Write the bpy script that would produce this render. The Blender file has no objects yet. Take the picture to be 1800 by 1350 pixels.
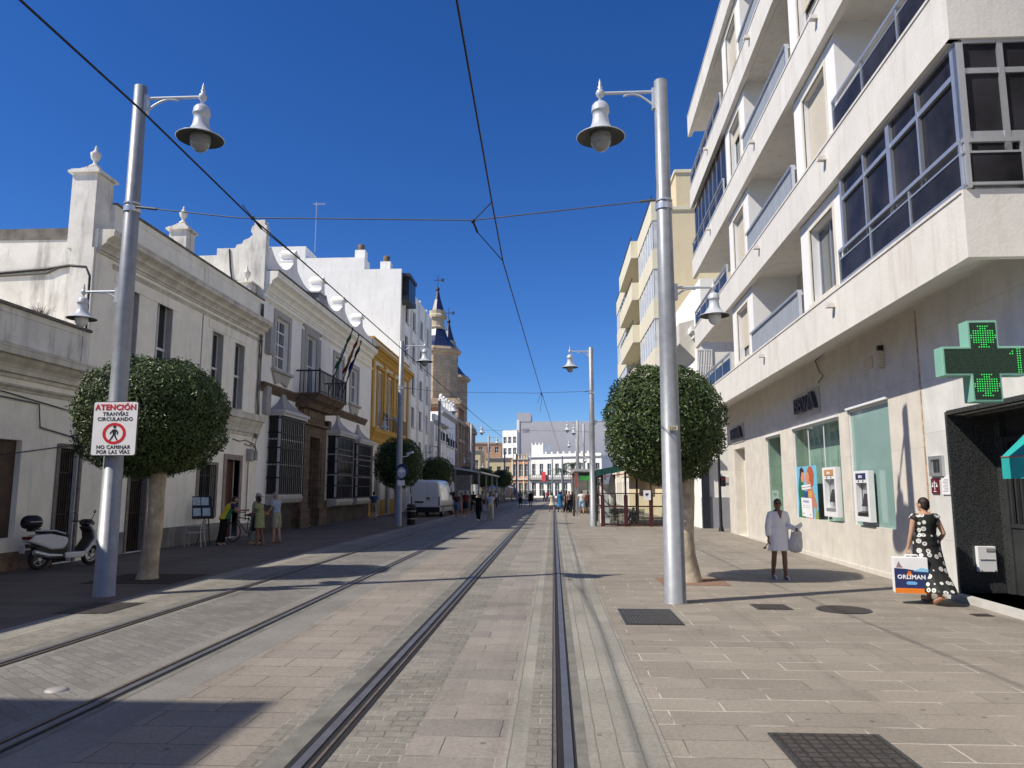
import bpy, bmesh, math, random
from mathutils import Vector, Matrix
R_=math.radians
random.seed(7)
S=bpy.context.scene
# ---------------- camera, sky, sun, exposure ----------------
cam=bpy.data.cameras.new('camera'); CAM=bpy.data.objects.new('camera',cam); S.collection.objects.link(CAM)
cam.sensor_width=36; cam.lens=26.4; cam.clip_end=3000; cam.clip_start=.05
CAM.location=(0,0,1.83); CAM.rotation_euler=(R_(90+7.98),0,R_(3.13)); S.camera=CAM
SUN=Vector((-.86,-.41,1)).normalized()
W=bpy.data.worlds.new('World'); S.world=W; W.use_nodes=True
nt=W.node_tree; bg=nt.nodes['Background']; sk=nt.nodes.new('ShaderNodeTexSky'); sk.sky_type='NISHITA'
sk.sun_disc=False; sk.sun_elevation=math.asin(SUN.z); sk.sun_rotation=math.atan2(SUN.x,SUN.y)
sk.air_density=1.0; sk.dust_density=0; sk.ozone_density=10; sk.altitude=700
hs=nt.nodes.new('ShaderNodeHueSaturation'); hs.inputs['Saturation'].default_value=1.15; hs.inputs['Hue'].default_value=.51; nt.links.new(sk.outputs[0],hs.inputs['Color']); nt.links.new(hs.outputs[0],bg.inputs[0]); bg.inputs[1].default_value=.107
sl=bpy.data.lights.new('sun','SUN'); sl.energy=5.0; sl.angle=R_(.53); sl.color=(1,.925,.8)
so=bpy.data.objects.new('sun',sl); S.collection.objects.link(so); so.rotation_euler=SUN.to_track_quat('Z','Y').to_euler()
S.view_settings.view_transform='Standard'; S.view_settings.look='None'; S.view_settings.exposure=.24; S.view_settings.gamma=1
S.cycles.max_bounces=6; S.cycles.diffuse_bounces=4; S.cycles.glossy_bounces=3; S.cycles.transmission_bounces=4; S.cycles.transparent_max_bounces=8

# ---------------- materials ----------------
def _m(name):
    m=bpy.data.materials.new(name); m.use_nodes=True; n=m.node_tree
    return m,n,n.nodes['Principled BSDF']
def rgb(c): return (c[0],c[1],c[2],1)
def mx(n,fac,a,b,typ='MIX'):
    x=n.nodes.new('ShaderNodeMix'); x.data_type='RGBA'; x.blend_type=typ
    for s,v in ((0,fac),(6,a),(7,b)):
        if hasattr(v,'is_linked') or hasattr(v,'links'): n.links.new(v,x.inputs[s])
        else: x.inputs[s].default_value=v if s==0 else rgb(v)
    return x.outputs[2]
def noise(n,vec,scale,detail=4,rough=.55):
    t=n.nodes.new('ShaderNodeTexNoise'); t.inputs['Scale'].default_value=scale; t.inputs['Detail'].default_value=detail; t.inputs['Roughness'].default_value=rough
    n.links.new(vec,t.inputs['Vector']); return t.outputs['Fac']
def ramp(n,f,a,b):
    r=n.nodes.new('ShaderNodeMapRange'); r.inputs[1].default_value=a; r.inputs[2].default_value=b; n.links.new(f,r.inputs[0]); return r.outputs[0]
def mapping(n,vec,scale=(1,1,1),rot=(0,0,0),loc=(0,0,0)):
    m=n.nodes.new('ShaderNodeMapping'); m.inputs['Scale'].default_value=scale; m.inputs['Rotation'].default_value=rot; m.inputs['Location'].default_value=loc
    n.links.new(vec,m.inputs['Vector']); return m.outputs[0]
def obco(n): return n.nodes.new('ShaderNodeTexCoord').outputs['Object']
def swz(n,vec,plane):
    s=n.nodes.new('ShaderNodeSeparateXYZ'); c=n.nodes.new('ShaderNodeCombineXYZ'); n.links.new(vec,s.inputs[0])
    for i,ch in enumerate(plane): n.links.new(s.outputs['xyz'.index(ch)],c.inputs[i])
    return c.outputs[0]
def M(name,col,rough=.6,metal=0,var=.12,scale=3,bump=0,bscale=40,spec=.4,streak=0,scol=(.12,.11,.1),sth=(.52,.7),grime=0,emit=0,brick=None,coat=0):
    """brick=(plane,width,row,mortar,mortarcol,tint)"""
    m,n,b=_m(name); v=obco(n)
    f=noise(n,v,scale); c=mx(n,ramp(n,f,.3,.7),[x*(1-var) for x in col],[min(1,x*(1+var)) for x in col])
    bf=None
    if brick:
        bt=n.nodes.new('ShaderNodeTexBrick'); n.links.new(swz(n,v,brick[0]),bt.inputs['Vector'])
        bt.offset=0 if brick[0]=='xyz' else .5; bt.inputs['Brick Width'].default_value=brick[1]; bt.inputs['Row Height'].default_value=brick[2]; bt.inputs['Scale'].default_value=1
        bt.inputs['Mortar Size'].default_value=brick[3]; bt.inputs['Mortar Smooth'].default_value=.2; bt.inputs['Bias'].default_value=0
        t=brick[5]; bt.inputs['Color1'].default_value=(1-t,1-t,1-t,1); bt.inputs['Color2'].default_value=(1,1,1,1); bt.inputs['Mortar'].default_value=(1,1,1,1)
        c=mx(n,1.0,c,bt.outputs['Color'],'MULTIPLY'); c=mx(n,bt.outputs['Fac'],c,brick[4]); bf=bt.outputs['Fac']
    if streak:
        v2=mapping(n,v,(2.2,2.2,.3)); s=ramp(n,noise(n,v2,1.6,6,.65),sth[0],sth[1])
        q=n.nodes.new('ShaderNodeMath'); q.operation='MULTIPLY'; q.inputs[1].default_value=streak; n.links.new(s,q.inputs[0]); c=mx(n,q.outputs[0],c,scol)
    if grime:
        s=ramp(n,noise(n,v,.9,8,.7),.5,.75); q=n.nodes.new('ShaderNodeMath'); q.operation='MULTIPLY'; q.inputs[1].default_value=grime; n.links.new(s,q.inputs[0]); c=mx(n,q.outputs[0],c,scol)
    n.links.new(c,b.inputs['Base Color']); b.inputs['Roughness'].default_value=rough; b.inputs['Metallic'].default_value=metal; b.inputs['Specular IOR Level'].default_value=spec
    if coat: b.inputs['Coat Weight'].default_value=coat; b.inputs['Coat Roughness'].default_value=.03
    if emit: b.inputs['Emission Color'].default_value=rgb(col); b.inputs['Emission Strength'].default_value=emit
    if bump or bf:
        bp=n.nodes.new('ShaderNodeBump'); bp.inputs['Strength'].default_value=max(bump,.25 if bf else 0); bp.inputs['Distance'].default_value=.02
        h=noise(n,v,bscale,5)
        if bf:
            q=n.nodes.new('ShaderNodeMath'); q.operation='SUBTRACT'; n.links.new(h,q.inputs[0]); n.links.new(bf,q.inputs[1]); h=q.outputs[0]
        n.links.new(h,bp.inputs['Height']); n.links.new(bp.outputs[0],b.inputs['Normal'])
    return m
def paving(name,c1,c2,mort,w,row,ms,rot=0,grain=.25,dirt=.35,bump=.35,joint2=None,rough=.75,offs=.5):
    m,n,b=_m(name); v=obco(n); vv=mapping(n,v,(1,1,1),(0,0,rot))
    # wobble so joints are not ruler straight
    bt=n.nodes.new('ShaderNodeTexBrick'); wob=n.nodes.new('ShaderNodeTexNoise'); wob.inputs['Scale'].default_value=2.5/max(w,.3); n.links.new(v,wob.inputs['Vector'])
    va=n.nodes.new('ShaderNodeVectorMath'); va.operation='MULTIPLY_ADD'; n.links.new(wob.outputs['Color'],va.inputs[0]); va.inputs[1].default_value=(.02,.02,0) if w>.3 else (.035,.035,0); n.links.new(vv,va.inputs[2])
    n.links.new(va.outputs[0],bt.inputs['Vector'])
    bt.offset=offs; bt.inputs['Scale'].default_value=1; bt.inputs['Brick Width'].default_value=w; bt.inputs['Row Height'].default_value=row; bt.inputs['Mortar Size'].default_value=ms; bt.inputs['Mortar Smooth'].default_value=.3
    bt.inputs['Color1'].default_value=rgb(c1); bt.inputs['Color2'].default_value=rgb(c2); bt.inputs['Mortar'].default_value=rgb(c1); bt.inputs['Bias'].default_value=0
    c=bt.outputs['Color']
    c=mx(n,ramp(n,noise(n,v,90,3,.7),.3,.7),mx(n,1.0,c,(1-grain,)*3,'MULTIPLY'),c); c=mx(n,ramp(n,noise(n,v,24,4,.7),.38,.62),mx(n,1.0,c,(.84,.83,.82),'MULTIPLY'),c)
    c=mx(n,ramp(n,noise(n,v,.55,7,.6),.42,.72),c,mx(n,1.0,c,(1-dirt,1-dirt*1.03,1-dirt*1.1),'MULTIPLY'))
    c=mx(n,ramp(n,noise(n,v,7,4,.6),.68,.8),c,mx(n,1.0,c,(.72,.7,.7),'MULTIPLY'))
    vo=n.nodes.new('ShaderNodeTexVoronoi'); vo.inputs['Scale'].default_value=2.6; n.links.new(v,vo.inputs['Vector']); c=mx(n,ramp(n,vo.outputs['Distance'],.075,.05),c,mx(n,1.0,c,(.55,.53,.52),'MULTIPLY'))
    vs=mapping(n,v,(1.6,.05,1)); c=mx(n,ramp(n,noise(n,vs,1.2,5,.6),.56,.72),c,mx(n,1.0,c,(.78,.77,.77),'MULTIPLY'))
    j=mort if joint2 is None else mx(n,ramp(n,noise(n,v,1.3,2),.45,.55),mort,joint2)
    c=mx(n,bt.outputs['Fac'],c,j)
    n.links.new(c,b.inputs['Base Color']); b.inputs['Roughness'].default_value=rough; b.inputs['Specular IOR Level'].default_value=.3
    bp=n.nodes.new('ShaderNodeBump'); bp.inputs['Strength'].default_value=bump; bp.inputs['Distance'].default_value=.015
    h=noise(n,v,28 if w>.3 else 18,6,.7); q=n.nodes.new('ShaderNodeMath'); q.operation='SUBTRACT'; n.links.new(h,q.inputs[0]); n.links.new(bt.outputs['Fac'],q.inputs[1])
    n.links.new(q.outputs[0],bp.inputs['Height']); n.links.new(bp.outputs[0],b.inputs['Normal'])
    return m
def dots(name,base,dot,scale,r):
    m,n,b=_m(name); v=obco(n); t=n.nodes.new('ShaderNodeTexVoronoi'); t.inputs['Scale'].default_value=scale; t.inputs['Randomness'].default_value=.45; n.links.new(v,t.inputs['Vector'])
    a=ramp(n,t.outputs['Distance'],r+.03,r); k=ramp(n,t.outputs['Distance'],r*.42,r*.5); k2=ramp(n,t.outputs['Distance'],r*.62,r*.55)
    q=n.nodes.new('ShaderNodeMath'); q.operation='MULTIPLY'; n.links.new(k,q.inputs[0]); n.links.new(k2,q.inputs[1])
    c=mx(n,a,base,dot); c=mx(n,q.outputs[0],c,base); n.links.new(c,b.inputs['Base Color']); b.inputs['Roughness'].default_value=.75
    return m
def cloth(col,name='cloth'): return M(name,col,.85,var=.15,scale=14,bump=.25,bscale=22,spec=.15)

PLASTER=M('shade_warmed_plaster',(.9,.865,.745),.85,var=.06,scale=1.6,bump=.25,bscale=9,grime=.18,streak=.5,scol=(.3,.285,.26),sth=(.55,.85),spec=.2)  # warmth and lift in this colour offset the blue shade on street fronts
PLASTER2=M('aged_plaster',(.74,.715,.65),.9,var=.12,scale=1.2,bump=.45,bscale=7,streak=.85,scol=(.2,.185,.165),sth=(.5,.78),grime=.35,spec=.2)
PLASTERW=M('bright_white_render',(.89,.875,.82),.85,var=.05,scale=.8,bump=.3,bscale=5,streak=.3,scol=(.5,.48,.44),spec=.2)
GREYTRIM=M('grey_painted_trim',(.42,.405,.37),.8,var=.1,scale=4,spec=.2)
CORNICE=M('weathered_cornice',(.62,.59,.51),.9,var=.2,scale=2,bump=.3,bscale=14,streak=.5,scol=(.2,.185,.16),sth=(.5,.85),grime=.3,spec=.2)
MOSS=M('sooty_wall_coping',(.17,.155,.135),.95,var=.4,scale=3,bump=.5,bscale=20)
BROWNSTONE=M('brown_carved_sandstone',(.155,.11,.075),.9,var=.35,scale=3.5,bump=.7,bscale=14,brick=('yzx',.55,.38,.012,(.05,.04,.03),.25))
DADO=M('dark_stone_dado',(.06,.052,.047),.85,var=.35,scale=2,bump=.3,bscale=15)
GREYDADO=M('grey_marble_dado',(.24,.225,.205),.6,var=.3,scale=1.4,streak=.6,scol=(.1,.09,.08),brick=('yzx',.32,2,.006,(.12,.11,.1),.25))
OCHRE=M('ochre_painted_trim',(.5,.29,.045),.8,var=.12,scale=3,streak=.4,scol=(.25,.15,.04))
CREAMW=M('cream_plaster',(.66,.62,.53),.85,var=.06,scale=2,bump=.2,bscale=9,streak=.3,scol=(.4,.36,.3))
LIME=M('cream_limestone_cladding',(.62,.585,.52),.6,var=.09,scale=2.5,bump=.08,bscale=30,streak=.45,scol=(.4,.33,.22),sth=(.55,.85),brick=('yzx',1.6,1.3,.004,(.45,.4,.32),.06))
MARBLE=M('pale_grey_marble',(.66,.655,.63),.35,var=.1,scale=2.2,streak=.5,scol=(.42,.42,.4),sth=(.5,.8),brick=('yzx',1.15,.95,.004,(.42,.4,.37),.1))
FASCIA=M('cream_white_fascia',(.68,.655,.605),.75,var=.05,scale=2,bump=.06,bscale=20,streak=.65,scol=(.42,.36,.28),sth=(.52,.84),brick=('yzx',1.25,9,.005,(.55,.5,.42),.05))
WHITEWALL=M('white_balcony_wall',(.76,.755,.74),.8,var=.03,scale=2,bump=.1,bscale=14,spec=.25)
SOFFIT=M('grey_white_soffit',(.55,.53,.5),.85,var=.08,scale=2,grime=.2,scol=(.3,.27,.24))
GRANITE=M('polished_black_granite',(.038,.042,.042),.2,var=.85,scale=45,spec=.6)
STEEL=M('galvanised_grey_paint',(.27,.285,.305),.45,.3,var=.12,scale=6,streak=.45,scol=(.16,.165,.165),grime=.25)
LAMPGREY=M('light_grey_lamp_enamel',(.5,.53,.56),.35,.1,var=.04,scale=8)
LAMPIN=M('dark_lamp_underside',(.05,.055,.05),.6,var=.1)
ALU=M('aluminium',(.55,.57,.59),.35,.7,var=.06,scale=10)
WHITEMET=M('white_lacquered_metal',(.72,.73,.74),.4,var=.04)
BLACKMET=M('black_wrought_iron',(.018,.018,.02),.5,.2,var=.2)
DARKMET=M('dark_grey_metal',(.05,.052,.055),.45,.3,var=.2)
RUBBER=M('black_rubber',(.014,.014,.015),.75,var=.2)
def glass(name,col,rough=.04,spec=.6):
    return M(name,col,rough,var=.25,scale=.7,spec=spec,coat=.3)
GLASS=glass('dark_window_glass',(.022,.028,.034))
GLASSB=M('dark_tinted_balcony_glass',(.028,.027,.031),.08,var=.6,scale=1.1,spec=.07)
GLASSG=glass('grey_window_glass',(.09,.1,.1),.08)
TEAL=M('frosted_teal_glass',(.23,.36,.335),.12,var=.06,scale=.8,spec=.5,coat=.5)
def facing(n):
    # Schlick reflectance that is the same from both sides of a single pane
    g=n.nodes.new('ShaderNodeNewGeometry'); d=n.nodes.new('ShaderNodeVectorMath'); d.operation='DOT_PRODUCT'; n.links.new(g.outputs['Normal'],d.inputs[0]); n.links.new(g.outputs['Incoming'],d.inputs[1])
    def mt(op,a,b=None):
        q=n.nodes.new('ShaderNodeMath'); q.operation=op
        for i,v in enumerate((a,b)):
            if v is None: continue
            if hasattr(v,'links'): n.links.new(v,q.inputs[i])
            else: q.inputs[i].default_value=v
        return q.outputs[0]
    return mt('MULTIPLY_ADD',mt('POWER',mt('SUBTRACT',1.0,mt('ABSOLUTE',d.outputs['Value'])),4.0),.75) if False else mt('ADD',mt('MULTIPLY',mt('POWER',mt('SUBTRACT',1.0,mt('ABSOLUTE',d.outputs['Value'])),4.5),.8),.045)
def clearglass():
    m,n,b=_m('clear_screen_glass'); b.inputs['Base Color'].default_value=(.85,.9,.9,1); b.inputs['Roughness'].default_value=.03
    t=n.nodes.new('ShaderNodeBsdfTransparent'); x=n.nodes.new('ShaderNodeMixShader'); fr=facing(n)
    g=n.nodes.new('ShaderNodeBsdfGlossy'); g.inputs['Roughness'].default_value=.03
    t.inputs[0].default_value=(.82,.86,.86,1); n.links.new(fr,x.inputs[0]); n.links.new(t.outputs[0],x.inputs[1]); n.links.new(g.outputs[0],x.inputs[2])
    n.links.new(x.outputs[0],n.nodes['Material Output'].inputs[0]); return m
CLEAR=clearglass()
def tealglass():
    m,n,b=_m('clear_green_tinted_glass'); t=n.nodes.new('ShaderNodeBsdfTransparent'); x=n.nodes.new('ShaderNodeMixShader'); fr=facing(n)
    g=n.nodes.new('ShaderNodeBsdfGlossy'); g.inputs['Roughness'].default_value=.02; g.inputs[0].default_value=(.9,1,.97,1)
    t.inputs[0].default_value=(.6,.78,.735,1); n.links.new(fr,x.inputs[0]); n.links.new(t.outputs[0],x.inputs[1]); n.links.new(g.outputs[0],x.inputs[2])
    n.links.new(x.outputs[0],n.nodes['Material Output'].inputs[0]); return m
TEALCLEAR=tealglass()
def bulb():
    m,n,b=_m('lamp_globe_glass'); b.inputs['Base Color'].default_value=(.8,.82,.82,1); b.inputs['Roughness'].default_value=.12
    b.inputs['Transmission Weight'].default_value=.75; b.inputs['IOR'].default_value=1.25; return m
BULB=bulb()
SHUT=M('beige_roller_shutter',(.6,.54,.44),.6,var=.04,brick=('yzx',40,.055,.006,(.3,.26,.2),.03))
FLUTE=M('grey_fluted_railing_panel',(.4,.43,.46),.5,.2,var=.06,brick=('yzx',.14,9,.02,(.25,.27,.3),.1))
WOODD=M('dark_brown_wood',(.05,.028,.016),.6,var=.3,scale=6,streak=.5,scol=(.02,.012,.008))
BROWNP=M('brown_painted_panel',(.075,.05,.032),.7,var=.25,scale=5,grime=.3,scol=(.2,.16,.12))
PINKST=M('pinkish_stone_surround',(.3,.235,.21),.8,var=.2,scale=5)
BARK=M('pale_smooth_bark',(.42,.36,.275),.85,var=.35,scale=5,bump=.7,bscale=12,streak=.6,scol=(.13,.1,.07),sth=(.45,.7))
def leafmat(name,c1,c2):
    m,n,b=_m(name); g=n.nodes.new('ShaderNodeNewGeometry'); v=obco(n)
    c=mx(n,g.outputs['Random Per Island'],c1,c2); c=mx(n,ramp(n,noise(n,v,2.2,2),.35,.7),mx(n,1.0,c,(.6,.62,.6),'MULTIPLY'),c)
    n.links.new(c,b.inputs['Base Color']); b.inputs['Roughness'].default_value=.42; b.inputs['Specular IOR Level'].default_value=.35
    b.inputs['Subsurface Weight'].default_value=0; return m
LEAF=leafmat('glossy_ficus_leaf',(.03,.058,.014),(.095,.15,.036))
PALML=leafmat('palm_frond',(.03,.06,.02),(.07,.11,.04))
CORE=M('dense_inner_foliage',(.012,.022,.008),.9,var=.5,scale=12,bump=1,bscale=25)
SKIN=M('light_tan_skin',(.42,.25,.17),.55,var=.06,scale=8,spec=.35)
SKIND=M('tanned_brown_skin',(.2,.1,.06),.5,var=.08,scale=8,spec=.35)
HAIRB=M('dark_brown_hair',(.02,.012,.009),.55,var=.4,scale=40,bump=.4,bscale=60)
HAIRG=M('grey_hair',(.3,.29,.28),.6,var=.3,scale=40,bump=.4,bscale=60)
WHITE=M('white_matt',(.75,.75,.76),.6,var=.04)
BLACK=M('black_plastic',(.015,.015,.017),.45,var=.15)
RED=M('sign_red',(.55,.015,.025),.5,var=.04)
WPAINT=M('white_vehicle_paint',(.62,.64,.66),.25,var=.03,scale=3,coat=.5,grime=.12,scol=(.4,.39,.37))
NAVY=M('navy_blue',(.02,.03,.11),.6,var=.15)
GREEN=M('green_cloth',(.02,.18,.06),.8,var=.12); YELL=M('yellow_high_visibility_cloth',(.55,.45,.03),.8,var=.1)
ORNG=M('orange_print',(.75,.2,.015),.6,var=.03)
CYAN=M('turquoise_awning_cloth',(.015,.33,.31),.8,var=.08,scale=6)
DKGREEN=M('dark_green_awning_cloth',(.008,.06,.05),.8,var=.15)
MAROON=M('dark_red_painted_metal',(.06,.014,.014),.5,var=.15)
BLUEROOF=M('glazed_blue_roof_tile',(.02,.028,.08),.3,var=.3,scale=8,brick=('xzy',.3,.25,.02,(.02,.03,.08),.3))
CHSTONE=M('church_sandstone',(.5,.385,.255),.9,var=.2,scale=.7,bump=.4,bscale=4,streak=.5,scol=(.16,.12,.08),brick=('xzy',1.1,.5,.02,(.27,.2,.13),.15))
CHBRICK=M('church_red_brick',(.42,.2,.115),.9,var=.2,scale=.6,streak=.4,scol=(.2,.1,.06),brick=('xzy',.5,.16,.02,(.3,.18,.12),.25))
BEIGE=M('yellow_beige_render',(.66,.56,.36),.85,var=.05,scale=.7,bump=.1,bscale=5,streak=.3,scol=(.5,.42,.28))
CREAMF=M('pale_cream_render',(.68,.63,.48),.85,var=.05,scale=.7,streak=.2,scol=(.5,.45,.34))
FARWHITE=M('far_white_render',(.88,.86,.8),.85,var=.04,scale=.4,streak=.2,scol=(.55,.55,.56))
FARDIMMED=M('far_white_render_dimmed',(.47,.47,.49),.85,var=.05,scale=.2,streak=.2,scol=(.4,.4,.42))  # lilac grey puts the dimmer light on the white block's side into colour
FARORANGE=M('salmon_orange_render',(.62,.3,.17),.85,var=.06,scale=.6)
FARTAN=M('tan_brick',(.45,.27,.17),.9,var=.12,scale=.6)
CONC=M('pale_concrete_sheet',(.5,.49,.46),.85,var=.1,scale=3,grime=.2,scol=(.3,.28,.25))
IRONCOVER=M('cast_iron_cover',(.07,.06,.055),.6,.3,var=.35,scale=9,bump=.5,bscale=60,brick=('xyz',.09,.09,.012,(.03,.026,.024),.1))
IRONCOVER2=M('ribbed_iron_cover',(.085,.08,.075),.55,.3,var=.25,scale=9,brick=('xyz',.045,9,.012,(.03,.028,.027),.1))
LED=M('green_led',(.03,.6,.09),.5,var=0,emit=.6)
CROSSFACE=M('dark_green_display',(.004,.03,.014),.25,var=.3,scale=20,brick=('xzy',.05,.05,.006,(.003,.018,.01),.1))
CROSSBOX=M('mint_green_metal',(.2,.42,.33),.4,var=.05)

# ---------------- mesh helpers ----------------
ORG={}
def lnk(o): S.collection.objects.link(o); return o
def tag(o,label=None,cat=None,group=None,kind=None):
    if label: o['label']=label
    if cat: o['category']=cat
    if group: o['group']=group
    if kind: o['kind']=kind
    return o
def thing(name,label,cat,loc=(0,0,0),rz=0,group=None,local=False):
    o=lnk(bpy.data.objects.new(name,None)); o.empty_display_size=.2
    o.location=loc; o.rotation_euler=(0,0,rz); tag(o,label,cat,group)
    ORG[o]=Vector((0,0,0)) if local else Vector(loc); return o
def ident(a,b,c): return (a,b,c)
def fL(u,d,z): return (-12.3+d,u,z)
def fR(u,d,z): return (6.376+.0344*u-d,u,z)
class MB:
    def __init__(s,f=ident): s.v=[]; s.fc=[]; s.mi=[]; s.sm=[]; s.f=f; s.m=0; s.s=False
    def add(s,vs,fs,smooth=None):
        o=len(s.v); s.v+= [s.f(*p) for p in vs]
        for q in fs: s.fc.append([o+i for i in q]); s.mi.append(s.m); s.sm.append(s.s if smooth is None else smooth)
    def quad(s,a,b,c,d): s.add([a,b,c,d],[(0,1,2,3)])
    def box(s,a0,a1,b0,b1,c0,c1):
        s.add([(a0,b0,c0),(a1,b0,c0),(a1,b1,c0),(a0,b1,c0),(a0,b0,c1),(a1,b0,c1),(a1,b1,c1),(a0,b1,c1)],[(0,3,2,1),(4,5,6,7),(0,1,5,4),(1,2,6,5),(2,3,7,6),(3,0,4,7)])
    def prism(s,poly,axis,t0,t1):
        """poly 2d in the two other axes (in order), extruded along axis 0/1/2"""
        n=len(poly)
        def P(p,t): return (t,p[0],p[1]) if axis==0 else (p[0],t,p[1]) if axis==1 else (p[0],p[1],t)
        s.add([P(p,t0) for p in poly]+[P(p,t1) for p in poly],[tuple(range(n))[::-1],tuple(range(n,2*n))]+[(i,(i+1)%n,n+(i+1)%n,n+i) for i in range(n)])
    def tube(s,pts,r,n=8,cap=True,smooth=True):
        pts=[Vector(p) for p in pts]; k=len(pts)
        if not isinstance(r,(list,tuple)): r=[r]*k
        vs=[]; up=None
        for i,p in enumerate(pts):
            t=(pts[min(i+1,k-1)]-pts[max(i-1,0)])
            t=t.normalized() if t.length>1e-9 else Vector((0,0,1))
            if up is None: up=Vector((1,0,0)) if abs(t.x)<.8 else Vector((0,1,0))
            a=t.cross(up).normalized(); up=a.cross(t).normalized()
            rr=r[i] if isinstance(r[i],(tuple,list)) else (r[i],r[i])
            for j in range(n):
                w=2*math.pi*j/n; q=p+up*math.cos(w)*rr[0]+a*math.sin(w)*rr[1]; vs.append(tuple(q))
        fs=[(i*n+j,i*n+(j+1)%n,(i+1)*n+(j+1)%n,(i+1)*n+j) for i in range(k-1) for j in range(n)]
        s.add(vs,fs,smooth)
        if cap: s.add(vs[:n],[tuple(range(n))[::-1]],False); s.add(vs[-n:],[tuple(range(n))],False)
    def rings(s,rs,n=20,cap=True,smooth=True,wob=None):
        """rs: list of (cx,cy,z,rx,ry)"""
        vs=[]
        for i,(cx,cy,z,rx,ry) in enumerate(rs):
            for j in range(n):
                w=2*math.pi*j/n; k=1+(wob(i,w) if wob else 0); vs.append((cx+rx*k*math.cos(w),cy+ry*k*math.sin(w),z))
        k=len(rs)
        s.add(vs,[(i*n+j,i*n+(j+1)%n,(i+1)*n+(j+1)%n,(i+1)*n+j) for i in range(k-1) for j in range(n)],smooth)
        if cap: s.add(vs[:n],[tuple(range(n))[::-1]],False); s.add(vs[-n:],[tuple(range(n))],False)
    def lathe(s,prof,c=(0,0,0),n=20,smooth=True,cap=True): s.rings([(c[0],c[1],c[2]+z,r,r) for r,z in prof],n,cap,smooth)
    def ell(s,c,r,n=12,k=8,m=None):
        rs=[]
        for i in range(k+1):
            a=-math.pi/2+math.pi*i/k; q=max(math.cos(a),.02); rs.append((c[0],c[1],c[2]+r[2]*math.sin(a),r[0]*q,r[1]*q))
        if m is None: s.rings(rs,n)
        else:
            b=MB(); b.rings([(x-c[0],y-c[1],z-c[2],p,q) for x,y,z,p,q in rs],n)
            s.add([tuple(Vector(c)+m@Vector(p)) for p in b.v],b.fc,True)
    def wall(s,u0,u1,z0,z1,holes=(),d=0,dep=.25,edges=True):
        us=sorted({u0,u1}|{h[0] for h in holes}|{h[1] for h in holes}); zs=sorted({z0,z1}|{h[2] for h in holes}|{h[3] for h in holes})
        for i in range(len(us)-1):
            for j in range(len(zs)-1):
                a,b,c,e=us[i],us[i+1],zs[j],zs[j+1]; mu,mz=(a+b)/2,(c+e)/2
                if any(h[0]<mu<h[1] and h[2]<mz<h[3] for h in holes): continue
                s.quad((a,d,c),(b,d,c),(b,d,e),(a,d,e))
        rr=[(h[0],h[1],h[2],h[3]) for h in holes]+([(u0,u1,z0,z1)] if edges else [])
        for a,b,c,e in rr:
            for p,q in (((a,c),(b,c)),((b,c),(b,e)),((b,e),(a,e)),((a,e),(a,c))):
                s.quad((p[0],d,p[1]),(q[0],d,q[1]),(q[0],d-dep,q[1]),(p[0],d-dep,p[1]))
    def text(s,txt,size,P,X,Y,ext=.01,bold=0,align='CENTER',flip=1):
        cu=bpy.data.curves.new('t','FONT'); cu.body=txt; cu.size=size; cu.extrude=ext*.5; cu.bevel_depth=bold; cu.bevel_resolution=0; cu.space_character=1.1 if bold else 1.0; cu.align_x=align; cu.resolution_u=3
        o=lnk(bpy.data.objects.new('t',cu)); dg=bpy.context.evaluated_depsgraph_get(); me=bpy.data.meshes.new_from_object(o.evaluated_get(dg))
        X=Vector(X); Y=Vector(Y); Z=X.cross(Y); P=Vector(P)
        vs=[tuple(P+X*v.co.x+Y*v.co.y+Z*v.co.z) for v in me.vertices]; fs=[tuple(p.vertices) for p in me.polygons]
        f=s.f; s.f=ident; s.add(vs,fs,False); s.f=f
        bpy.data.objects.remove(o); bpy.data.curves.remove(cu); bpy.data.meshes.remove(me)
    def build(s,name,mat,parent=None,loc=None,bevel=0,sub=0,remesh=0,smooth_it=0,weld=False,recalc=True):
        me=bpy.data.meshes.new(name); org=ORG[parent] if parent is not None else Vector(loc or (0,0,0))
        me.from_pydata([tuple(Vector(p)-org) for p in s.v],[],s.fc)
        mats=mat if isinstance(mat,(list,tuple)) else [mat]
        for m in mats: me.materials.append(m)
        for p,mi,sm in zip(me.polygons,s.mi,s.sm): p.material_index=mi; p.use_smooth=sm
        if recalc or weld:
            b=bmesh.new(); b.from_mesh(me)
            if weld: bmesh.ops.remove_doubles(b,verts=b.verts,dist=1e-4)
            bmesh.ops.recalc_face_normals(b,faces=b.faces); b.to_mesh(me); b.free()
        o=lnk(bpy.data.objects.new(name,me))
        if bevel or sub or remesh:
            if remesh:
                r=o.modifiers.new('r','REMESH'); r.mode='VOXEL'; r.voxel_size=remesh; r.use_smooth_shade=True
                if smooth_it: q=o.modifiers.new('s','SMOOTH'); q.iterations=smooth_it; q.factor=.5
            if sub: q=o.modifiers.new('u','SUBSURF'); q.levels=sub; q.render_levels=sub
            if bevel: q=o.modifiers.new('b','BEVEL'); q.width=bevel; q.segments=2; q.limit_method='ANGLE'
            dg=bpy.context.evaluated_depsgraph_get(); m2=bpy.data.meshes.new_from_object(o.evaluated_get(dg)); o.modifiers.clear(); o.data=m2; bpy.data.meshes.remove(me); m2.name=name
        if parent is not None: o.parent=parent; ORG[o]=org
        else: o.location=org; ORG[o]=org
        return o
def copytree(r,loc,rz,label,group=None,parent=None,scale=None):
    c=lnk(r.copy())
    if parent is None:
        c.location=loc; c.rotation_euler=(0,0,rz)
        if scale: c.scale=scale
        c['label']=label
        if group: c['group']=group
    else: c.parent=parent
    for k in list(r.children): copytree(k,None,None,None,None,c)
    return c
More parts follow.
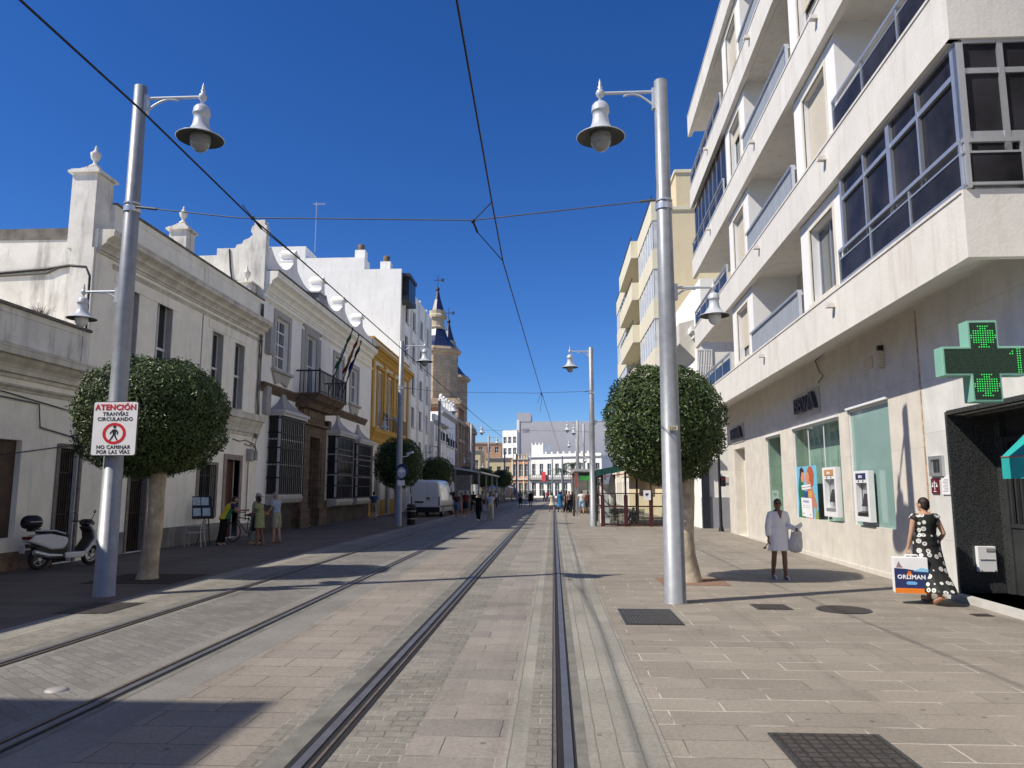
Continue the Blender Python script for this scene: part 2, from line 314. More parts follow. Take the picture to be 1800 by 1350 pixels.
def window(par,f,u0,u1,z0,z1,d,frame=WHITEMET,pane=GLASS,bars=(1,1),t=.06,name='window'):
    b=MB(f)
    b.box(u0,u1,d-.05,d,z0,z0+t); b.box(u0,u1,d-.05,d,z1-t,z1); b.box(u0,u0+t,d-.05,d,z0+t,z1-t); b.box(u1-t,u1,d-.05,d,z0+t,z1-t)
    for i in range(1,bars[0]+1):
        u=u0+(u1-u0)*i/(bars[0]+1); b.box(u-t*.45,u+t*.45,d-.045,d-.004,z0+t,z1-t)
    for i in range(1,bars[1]+1):
        z=z0+(z1-z0)*i/(bars[1]+1); b.box(u0+t,u1-t,d-.042,d-.008,z-t*.35,z+t*.35)
    o=b.build(name,frame,par)
    b=MB(f); b.quad((u0+t*.5,d-.03,z0+t*.5),(u1-t*.5,d-.03,z0+t*.5),(u1-t*.5,d-.03,z1-t*.5),(u0+t*.5,d-.03,z1-t*.5)); b.build('pane',pane,o)
    return o
# ---------------- ground ----------------
PAVW=paving('warm_granite_paving',(.335,.3,.252),(.275,.247,.208),(.12,.105,.088),.95,.37,.006,joint2=(.5,.46,.4),dirt=.22)
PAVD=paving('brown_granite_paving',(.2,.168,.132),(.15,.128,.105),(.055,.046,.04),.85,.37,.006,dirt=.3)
PAVP=paving('pink_granite_paving',(.335,.3,.258),(.272,.245,.213),(.075,.066,.058),.8,.4,.006,dirt=.25)
PAVM=paving('mauve_granite_paving',(.325,.295,.262),(.25,.228,.207),(.075,.065,.06),.8,.42,.005,dirt=.25,joint2=(.3,.27,.24))
COB=paving('grey_beige_cobbles',(.29,.272,.237),(.228,.215,.19),(.268,.252,.222),.21,.13,.009,dirt=.3,bump=.7,joint2=(.14,.13,.11))
KERBST=paving('pale_kerb_stone',(.36,.345,.3),(.295,.285,.25),(.16,.15,.13),.8,.155,.006,rot=R_(90),dirt=.3,bump=.5)
HERR=paving('grey_herringbone_setts',(.25,.24,.22),(.19,.183,.17),(.12,.115,.105),.3,.12,.007,rot=R_(38),dirt=.3,bump=.5)
CONCS=paving('smooth_grey_concrete',(.26,.25,.23),(.235,.228,.21),(.235,.228,.21),4,4,.002,dirt=.35,bump=.2)
RAILM=M('polished_rail_steel',(.19,.19,.2),.5,.7,var=.15,scale=5)
RUSTM=M('rusty_rail_flange',(.2,.165,.13),.5,.6,var=.25,scale=14)
GROOVE=M('dark_rail_groove',(.012,.012,.013),.8,var=.2)
def trackx(y):   # slight bend of the street to the right beyond 75 m
    return 0 if y<70 else .0011*(y-70)**2
YS=[-12,0,20,40,60,70]+list(range(76,176,6))
def strip(name,x0,x1,z,mat,y0=-12,y1=172):
    b=MB(); ys=[y for y in YS if y0<=y<=y1]
    b.add([(x0+trackx(y),y,z) for y in ys]+[(x1+trackx(y),y,z) for y in ys],[(i,i+1,len(ys)+i+1,len(ys)+i) for i in range(len(ys)-1)])
    return tag(b.build(name,mat),kind='structure')
b=MB(); b.quad((-700,-400,0),(700,-400,0),(700,1200,0),(-700,1200,0)); tag(b.build('ground',PAVW),kind='structure')
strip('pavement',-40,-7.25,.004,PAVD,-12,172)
strip('paving_strip',-7.25,-6.75,.004,KERBST)
strip('paving_strip',-6.75,-6.02,.008,COB)
strip('paving_strip',-5.62,-4.25,.008,HERR)
strip('paving_strip',-6.02,-5.62,.008,CONCS); strip('paving_strip',-4.25,-3.3,.008,CONCS)
strip('paving_strip',-3.3,-2.12,.008,PAVP)
strip('paving_strip',-2.12,-1.05,.008,COB)
strip('paving_strip',-1.05,-.36,.008,PAVM)
strip('paving_strip',-.36,-.2,.009,KERBST)
strip('paving_strip',-.2,.2,.008,COB)
strip('paving_strip',.2,.8,.008,KERBST)
RL=['leftmost tram rail, dark in the shade along the left pavement','second tram rail from the left, beside the grey herringbone setts','third tram rail from the left, set in dark concrete between cobbles','rightmost tram rail with a polished steel head beside the pale kerb stones']
for k,x in enumerate((-5.82,-3.95,-1.67,.06)):
    b=MB(); ys=YS; s=1 if k%2 else -1     # groove is on the inner side of the head
    def rs(xa,xb,z,mi):
        b.m=mi; b.add([(xa+trackx(y),y,z) for y in ys]+[(xb+trackx(y),y,z) for y in ys],[(i,i+1,len(ys)+i+1,len(ys)+i) for i in range(len(ys)-1)])
    def bar(xa,xb,z0,z1,mi):
        b.m=mi; n=len(ys)
        b.add([(q+trackx(y),y,z) for q,z in ((xa,z0),(xa,z1),(xb,z1),(xb,z0)) for y in ys],[(k*n+i,k*n+i+1,(k+1)%4*n+i+1,(k+1)%4*n+i) for k in range(3) for i in range(n-1)])
    hw=(.1,.1,.12,.085)[k]; rs(x-hw,x+hw,.013,2); bar(x-.002*s,x+.062*s,.01,.024,0); bar(x-.075*s,x-.052*s,.01,.021,1)
    o=b.build('tram_rail',[RAILM,RUSTM,GROOVE]); tag(o,RL[k],'rail','tram rails along the street')
    # concrete bed next to the rail
    strip('rail_bed',x+(hw if s>0 else -.3),x+(hw+.08 if s>0 else -hw),.0105,M('dark_rail_concrete',(.14,.135,.12),.85,var=.25,scale=4,bump=.3,grime=.4,scol=(.2,.19,.17)))
def cover(pts,z,mat,label,rim=True,rnd=None):
    b=MB()
    if rnd:
        cx,cy,r=rnd; b.rings([(cx,cy,.001,r,r),(cx,cy,z,r,r)],28,True,False); b.m=1; b.rings([(cx,cy,z,r*.93,r*.93),(cx,cy,z+.004,r*.9,r*.9)],28,True,False)
        o=b.build('manhole_cover',[DARKMET,mat],loc=(cx,cy,0))
    else:
        x0,x1,y0,y1=pts; b.box(x0,x1,y0,y1,.001,z); b.m=1; e=.025; b.box(x0+e,x1-e,y0+e,y1-e,z,z+.004)
        b.m=0
        if x1-x0>.7:
            for u in (.22,.78): b.box(x0+(x1-x0)*u-.05,x0+(x1-x0)*u+.05,(y0+y1)/2-.012,(y0+y1)/2+.012,z+.004,z+.007)
        o=b.build('manhole_cover',[DARKMET,mat],loc=((x0+x1)/2,(y0+y1)/2,0))
    tag(o,label,'manhole cover')
cover((1.6,2.42,5.02,6.08),.012,IRONCOVER,'large square cast iron cover with a grid pattern in the near paving')
cover((.97,1.77,10.66,12.0),.012,IRONCOVER2,'ribbed rectangular iron cover just in front of the right street lamp')
cover((3.12,3.66,12.08,12.6),.01,IRONCOVER,'small dark square cover between the lamp and the walking woman')
cover(None,.012,IRONCOVER,'round iron manhole cover on the sunny right pavement',rnd=(4.42,12.12,.4))
cover((6.12,6.38,11.62,11.82),.01,IRONCOVER,'tiny rectangular cover beside the pharmacy doorstep')
cover((-7.45,-6.6,11.1,12.2),.012,IRONCOVER,'dark cover in the shade beside the left street lamp base')
b=MB(); b.lathe([(.1,0),(.095,.012),(.06,.022),(.001,.025)],(-4.55,6.95,.008),16); tag(b.build('track_stud',M('worn_grey_stud',(.3,.29,.28),.6,.2),loc=(-4.55,6.95,.008)),'small shiny round metal stud between the left tram rails','stud')
b=MB(); b.box(-9.25,-7.45,14.6,16.3,.004,.012); tag(b.build('tree_pit',M('dark_soil',(.05,.035,.025),.95,var=.4,scale=20,bump=.8),loc=(-8.4,15.4,0)),kind='structure')
b=MB(); b.box(2.1,3.4,15.0,16.2,.001,.008); tag(b.build('tree_pit',M('reddish_soil',(.22,.13,.09),.95,var=.3,scale=20,bump=.8),loc=(2.75,15.6,0)),kind='structure')

# ---------------- right corner apartment building with the bank ----------------
r1=thing('apartment_building','cream apartment block with stacked balconies above a bank and a pharmacy doorway','building',(7,20,0))
HB=[(15.84,18.19,1.02,3.68),(18.85,22.9,1.02,3.6),(24.31,26.18,1.02,3.57),(29.55,31.5,.02,3.45)]
HP=[(9.3,13.43,.1,3.1)]
b=MB(fR); b.wall(14.33,32.9,0,5.28,HB,0,.45); b.box(14.33,32.9,-12,-.46,0,5.27)
b.box(32.4,32.9,-.47,-.4,0,5.2); b.build('bank_wall',LIME,r1,recalc=False)
b=MB(fR); b.wall(8.2,14.33,0,5.28,HP,-.004,.9); b.box(8.2,14.33,-12,-1.0,0,5.27); b.build('marble_wall',MARBLE,r1,recalc=False)
b=MB(fR); b.box(14.3,14.345,-.01,.008,0,5.2); b.build('rusty_joint',M('rusty_joint',(.4,.3,.2),.9,var=.4,scale=9),r1)
# plinth step
b=MB(fR); b.box(8.2,13.55,-.9,.16,0,.1); b.build('doorstep',CONC,r1)
b=MB(fR); b.box(13.56,14.35,0.001,.05,0,.14); b.box(14.36,29.5,.001,.025,0,.1); b.build('plinth',LIME,r1)
for a,c,e,g in HB[:3]:
    b=MB(fR); n=1 if c-a<3 else 3; o=None
    b.quad((a,-.06,g),(c,-.06,g),(c,-.06,e),(a,-.06,e)); 
    o=b.build('window',TEAL if a<16 else TEALCLEAR,r1,recalc=False)
    b=MB(fR)
    for i in range(1,n): u=a+(c-a)*i/n; b.box(u-.012,u+.012,-.06,-.045,e,g)
    b.box(a,c,-.06,-.03,g-.05,g); b.box(a,a+.03,-.06,-.03,e,g-.05); b.box(c-.03,c,-.06,-.03,e,g-.05); b.build('frame',WHITEMET,o)
    b=MB(fR); b.box(a-.02,c+.02,.002,.06,g,g+.05); b.build('drip_strip',WHITEMET,r1)
b=MB(fR); b.box(29.5,31.5,-.44,-.38,.02,3.45); b.build('door',LIME,r1)
# granite portal + gate
b=MB(fR); b.box(13.36,13.425,-.88,.03,.1,3.16); b.box(9.3,13.36,-.1,.03,3.1,3.18); b.box(13.2,13.36,-.88,-.74,.1,3.1); b.box(9.3,13.2,-.88,-.2,3.04,3.09)
b.build('granite_portal',GRANITE,r1,bevel=.008)
b=MB(fR); b.m=0
b.box(9.4,13.2,-.8,-.76,.12,1.2); b.box(9.4,13.2,-.82,-.74,1.2,1.26); b.box(9.4,13.2,-.82,-.74,2.35,2.42); b.box(9.4,13.2,-.82,-.74,2.62,2.7); b.box(13.08,13.2,-.83,-.73,.12,2.7)
u=9.5
while u<13.1: b.box(u,u+.05,-.8,-.76,1.26,2.35); b.box(u,u+.05,-.8,-.76,2.42,2.62); u+=.16
b.box(9.4,13.2,-.88,-.86,.12,3.04); g=b.build('gate',DARKMET,r1)
b=MB(fR); b.prism([(12.62+.13*math.cos(i*.5236),.62+.13*math.sin(i*.5236)) for i in range(12)],1,-.76,-.72); b.prism([(12.62+.085*math.cos(i*.5236),.62+.085*math.sin(i*.5236)) for i in range(12)],1,-.72,-.7); b.build('brass_knob',M('brass',(.42,.34,.16),.35,.8,var=.2,scale=20),g)
# upper floors
BOT=[4.95,8.15,11.4,14.75,18.3]; U0,U1=10.2,33.9; DF=1.08
def slab(b,z,h=.92,r=True):
    b.prism([(DF,z),(DF,z+h),(-.6,z+h),(-.6,z+.28),(.78,z+.28),(.92,z)],0,U0,U1)
class MBP(MB): pass
for k,z in enumerate(BOT):
    b=MB(fR)
    if k==0: b.prism([(DF,z),(DF,z+.92),(-.6,z+.92),(-.6,z+.33),(.0,z+.33)],0,U0,U1)
    elif k<4: slab(b,z)
    else: slab(b,z,.95)
    b.box(U0,U1,DF-.04,DF+.02,z+(.92 if k<4 else .95),z+(.965 if k<4 else 1.0))
    b.build('balcony_parapet' if k<4 else 'roof_eave',FASCIA,r1)
b=MB(fR)
for k in range(4):
    z0=BOT[k]+.92; z1=BOT[k+1]+.28
    b.box(U0+.3,U1-1.2,-12,-.61,z0-.3,z1)
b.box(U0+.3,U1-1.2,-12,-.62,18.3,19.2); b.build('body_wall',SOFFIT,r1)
# end facade body (faces the viewer)
for k in range(4):
    z0=BOT[k]; z1=BOT[k+1]
    b=MB(fR)
    b.box(10.32,15.1,-.6,-.45,z0+.965,z1+.27)
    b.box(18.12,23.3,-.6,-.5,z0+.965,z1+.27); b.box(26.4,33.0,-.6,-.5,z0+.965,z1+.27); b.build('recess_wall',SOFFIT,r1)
    for a,c,wu in ((15.1,18.1,(15.75,17.35)),(23.3,26.4,(24.0,25.6))):
        hz0=z0+1.12; hz1=z1-.32
        b=MB(fR); b.wall(a,c,z0+.967,z1+.005,[(wu[0],wu[1],hz0,hz1)],.9,.3,False); b.wall(a,c,z0+.967,z1+.27,[],-.6,.001,False)
        [b.add([(q,.9,z0+.967),(q,-.6,z0+.967),(q,-.6,z1+.3),(q,.76,z1+.3),(q,.9,z1+.02)],[(0,1,2,3,4)]) for q in (a,c)]
        b.build('bay_wall',WHITEWALL,r1,recalc=False)
        b=MB(fR); t=.09; 
        for (p,q,e,g) in ((wu[0]-t,wu[0],hz0-t,hz1+t),(wu[1],wu[1]+t,hz0-t,hz1+t),(wu[0],wu[1],hz1,hz1+t)): b.box(p,q,.88,.925,e,g)
        b.box(wu[0]-t,wu[1]+t,.78,.99,hz0-.1,hz0-.002); b.build('window_surround',CREAMW,r1)
        w=window(r1,fR,wu[0],wu[1],hz0,hz1,.72,ALU,GLASSG,(1,0),.06)
        drop=[.0,.86,.55,.3][k] if a<20 else [.72,.86,.25,.62][k]
        if drop>0:
            b=MB(fR); b.box(wu[0]+.03,wu[1]-.03,.73,.76,hz1-(hz1-hz0)*drop,hz1-.01); b.build('shutter',SHUT,w)
        else:
            b=MB(fR); b.quad((wu[0]+.1,.66,hz0+.05),(wu[0]+.75,.66,hz0+.05),(wu[0]+.75,.66,hz1-.05),(wu[0]+.1,.66,hz1-.05)); b.build('curtain',SHUT,w)
    # middle balcony: fluted metal panel railing
    b=MB(fR); zz=z0+.965
    b.box(18.15,23.25,.98,1.0,zz+.03,zz+.66); b.m=1; b.box(18.12,23.28,.93,1.05,zz+.66,zz+.72); b.box(18.12,18.2,.95,1.03,zz,zz+.66); b.box(18.12,18.16,.9,.95,zz+.6,zz+.66)
    b.build('balcony_railing',[FLUTE,ALU],r1)
    # loggia door and window in the back of the recess
    window(r1,fR,18.9,20.3,zz,zz+2.05,-.43,ALU,GLASS,(1,0),.06,'balcony_door')
    # far balcony: glass railing
    def grail(a,c,d,ends):
        o=None; b=MB(fR); b.box(a,c,d-.03,d+.05,zz+.66,zz+.72); b.box(a,c,d-.015,d+.025,zz+.04,zz+.08); n=max(2,int((c-a)/1.25)); b.box(a,c,d-.01,d+.02,zz+.52,zz+.55)
        for i in range(n+1): u=a+(c-a)*i/n; b.box(u-.025,u+.025,d-.02,d+.035,zz,zz+.66)
        if ends: b.box(c-.06,c,-.5,d,zz+.66,zz+.72); b.box(c-.05,c,-.5,d,zz+.04,zz+.08); b.box(c-.05,c,-.45,-.4,zz,zz+.66)
        o=b.build('glass_railing',ALU,r1); b=MB(fR); b.box(a,c,d,d+.008,zz+.08,zz+.52)
        if ends: b.box(c-.03,c-.022,-.4,d,zz+.08,zz+.52)
        b.build('pane',GLASSB,o)
    grail(26.5,33.85,1.0,True)
    if k==2:   # glazed far balcony
        b=MB(fR); o=None
        for i in range(9): u=26.5+7.3*i/8; b.box(u-.02,u+.02,.86,.9,zz,z1)
        b.box(26.5,33.8,.86,.9,zz,zz+.05); o=b.build('balcony_glazing',ALU,r1); b=MB(fR); b.box(26.5,33.8,.87,.88,zz,z1); b.box(33.77,33.78,-.4,.88,zz,z1); b.build('pane',GLASSB,o)
    if k==0: # glazed corner gallery
        zt=z1+.02; b=MB(fR); f=.07
        b.box(10.24,15.05,.9,.99,zz,zz+.07); b.box(10.24,15.05,.9,.99,zt-.08,zt); b.box(10.24,15.05,.9,.99,zz+1.72,zz+1.8)
        for u,w in ((10.28,.2),(11.5,.06),(12.62,.15),(13.75,.06),(14.98,.12)): b.box(u-w/2,u+w/2,.905,1.0,zz+.07,zt-.08)
        # return over the end facade
        for d0,d1 in ((.9,1.0),(.35,.43),(-.2,-.1),(-.62,-.5)): b.box(10.2,10.29,d0,d1,zz+.07,zt-.08)
        for c,e in ((zz,zz+.07),(zt-.08,zt),(zz+1.72,zz+1.8),(zz+.72,zz+.8)): b.box(10.206,10.284,-.6,.9,c,e)
        for c,e in ((zz+.07,zz+.08),(zz+.8,zz+.86)): b.box(10.215,10.28,-.55,.9,c,e)
        o=b.build('corner_glazing',ALU,r1); b=MB(fR); b.box(10.3,15.0,.93,.94,zz+.07,zt-.08); b.box(10.235,10.245,-.55,.92,zz+.07,zt-.08); b.build('pane',GLASSB,o)
        grail(10.2,15.1,1.03,False)
        b=MB(fR); b.box(10.12,10.17,-.6,1.05,zz+.66,zz+.72); b.box(10.12,10.17,-.6,1.05,zz+.5,zz+.53); b.box(10.12,10.16,-.6,1.05,zz+.04,zz+.08)
        for d in (1.0,.25,-.5): b.box(10.115,10.17,d-.03,d+.03,zz,zz+.66)
        o=b.build('glass_railing',ALU,r1); b=MB(fR); b.box(10.135,10.145,-.6,1.0,zz+.08,zz+.5); b.build('pane',GLASSB,o)
    else:
        grail(10.3,15.05,1.0,False)
        b=MB(fR); b.box(10.2,10.32,-.9,.55,z0+.96,z1+.27); b.build('end_wall',WHITEWALL,r1)
        window(r1,fR,11.2,12.9,zz,zz+2.05,-.4,ALU,GLASS,(1,0),.06,'balcony_door')
    for u in (15.5,21.45,29.0):
        b=MB(fR); b.box(u-.07,u+.07,DF,DF+.17,z0+.6,z0+.65); b.box(u-.07,u-.045,DF,DF+.17,z0+.65,z0+.69); b.box(u+.045,u+.07,DF,DF+.17,z0+.65,z0+.69); b.build('rain_spout',FASCIA,r1)
# end parapets of the near end (side facade spandrels)
b=MB(fR)
for k,z in enumerate(BOT): b.box(10.17,10.3,-3,DF+.002,z,z+.96)
b.box(10.25,10.4,-3,-.62,5.9,18.3); b.build('end_spandrel',FASCIA,r1)
b=MB(fR); b.tube([(14.0,.6,5.17),(15.8,.75,5.12),(18.5,.25,5.22),(20.3,.03,5.25),(20.0,.03,4.9),(19.7,.04,4.75),(20.1,.05,4.62)],.012,6); b.build('loose_cable',BLACKMET,r1)
b=MB(fR); b.box(16.48,16.93,.002,.02,4.44,4.72); b.build('vent',SHUT,r1)
b=MB(fR); b.box(15.85,16.0,.002,.12,4.35,4.7); b.m=1; b.box(15.87,15.98,.002,.1,4.7,4.82); b.build('alarm_box',[SHUT,BLACKMET],r1)
# unseen continuation of the right side, added to bounce warm light onto left facades
t=thing('apartment_building','unseen cream block added outside the right edge to bounce warm light onto the left facades','building',(9,-15,0))
hs=[(u,u+1.4,z,z+1.9) for u in range(-46,5,4) for z in (1.0,4.6,7.8,11.0)]
b=MB(fR); b.wall(-48,8.1,0,15.0,hs,0,.25); b.box(-48,8.1,-10,-.26,0,15.0); b.build('wall',FASCIA,t,recalc=False)
for h in hs: window(t,fR,*h,-.15,ALU,GLASS,(1,0))
# ---- things fixed to the bank wall
YX=Vector((.0344,1,0)).normalized()
def wallsign(u,z,hgt,label):
    t=thing('letter_sign',label,'sign',fR(u,.05,z),group=None)
    b=MB(fR); b.box(u-1.35*hgt/.62,u+1.35*hgt/.62,.01,.03,z-.2*hgt,z+hgt*1.25); b.build('back_plate',M('pale_stone_plate',(.5,.46,.4),.6,var=.05),t)
    b=MB(); b.text('BBV',hgt*1.24,fR(u+1.22*hgt/.62,.1,z+.05),tuple(-YX*1.13),(0,0,1),.05,.011,'LEFT')
    b.f=fR; ua=u-.52*hgt/.62; w=.62*hgt/.62; h=hgt*.94
    def P(uu,zz): return (ua-uu,zz)
    # A without crossbar
    b.prism([(ua+.12,z+.05),(ua-.12,z+.05+h),(ua-.32,z+.05+h),(ua-.62,z+.05),(ua-.46,z+.05),(ua-.2,z+.05+h*.8),(ua-.04,z+.05)],1,.05,.15)
    b.build('lettering',M('dark_slate_letters',(.045,.045,.06),.5,var=.05),t)
wallsign(21.25,3.93,.5,'dark raised BBVA letters over the middle bank window')
wallsign(30.6,3.78,.5,'dark raised BBVA letters near the far end of the bank facade')
def atm(u0,u1,z0,z1,label,dark):
    t=thing('cash_machine',label,'cash machine',fR((u0+u1)/2,0,z0)); um=(u0+u1)/2; w=u1-u0; h=z1-z0
    b=MB(fR); e=.1*w
    # frame around a recessed screen well
    b.wall(u0,u1,z0,z1,[(u0+e*1.3,u1-e*1.3,z0+.1*h,z1-.24*h)],.12,.12); b.build('housing',WHITEMET,t,recalc=False)
    b=MB(fR); a,c=u0+e*1.3,u1-e*1.3; b.quad((a,.0,z0+.1*h),(c,.0,z0+.1*h),(c,-.02,z1-.24*h),(a,-.02,z1-.24*h)); b.build('screen_well',ALU,t,recalc=False)
    b=MB(fR); b.prism([(.0,z0+.28*h),(.0,z0+.55*h),(.02,z0+.55*h),(.09,z0+.3*h)],0,a+.03,a+(c-a)*.7); b.build('screen',GLASSB,t)
    b=MB(fR); b.prism([(.0,z0+.1*h),(.11,z0+.1*h),(.11,z0+.17*h),(.0,z0+.2*h)],0,a,c); b.build('keypad_shelf',ALU if not dark else BLACK,t)
    b=MB(fR); b.box(a+.04,c-.04,.122,.132,z1-.17*h,z1-.05*h); p=b.build('header_panel',NAVY if dark else M('orange_screen',(.5,.25,.1),.4),t)
    b=MB(); b.text('BBVA',.075*h,fR(um,.135,z1-.145*h),tuple(-YX),(0,0,1),.002,.002); b.build('lettering',WHITE,p)
    b=MB(fR)
    for q in (.3,.72): b.box(a+(c-a)*q-.02,a+(c-a)*q+.02,.122,.13,z1-.225*h,z1-.19*h)
    b.build('reader_slot',BLACK,t)
atm(18.94,19.96,1.15,2.38,'white cash machine right of the colourful bank poster',False)
atm(16.85,17.74,1.12,2.24,'white cash machine with a navy header in the nearest bank window',True)
t=thing('bank_poster','colourful poster of two embracing people inside the middle bank window','poster',fR(22,-.05,1))
def pf(a,c): return fR(22.92-a*1.95,-.05+.006,.98+c*1.5)
b=MB(lambda a,d,c: (lambda p:(p[0]-d,p[1],p[2]))(pf(a,c)))
def poly(pts,m,l):
    b.m=m; b.prism(pts,1,-.004+.0016*l,.0016*l)
b.m=0; b.prism([(0,0),(1,0),(1,1),(0,1)],1,-.004,0)
poly([(.04,.0),(.1,.3),(.08,.55),(.16,.8),(.26,.86),(.36,.7),(.42,.4),(.4,0)],1,1)           # green coat
poly([(.18,.78),(.2,.95),(.3,.99),(.4,.93),(.4,.8),(.34,.72),(.25,.74)],2,2)                 # dark hair
poly([(.24,.78),(.3,.9),(.4,.88),(.44,.78),(.38,.7),(.28,.7)],3,3)                            # face
poly([(.45,.0),(.48,.35),(.5,.6),(.58,.72),(.72,.68),(.84,.5),(.97,.28),(.93,.2),(.8,.25),(.78,0)],4,2) # arm and shoulder
poly([(.55,.75),(.55,.9),(.65,.99),(.8,.98),(.88,.85),(.84,.65),(.75,.6),(.68,.72)],5,3)      # red hair
poly([(.46,.74),(.5,.88),(.6,.9),(.66,.8),(.62,.68),(.52,.66)],3,4)
poly([(.4,.4),(.56,.4),(.56,.53),(.4,.53)],6,5); poly([(.58,.42),(.76,.42),(.76,.53),(.58,.53)],7,5)
poly([(.86,0),(1,0),(1,.2),(.9,.18)],8,5)
poly([(.28,.55),(.72,.58),(.72,.61),(.28,.59)],9,6); poly([(.27,.6),(.7,.625),(.7,.66),(.27,.64)],9,6)
poly([(.24,.06),(.74,.04),(.72,.4),(.22,.41)],9,6); poly([(.32,.32),(.6,.315),(.6,.355),(.32,.36)],10,7)
for q in (.255,.22): poly([(.29,q),(.64,q-.008),(.64,q+.004),(.29,q+.012)],11,7)
poly([(.27,.09),(.36,.087),(.36,.13),(.27,.133)],11,7); poly([(.58,.08),(.68,.077),(.68,.11),(.58,.113)],11,7)
f=lambda n,c: M('print_'+n,c,.5,var=.05)
b.build('printed_sheet',[f('sky',(.16,.45,.65)),f('green',(.02,.14,.07)),f('dark',(.04,.015,.015)),f('face',(.6,.25,.15)),f('skin',(.45,.2,.13)),f('red_hair',(.42,.1,.035)),f('blue',(.03,.06,.28)),f('amber',(.6,.33,.05)),f('olive',(.25,.3,.05)),f('white',(.75,.75,.78)),f('grey_blue',(.3,.32,.5)),f('grey',(.5,.5,.52))],t)
# ---- pharmacy things
t=thing('intercom_panel','grey metal doorbell panel on the marble by the black portal','intercom',fR(13.9,0,2.06))
b=MB(fR); b.wall(13.62,14.12,2.06,2.42,[(13.7,14.04,2.12,2.36)],.05,.05); b.box(13.63,14.11,.0,.012,2.07,2.41); b.build('frame',ALU,t,recalc=False)
b=MB(fR); b.box(13.74,13.84,.014,.03,2.12,2.34); b.box(13.89,13.99,.014,.03,2.12,2.34); b.build('push_buttons',DARKMET,t)
t=thing('wall_plaque','small dark red plaque with a pale balance emblem','plaque',fR(14,0,1.75))
b=MB(fR); b.box(13.86,14.14,.0,.02,1.75,2.02); b.build('plate',M('wine_red_plate',(.12,.01,.02),.4),t)
b=MB(fR); b.box(13.99,14.01,.021,.026,1.82,1.98); b.box(13.91,14.09,.021,.026,1.935,1.945); b.box(13.95,14.05,.021,.026,1.785,1.8)
for q in (13.92,14.08): b.prism([(q-.03,1.87),(q+.03,1.87),(q,1.93)],1,.021,.026)
b.build('emblem',WHITE,t)
t=thing('paper_notice','white printed paper notice beside the dark red plaque','notice',fR(13.6,0,1.73))
b=MB(fR); b.box(13.46,13.74,.0,.02,1.74,2.05); b.m=1
for i in range(9): b.box(13.5,13.7-(i%3)*.03,.021,.023,1.79+i*.026,1.798+i*.026)
b.build('sheet',[WHITE,M('grey_print',(.3,.3,.33),.7)],t)
t=thing('letter_box','white metal letter box on the black granite jamb','letter box',(7.22,13.35,.45))
b=MB(); b.box(7.1,7.4,13.28,13.36,.46,.88); b.build('case',WHITEMET,t,bevel=.008); b=MB(); b.box(7.13,7.37,13.27,13.28,.66,.672); b.box(7.24,7.37,13.27,13.28,.8,.85); b.box(7.13,7.145,13.265,13.28,.48,.5); b.box(7.35,7.365,13.265,13.28,.48,.5); b.build('slot_trim',M('grey_trim',(.3,.3,.3),.5),t)
t=thing('pharmacy_awning','turquoise fabric awning with a straight valance over the pharmacy door','awning',(7,11.3,2.29))
b=MB(); a0,a1=11.4,8.5
b.add([(6.55,a0,2.29),(7.3,a0,2.985),(7.3,a1,2.985),(6.55,a1,2.29),(6.55,a0,2.305),(7.3,a0,3.0),(7.3,a1,3.0),(6.55,a1,2.305)],[(0,1,2,3),(4,5,6,7),(0,1,5,4),(2,3,7,6),(1,2,6,5)])
b.add([(6.55,a0,2.29),(7.3,a0,2.985),(7.3,a0,2.29)],[(0,1,2)])
b.build('canopy',CYAN,t,recalc=False); b=MB(); b.box(6.54,6.56,a1,a0,1.98,2.29); b.box(6.55,7.3,a0-.01,a0+.005,2.0,2.29); b.build('valance',CYAN,t); b=MB(); b.tube([(6.55,a1,2.29),(6.55,a0,2.29),(7.4,a0,2.29)],.018,6); b.build('bar',M('rusty_bar',(.3,.15,.12),.6),t)
t=thing('pharmacy_cross','mint green pharmacy cross with glowing green dots hanging from the wall','pharmacy sign',(7.09,12.6,3.3))
cx,cz=5.87,3.56; A=.56; w=.2
cr=[(-w,-A),(w,-A),(w,-w),(A,-w),(A,w),(w,w),(w,A),(-w,A),(-w,w),(-A,w),(-A,-w),(-w,-w)]
TH=.22; yf=10.4
def rot(p): return (cx+p[0],cz+p[1])
b=MB(); b.prism([rot(p) for p in cr],1,yf,yf+TH); 
o=b.build('housing',CROSSBOX,t,bevel=.008)
s=.9
cr2=[(x*1.0-(.03 if x>0 else -.03),z-(.03 if z>0 else -.03)) for x,z in cr]
b=MB(); b.prism([rot(p) for p in cr2],1,yf-.006,yf-.001); b.build('display_face',CROSSFACE,t)
b=MB(); st=.0318
def dot(i,j):
    x=cx+i*st; z=cz+j*st; r=.0078; b.quad((x-r,yf-.008,z-r),(x+r,yf-.008,z-r),(x+r,yf-.008,z+r),(x-r,yf-.008,z+r))
for sgn in (1,-1):
    for i in range(-5,6):
        for j in range(6,16):
            if (i/5.4)**2+((j-10.5)/5.2)**2<1 and not (abs(i) in (2,3) and j in (7,14)) and not (abs(i)==5 and j in (9,12)): dot(i,sgn*j)
    if sgn>0: b.build('led_dots',LED,t,recalc=False); b=MB()
b.build('led_dots',LED,t,recalc=False); b=MB()
for j in range(-5,6):
    for i in (14,15): dot(i-.5,j)
for i,j in ((12,4),(12,3),(11,3)): dot(i-.5,j)
for i in (12,13,14,15): dot(i-.5,5) if i>13 else None
b.build('led_dots',LED,t,recalc=False)
b=MB(); b.tube([(cx,10.52,cz),(6.95,10.52,cz)],.03,8); b.build('bracket',DARKMET,t)
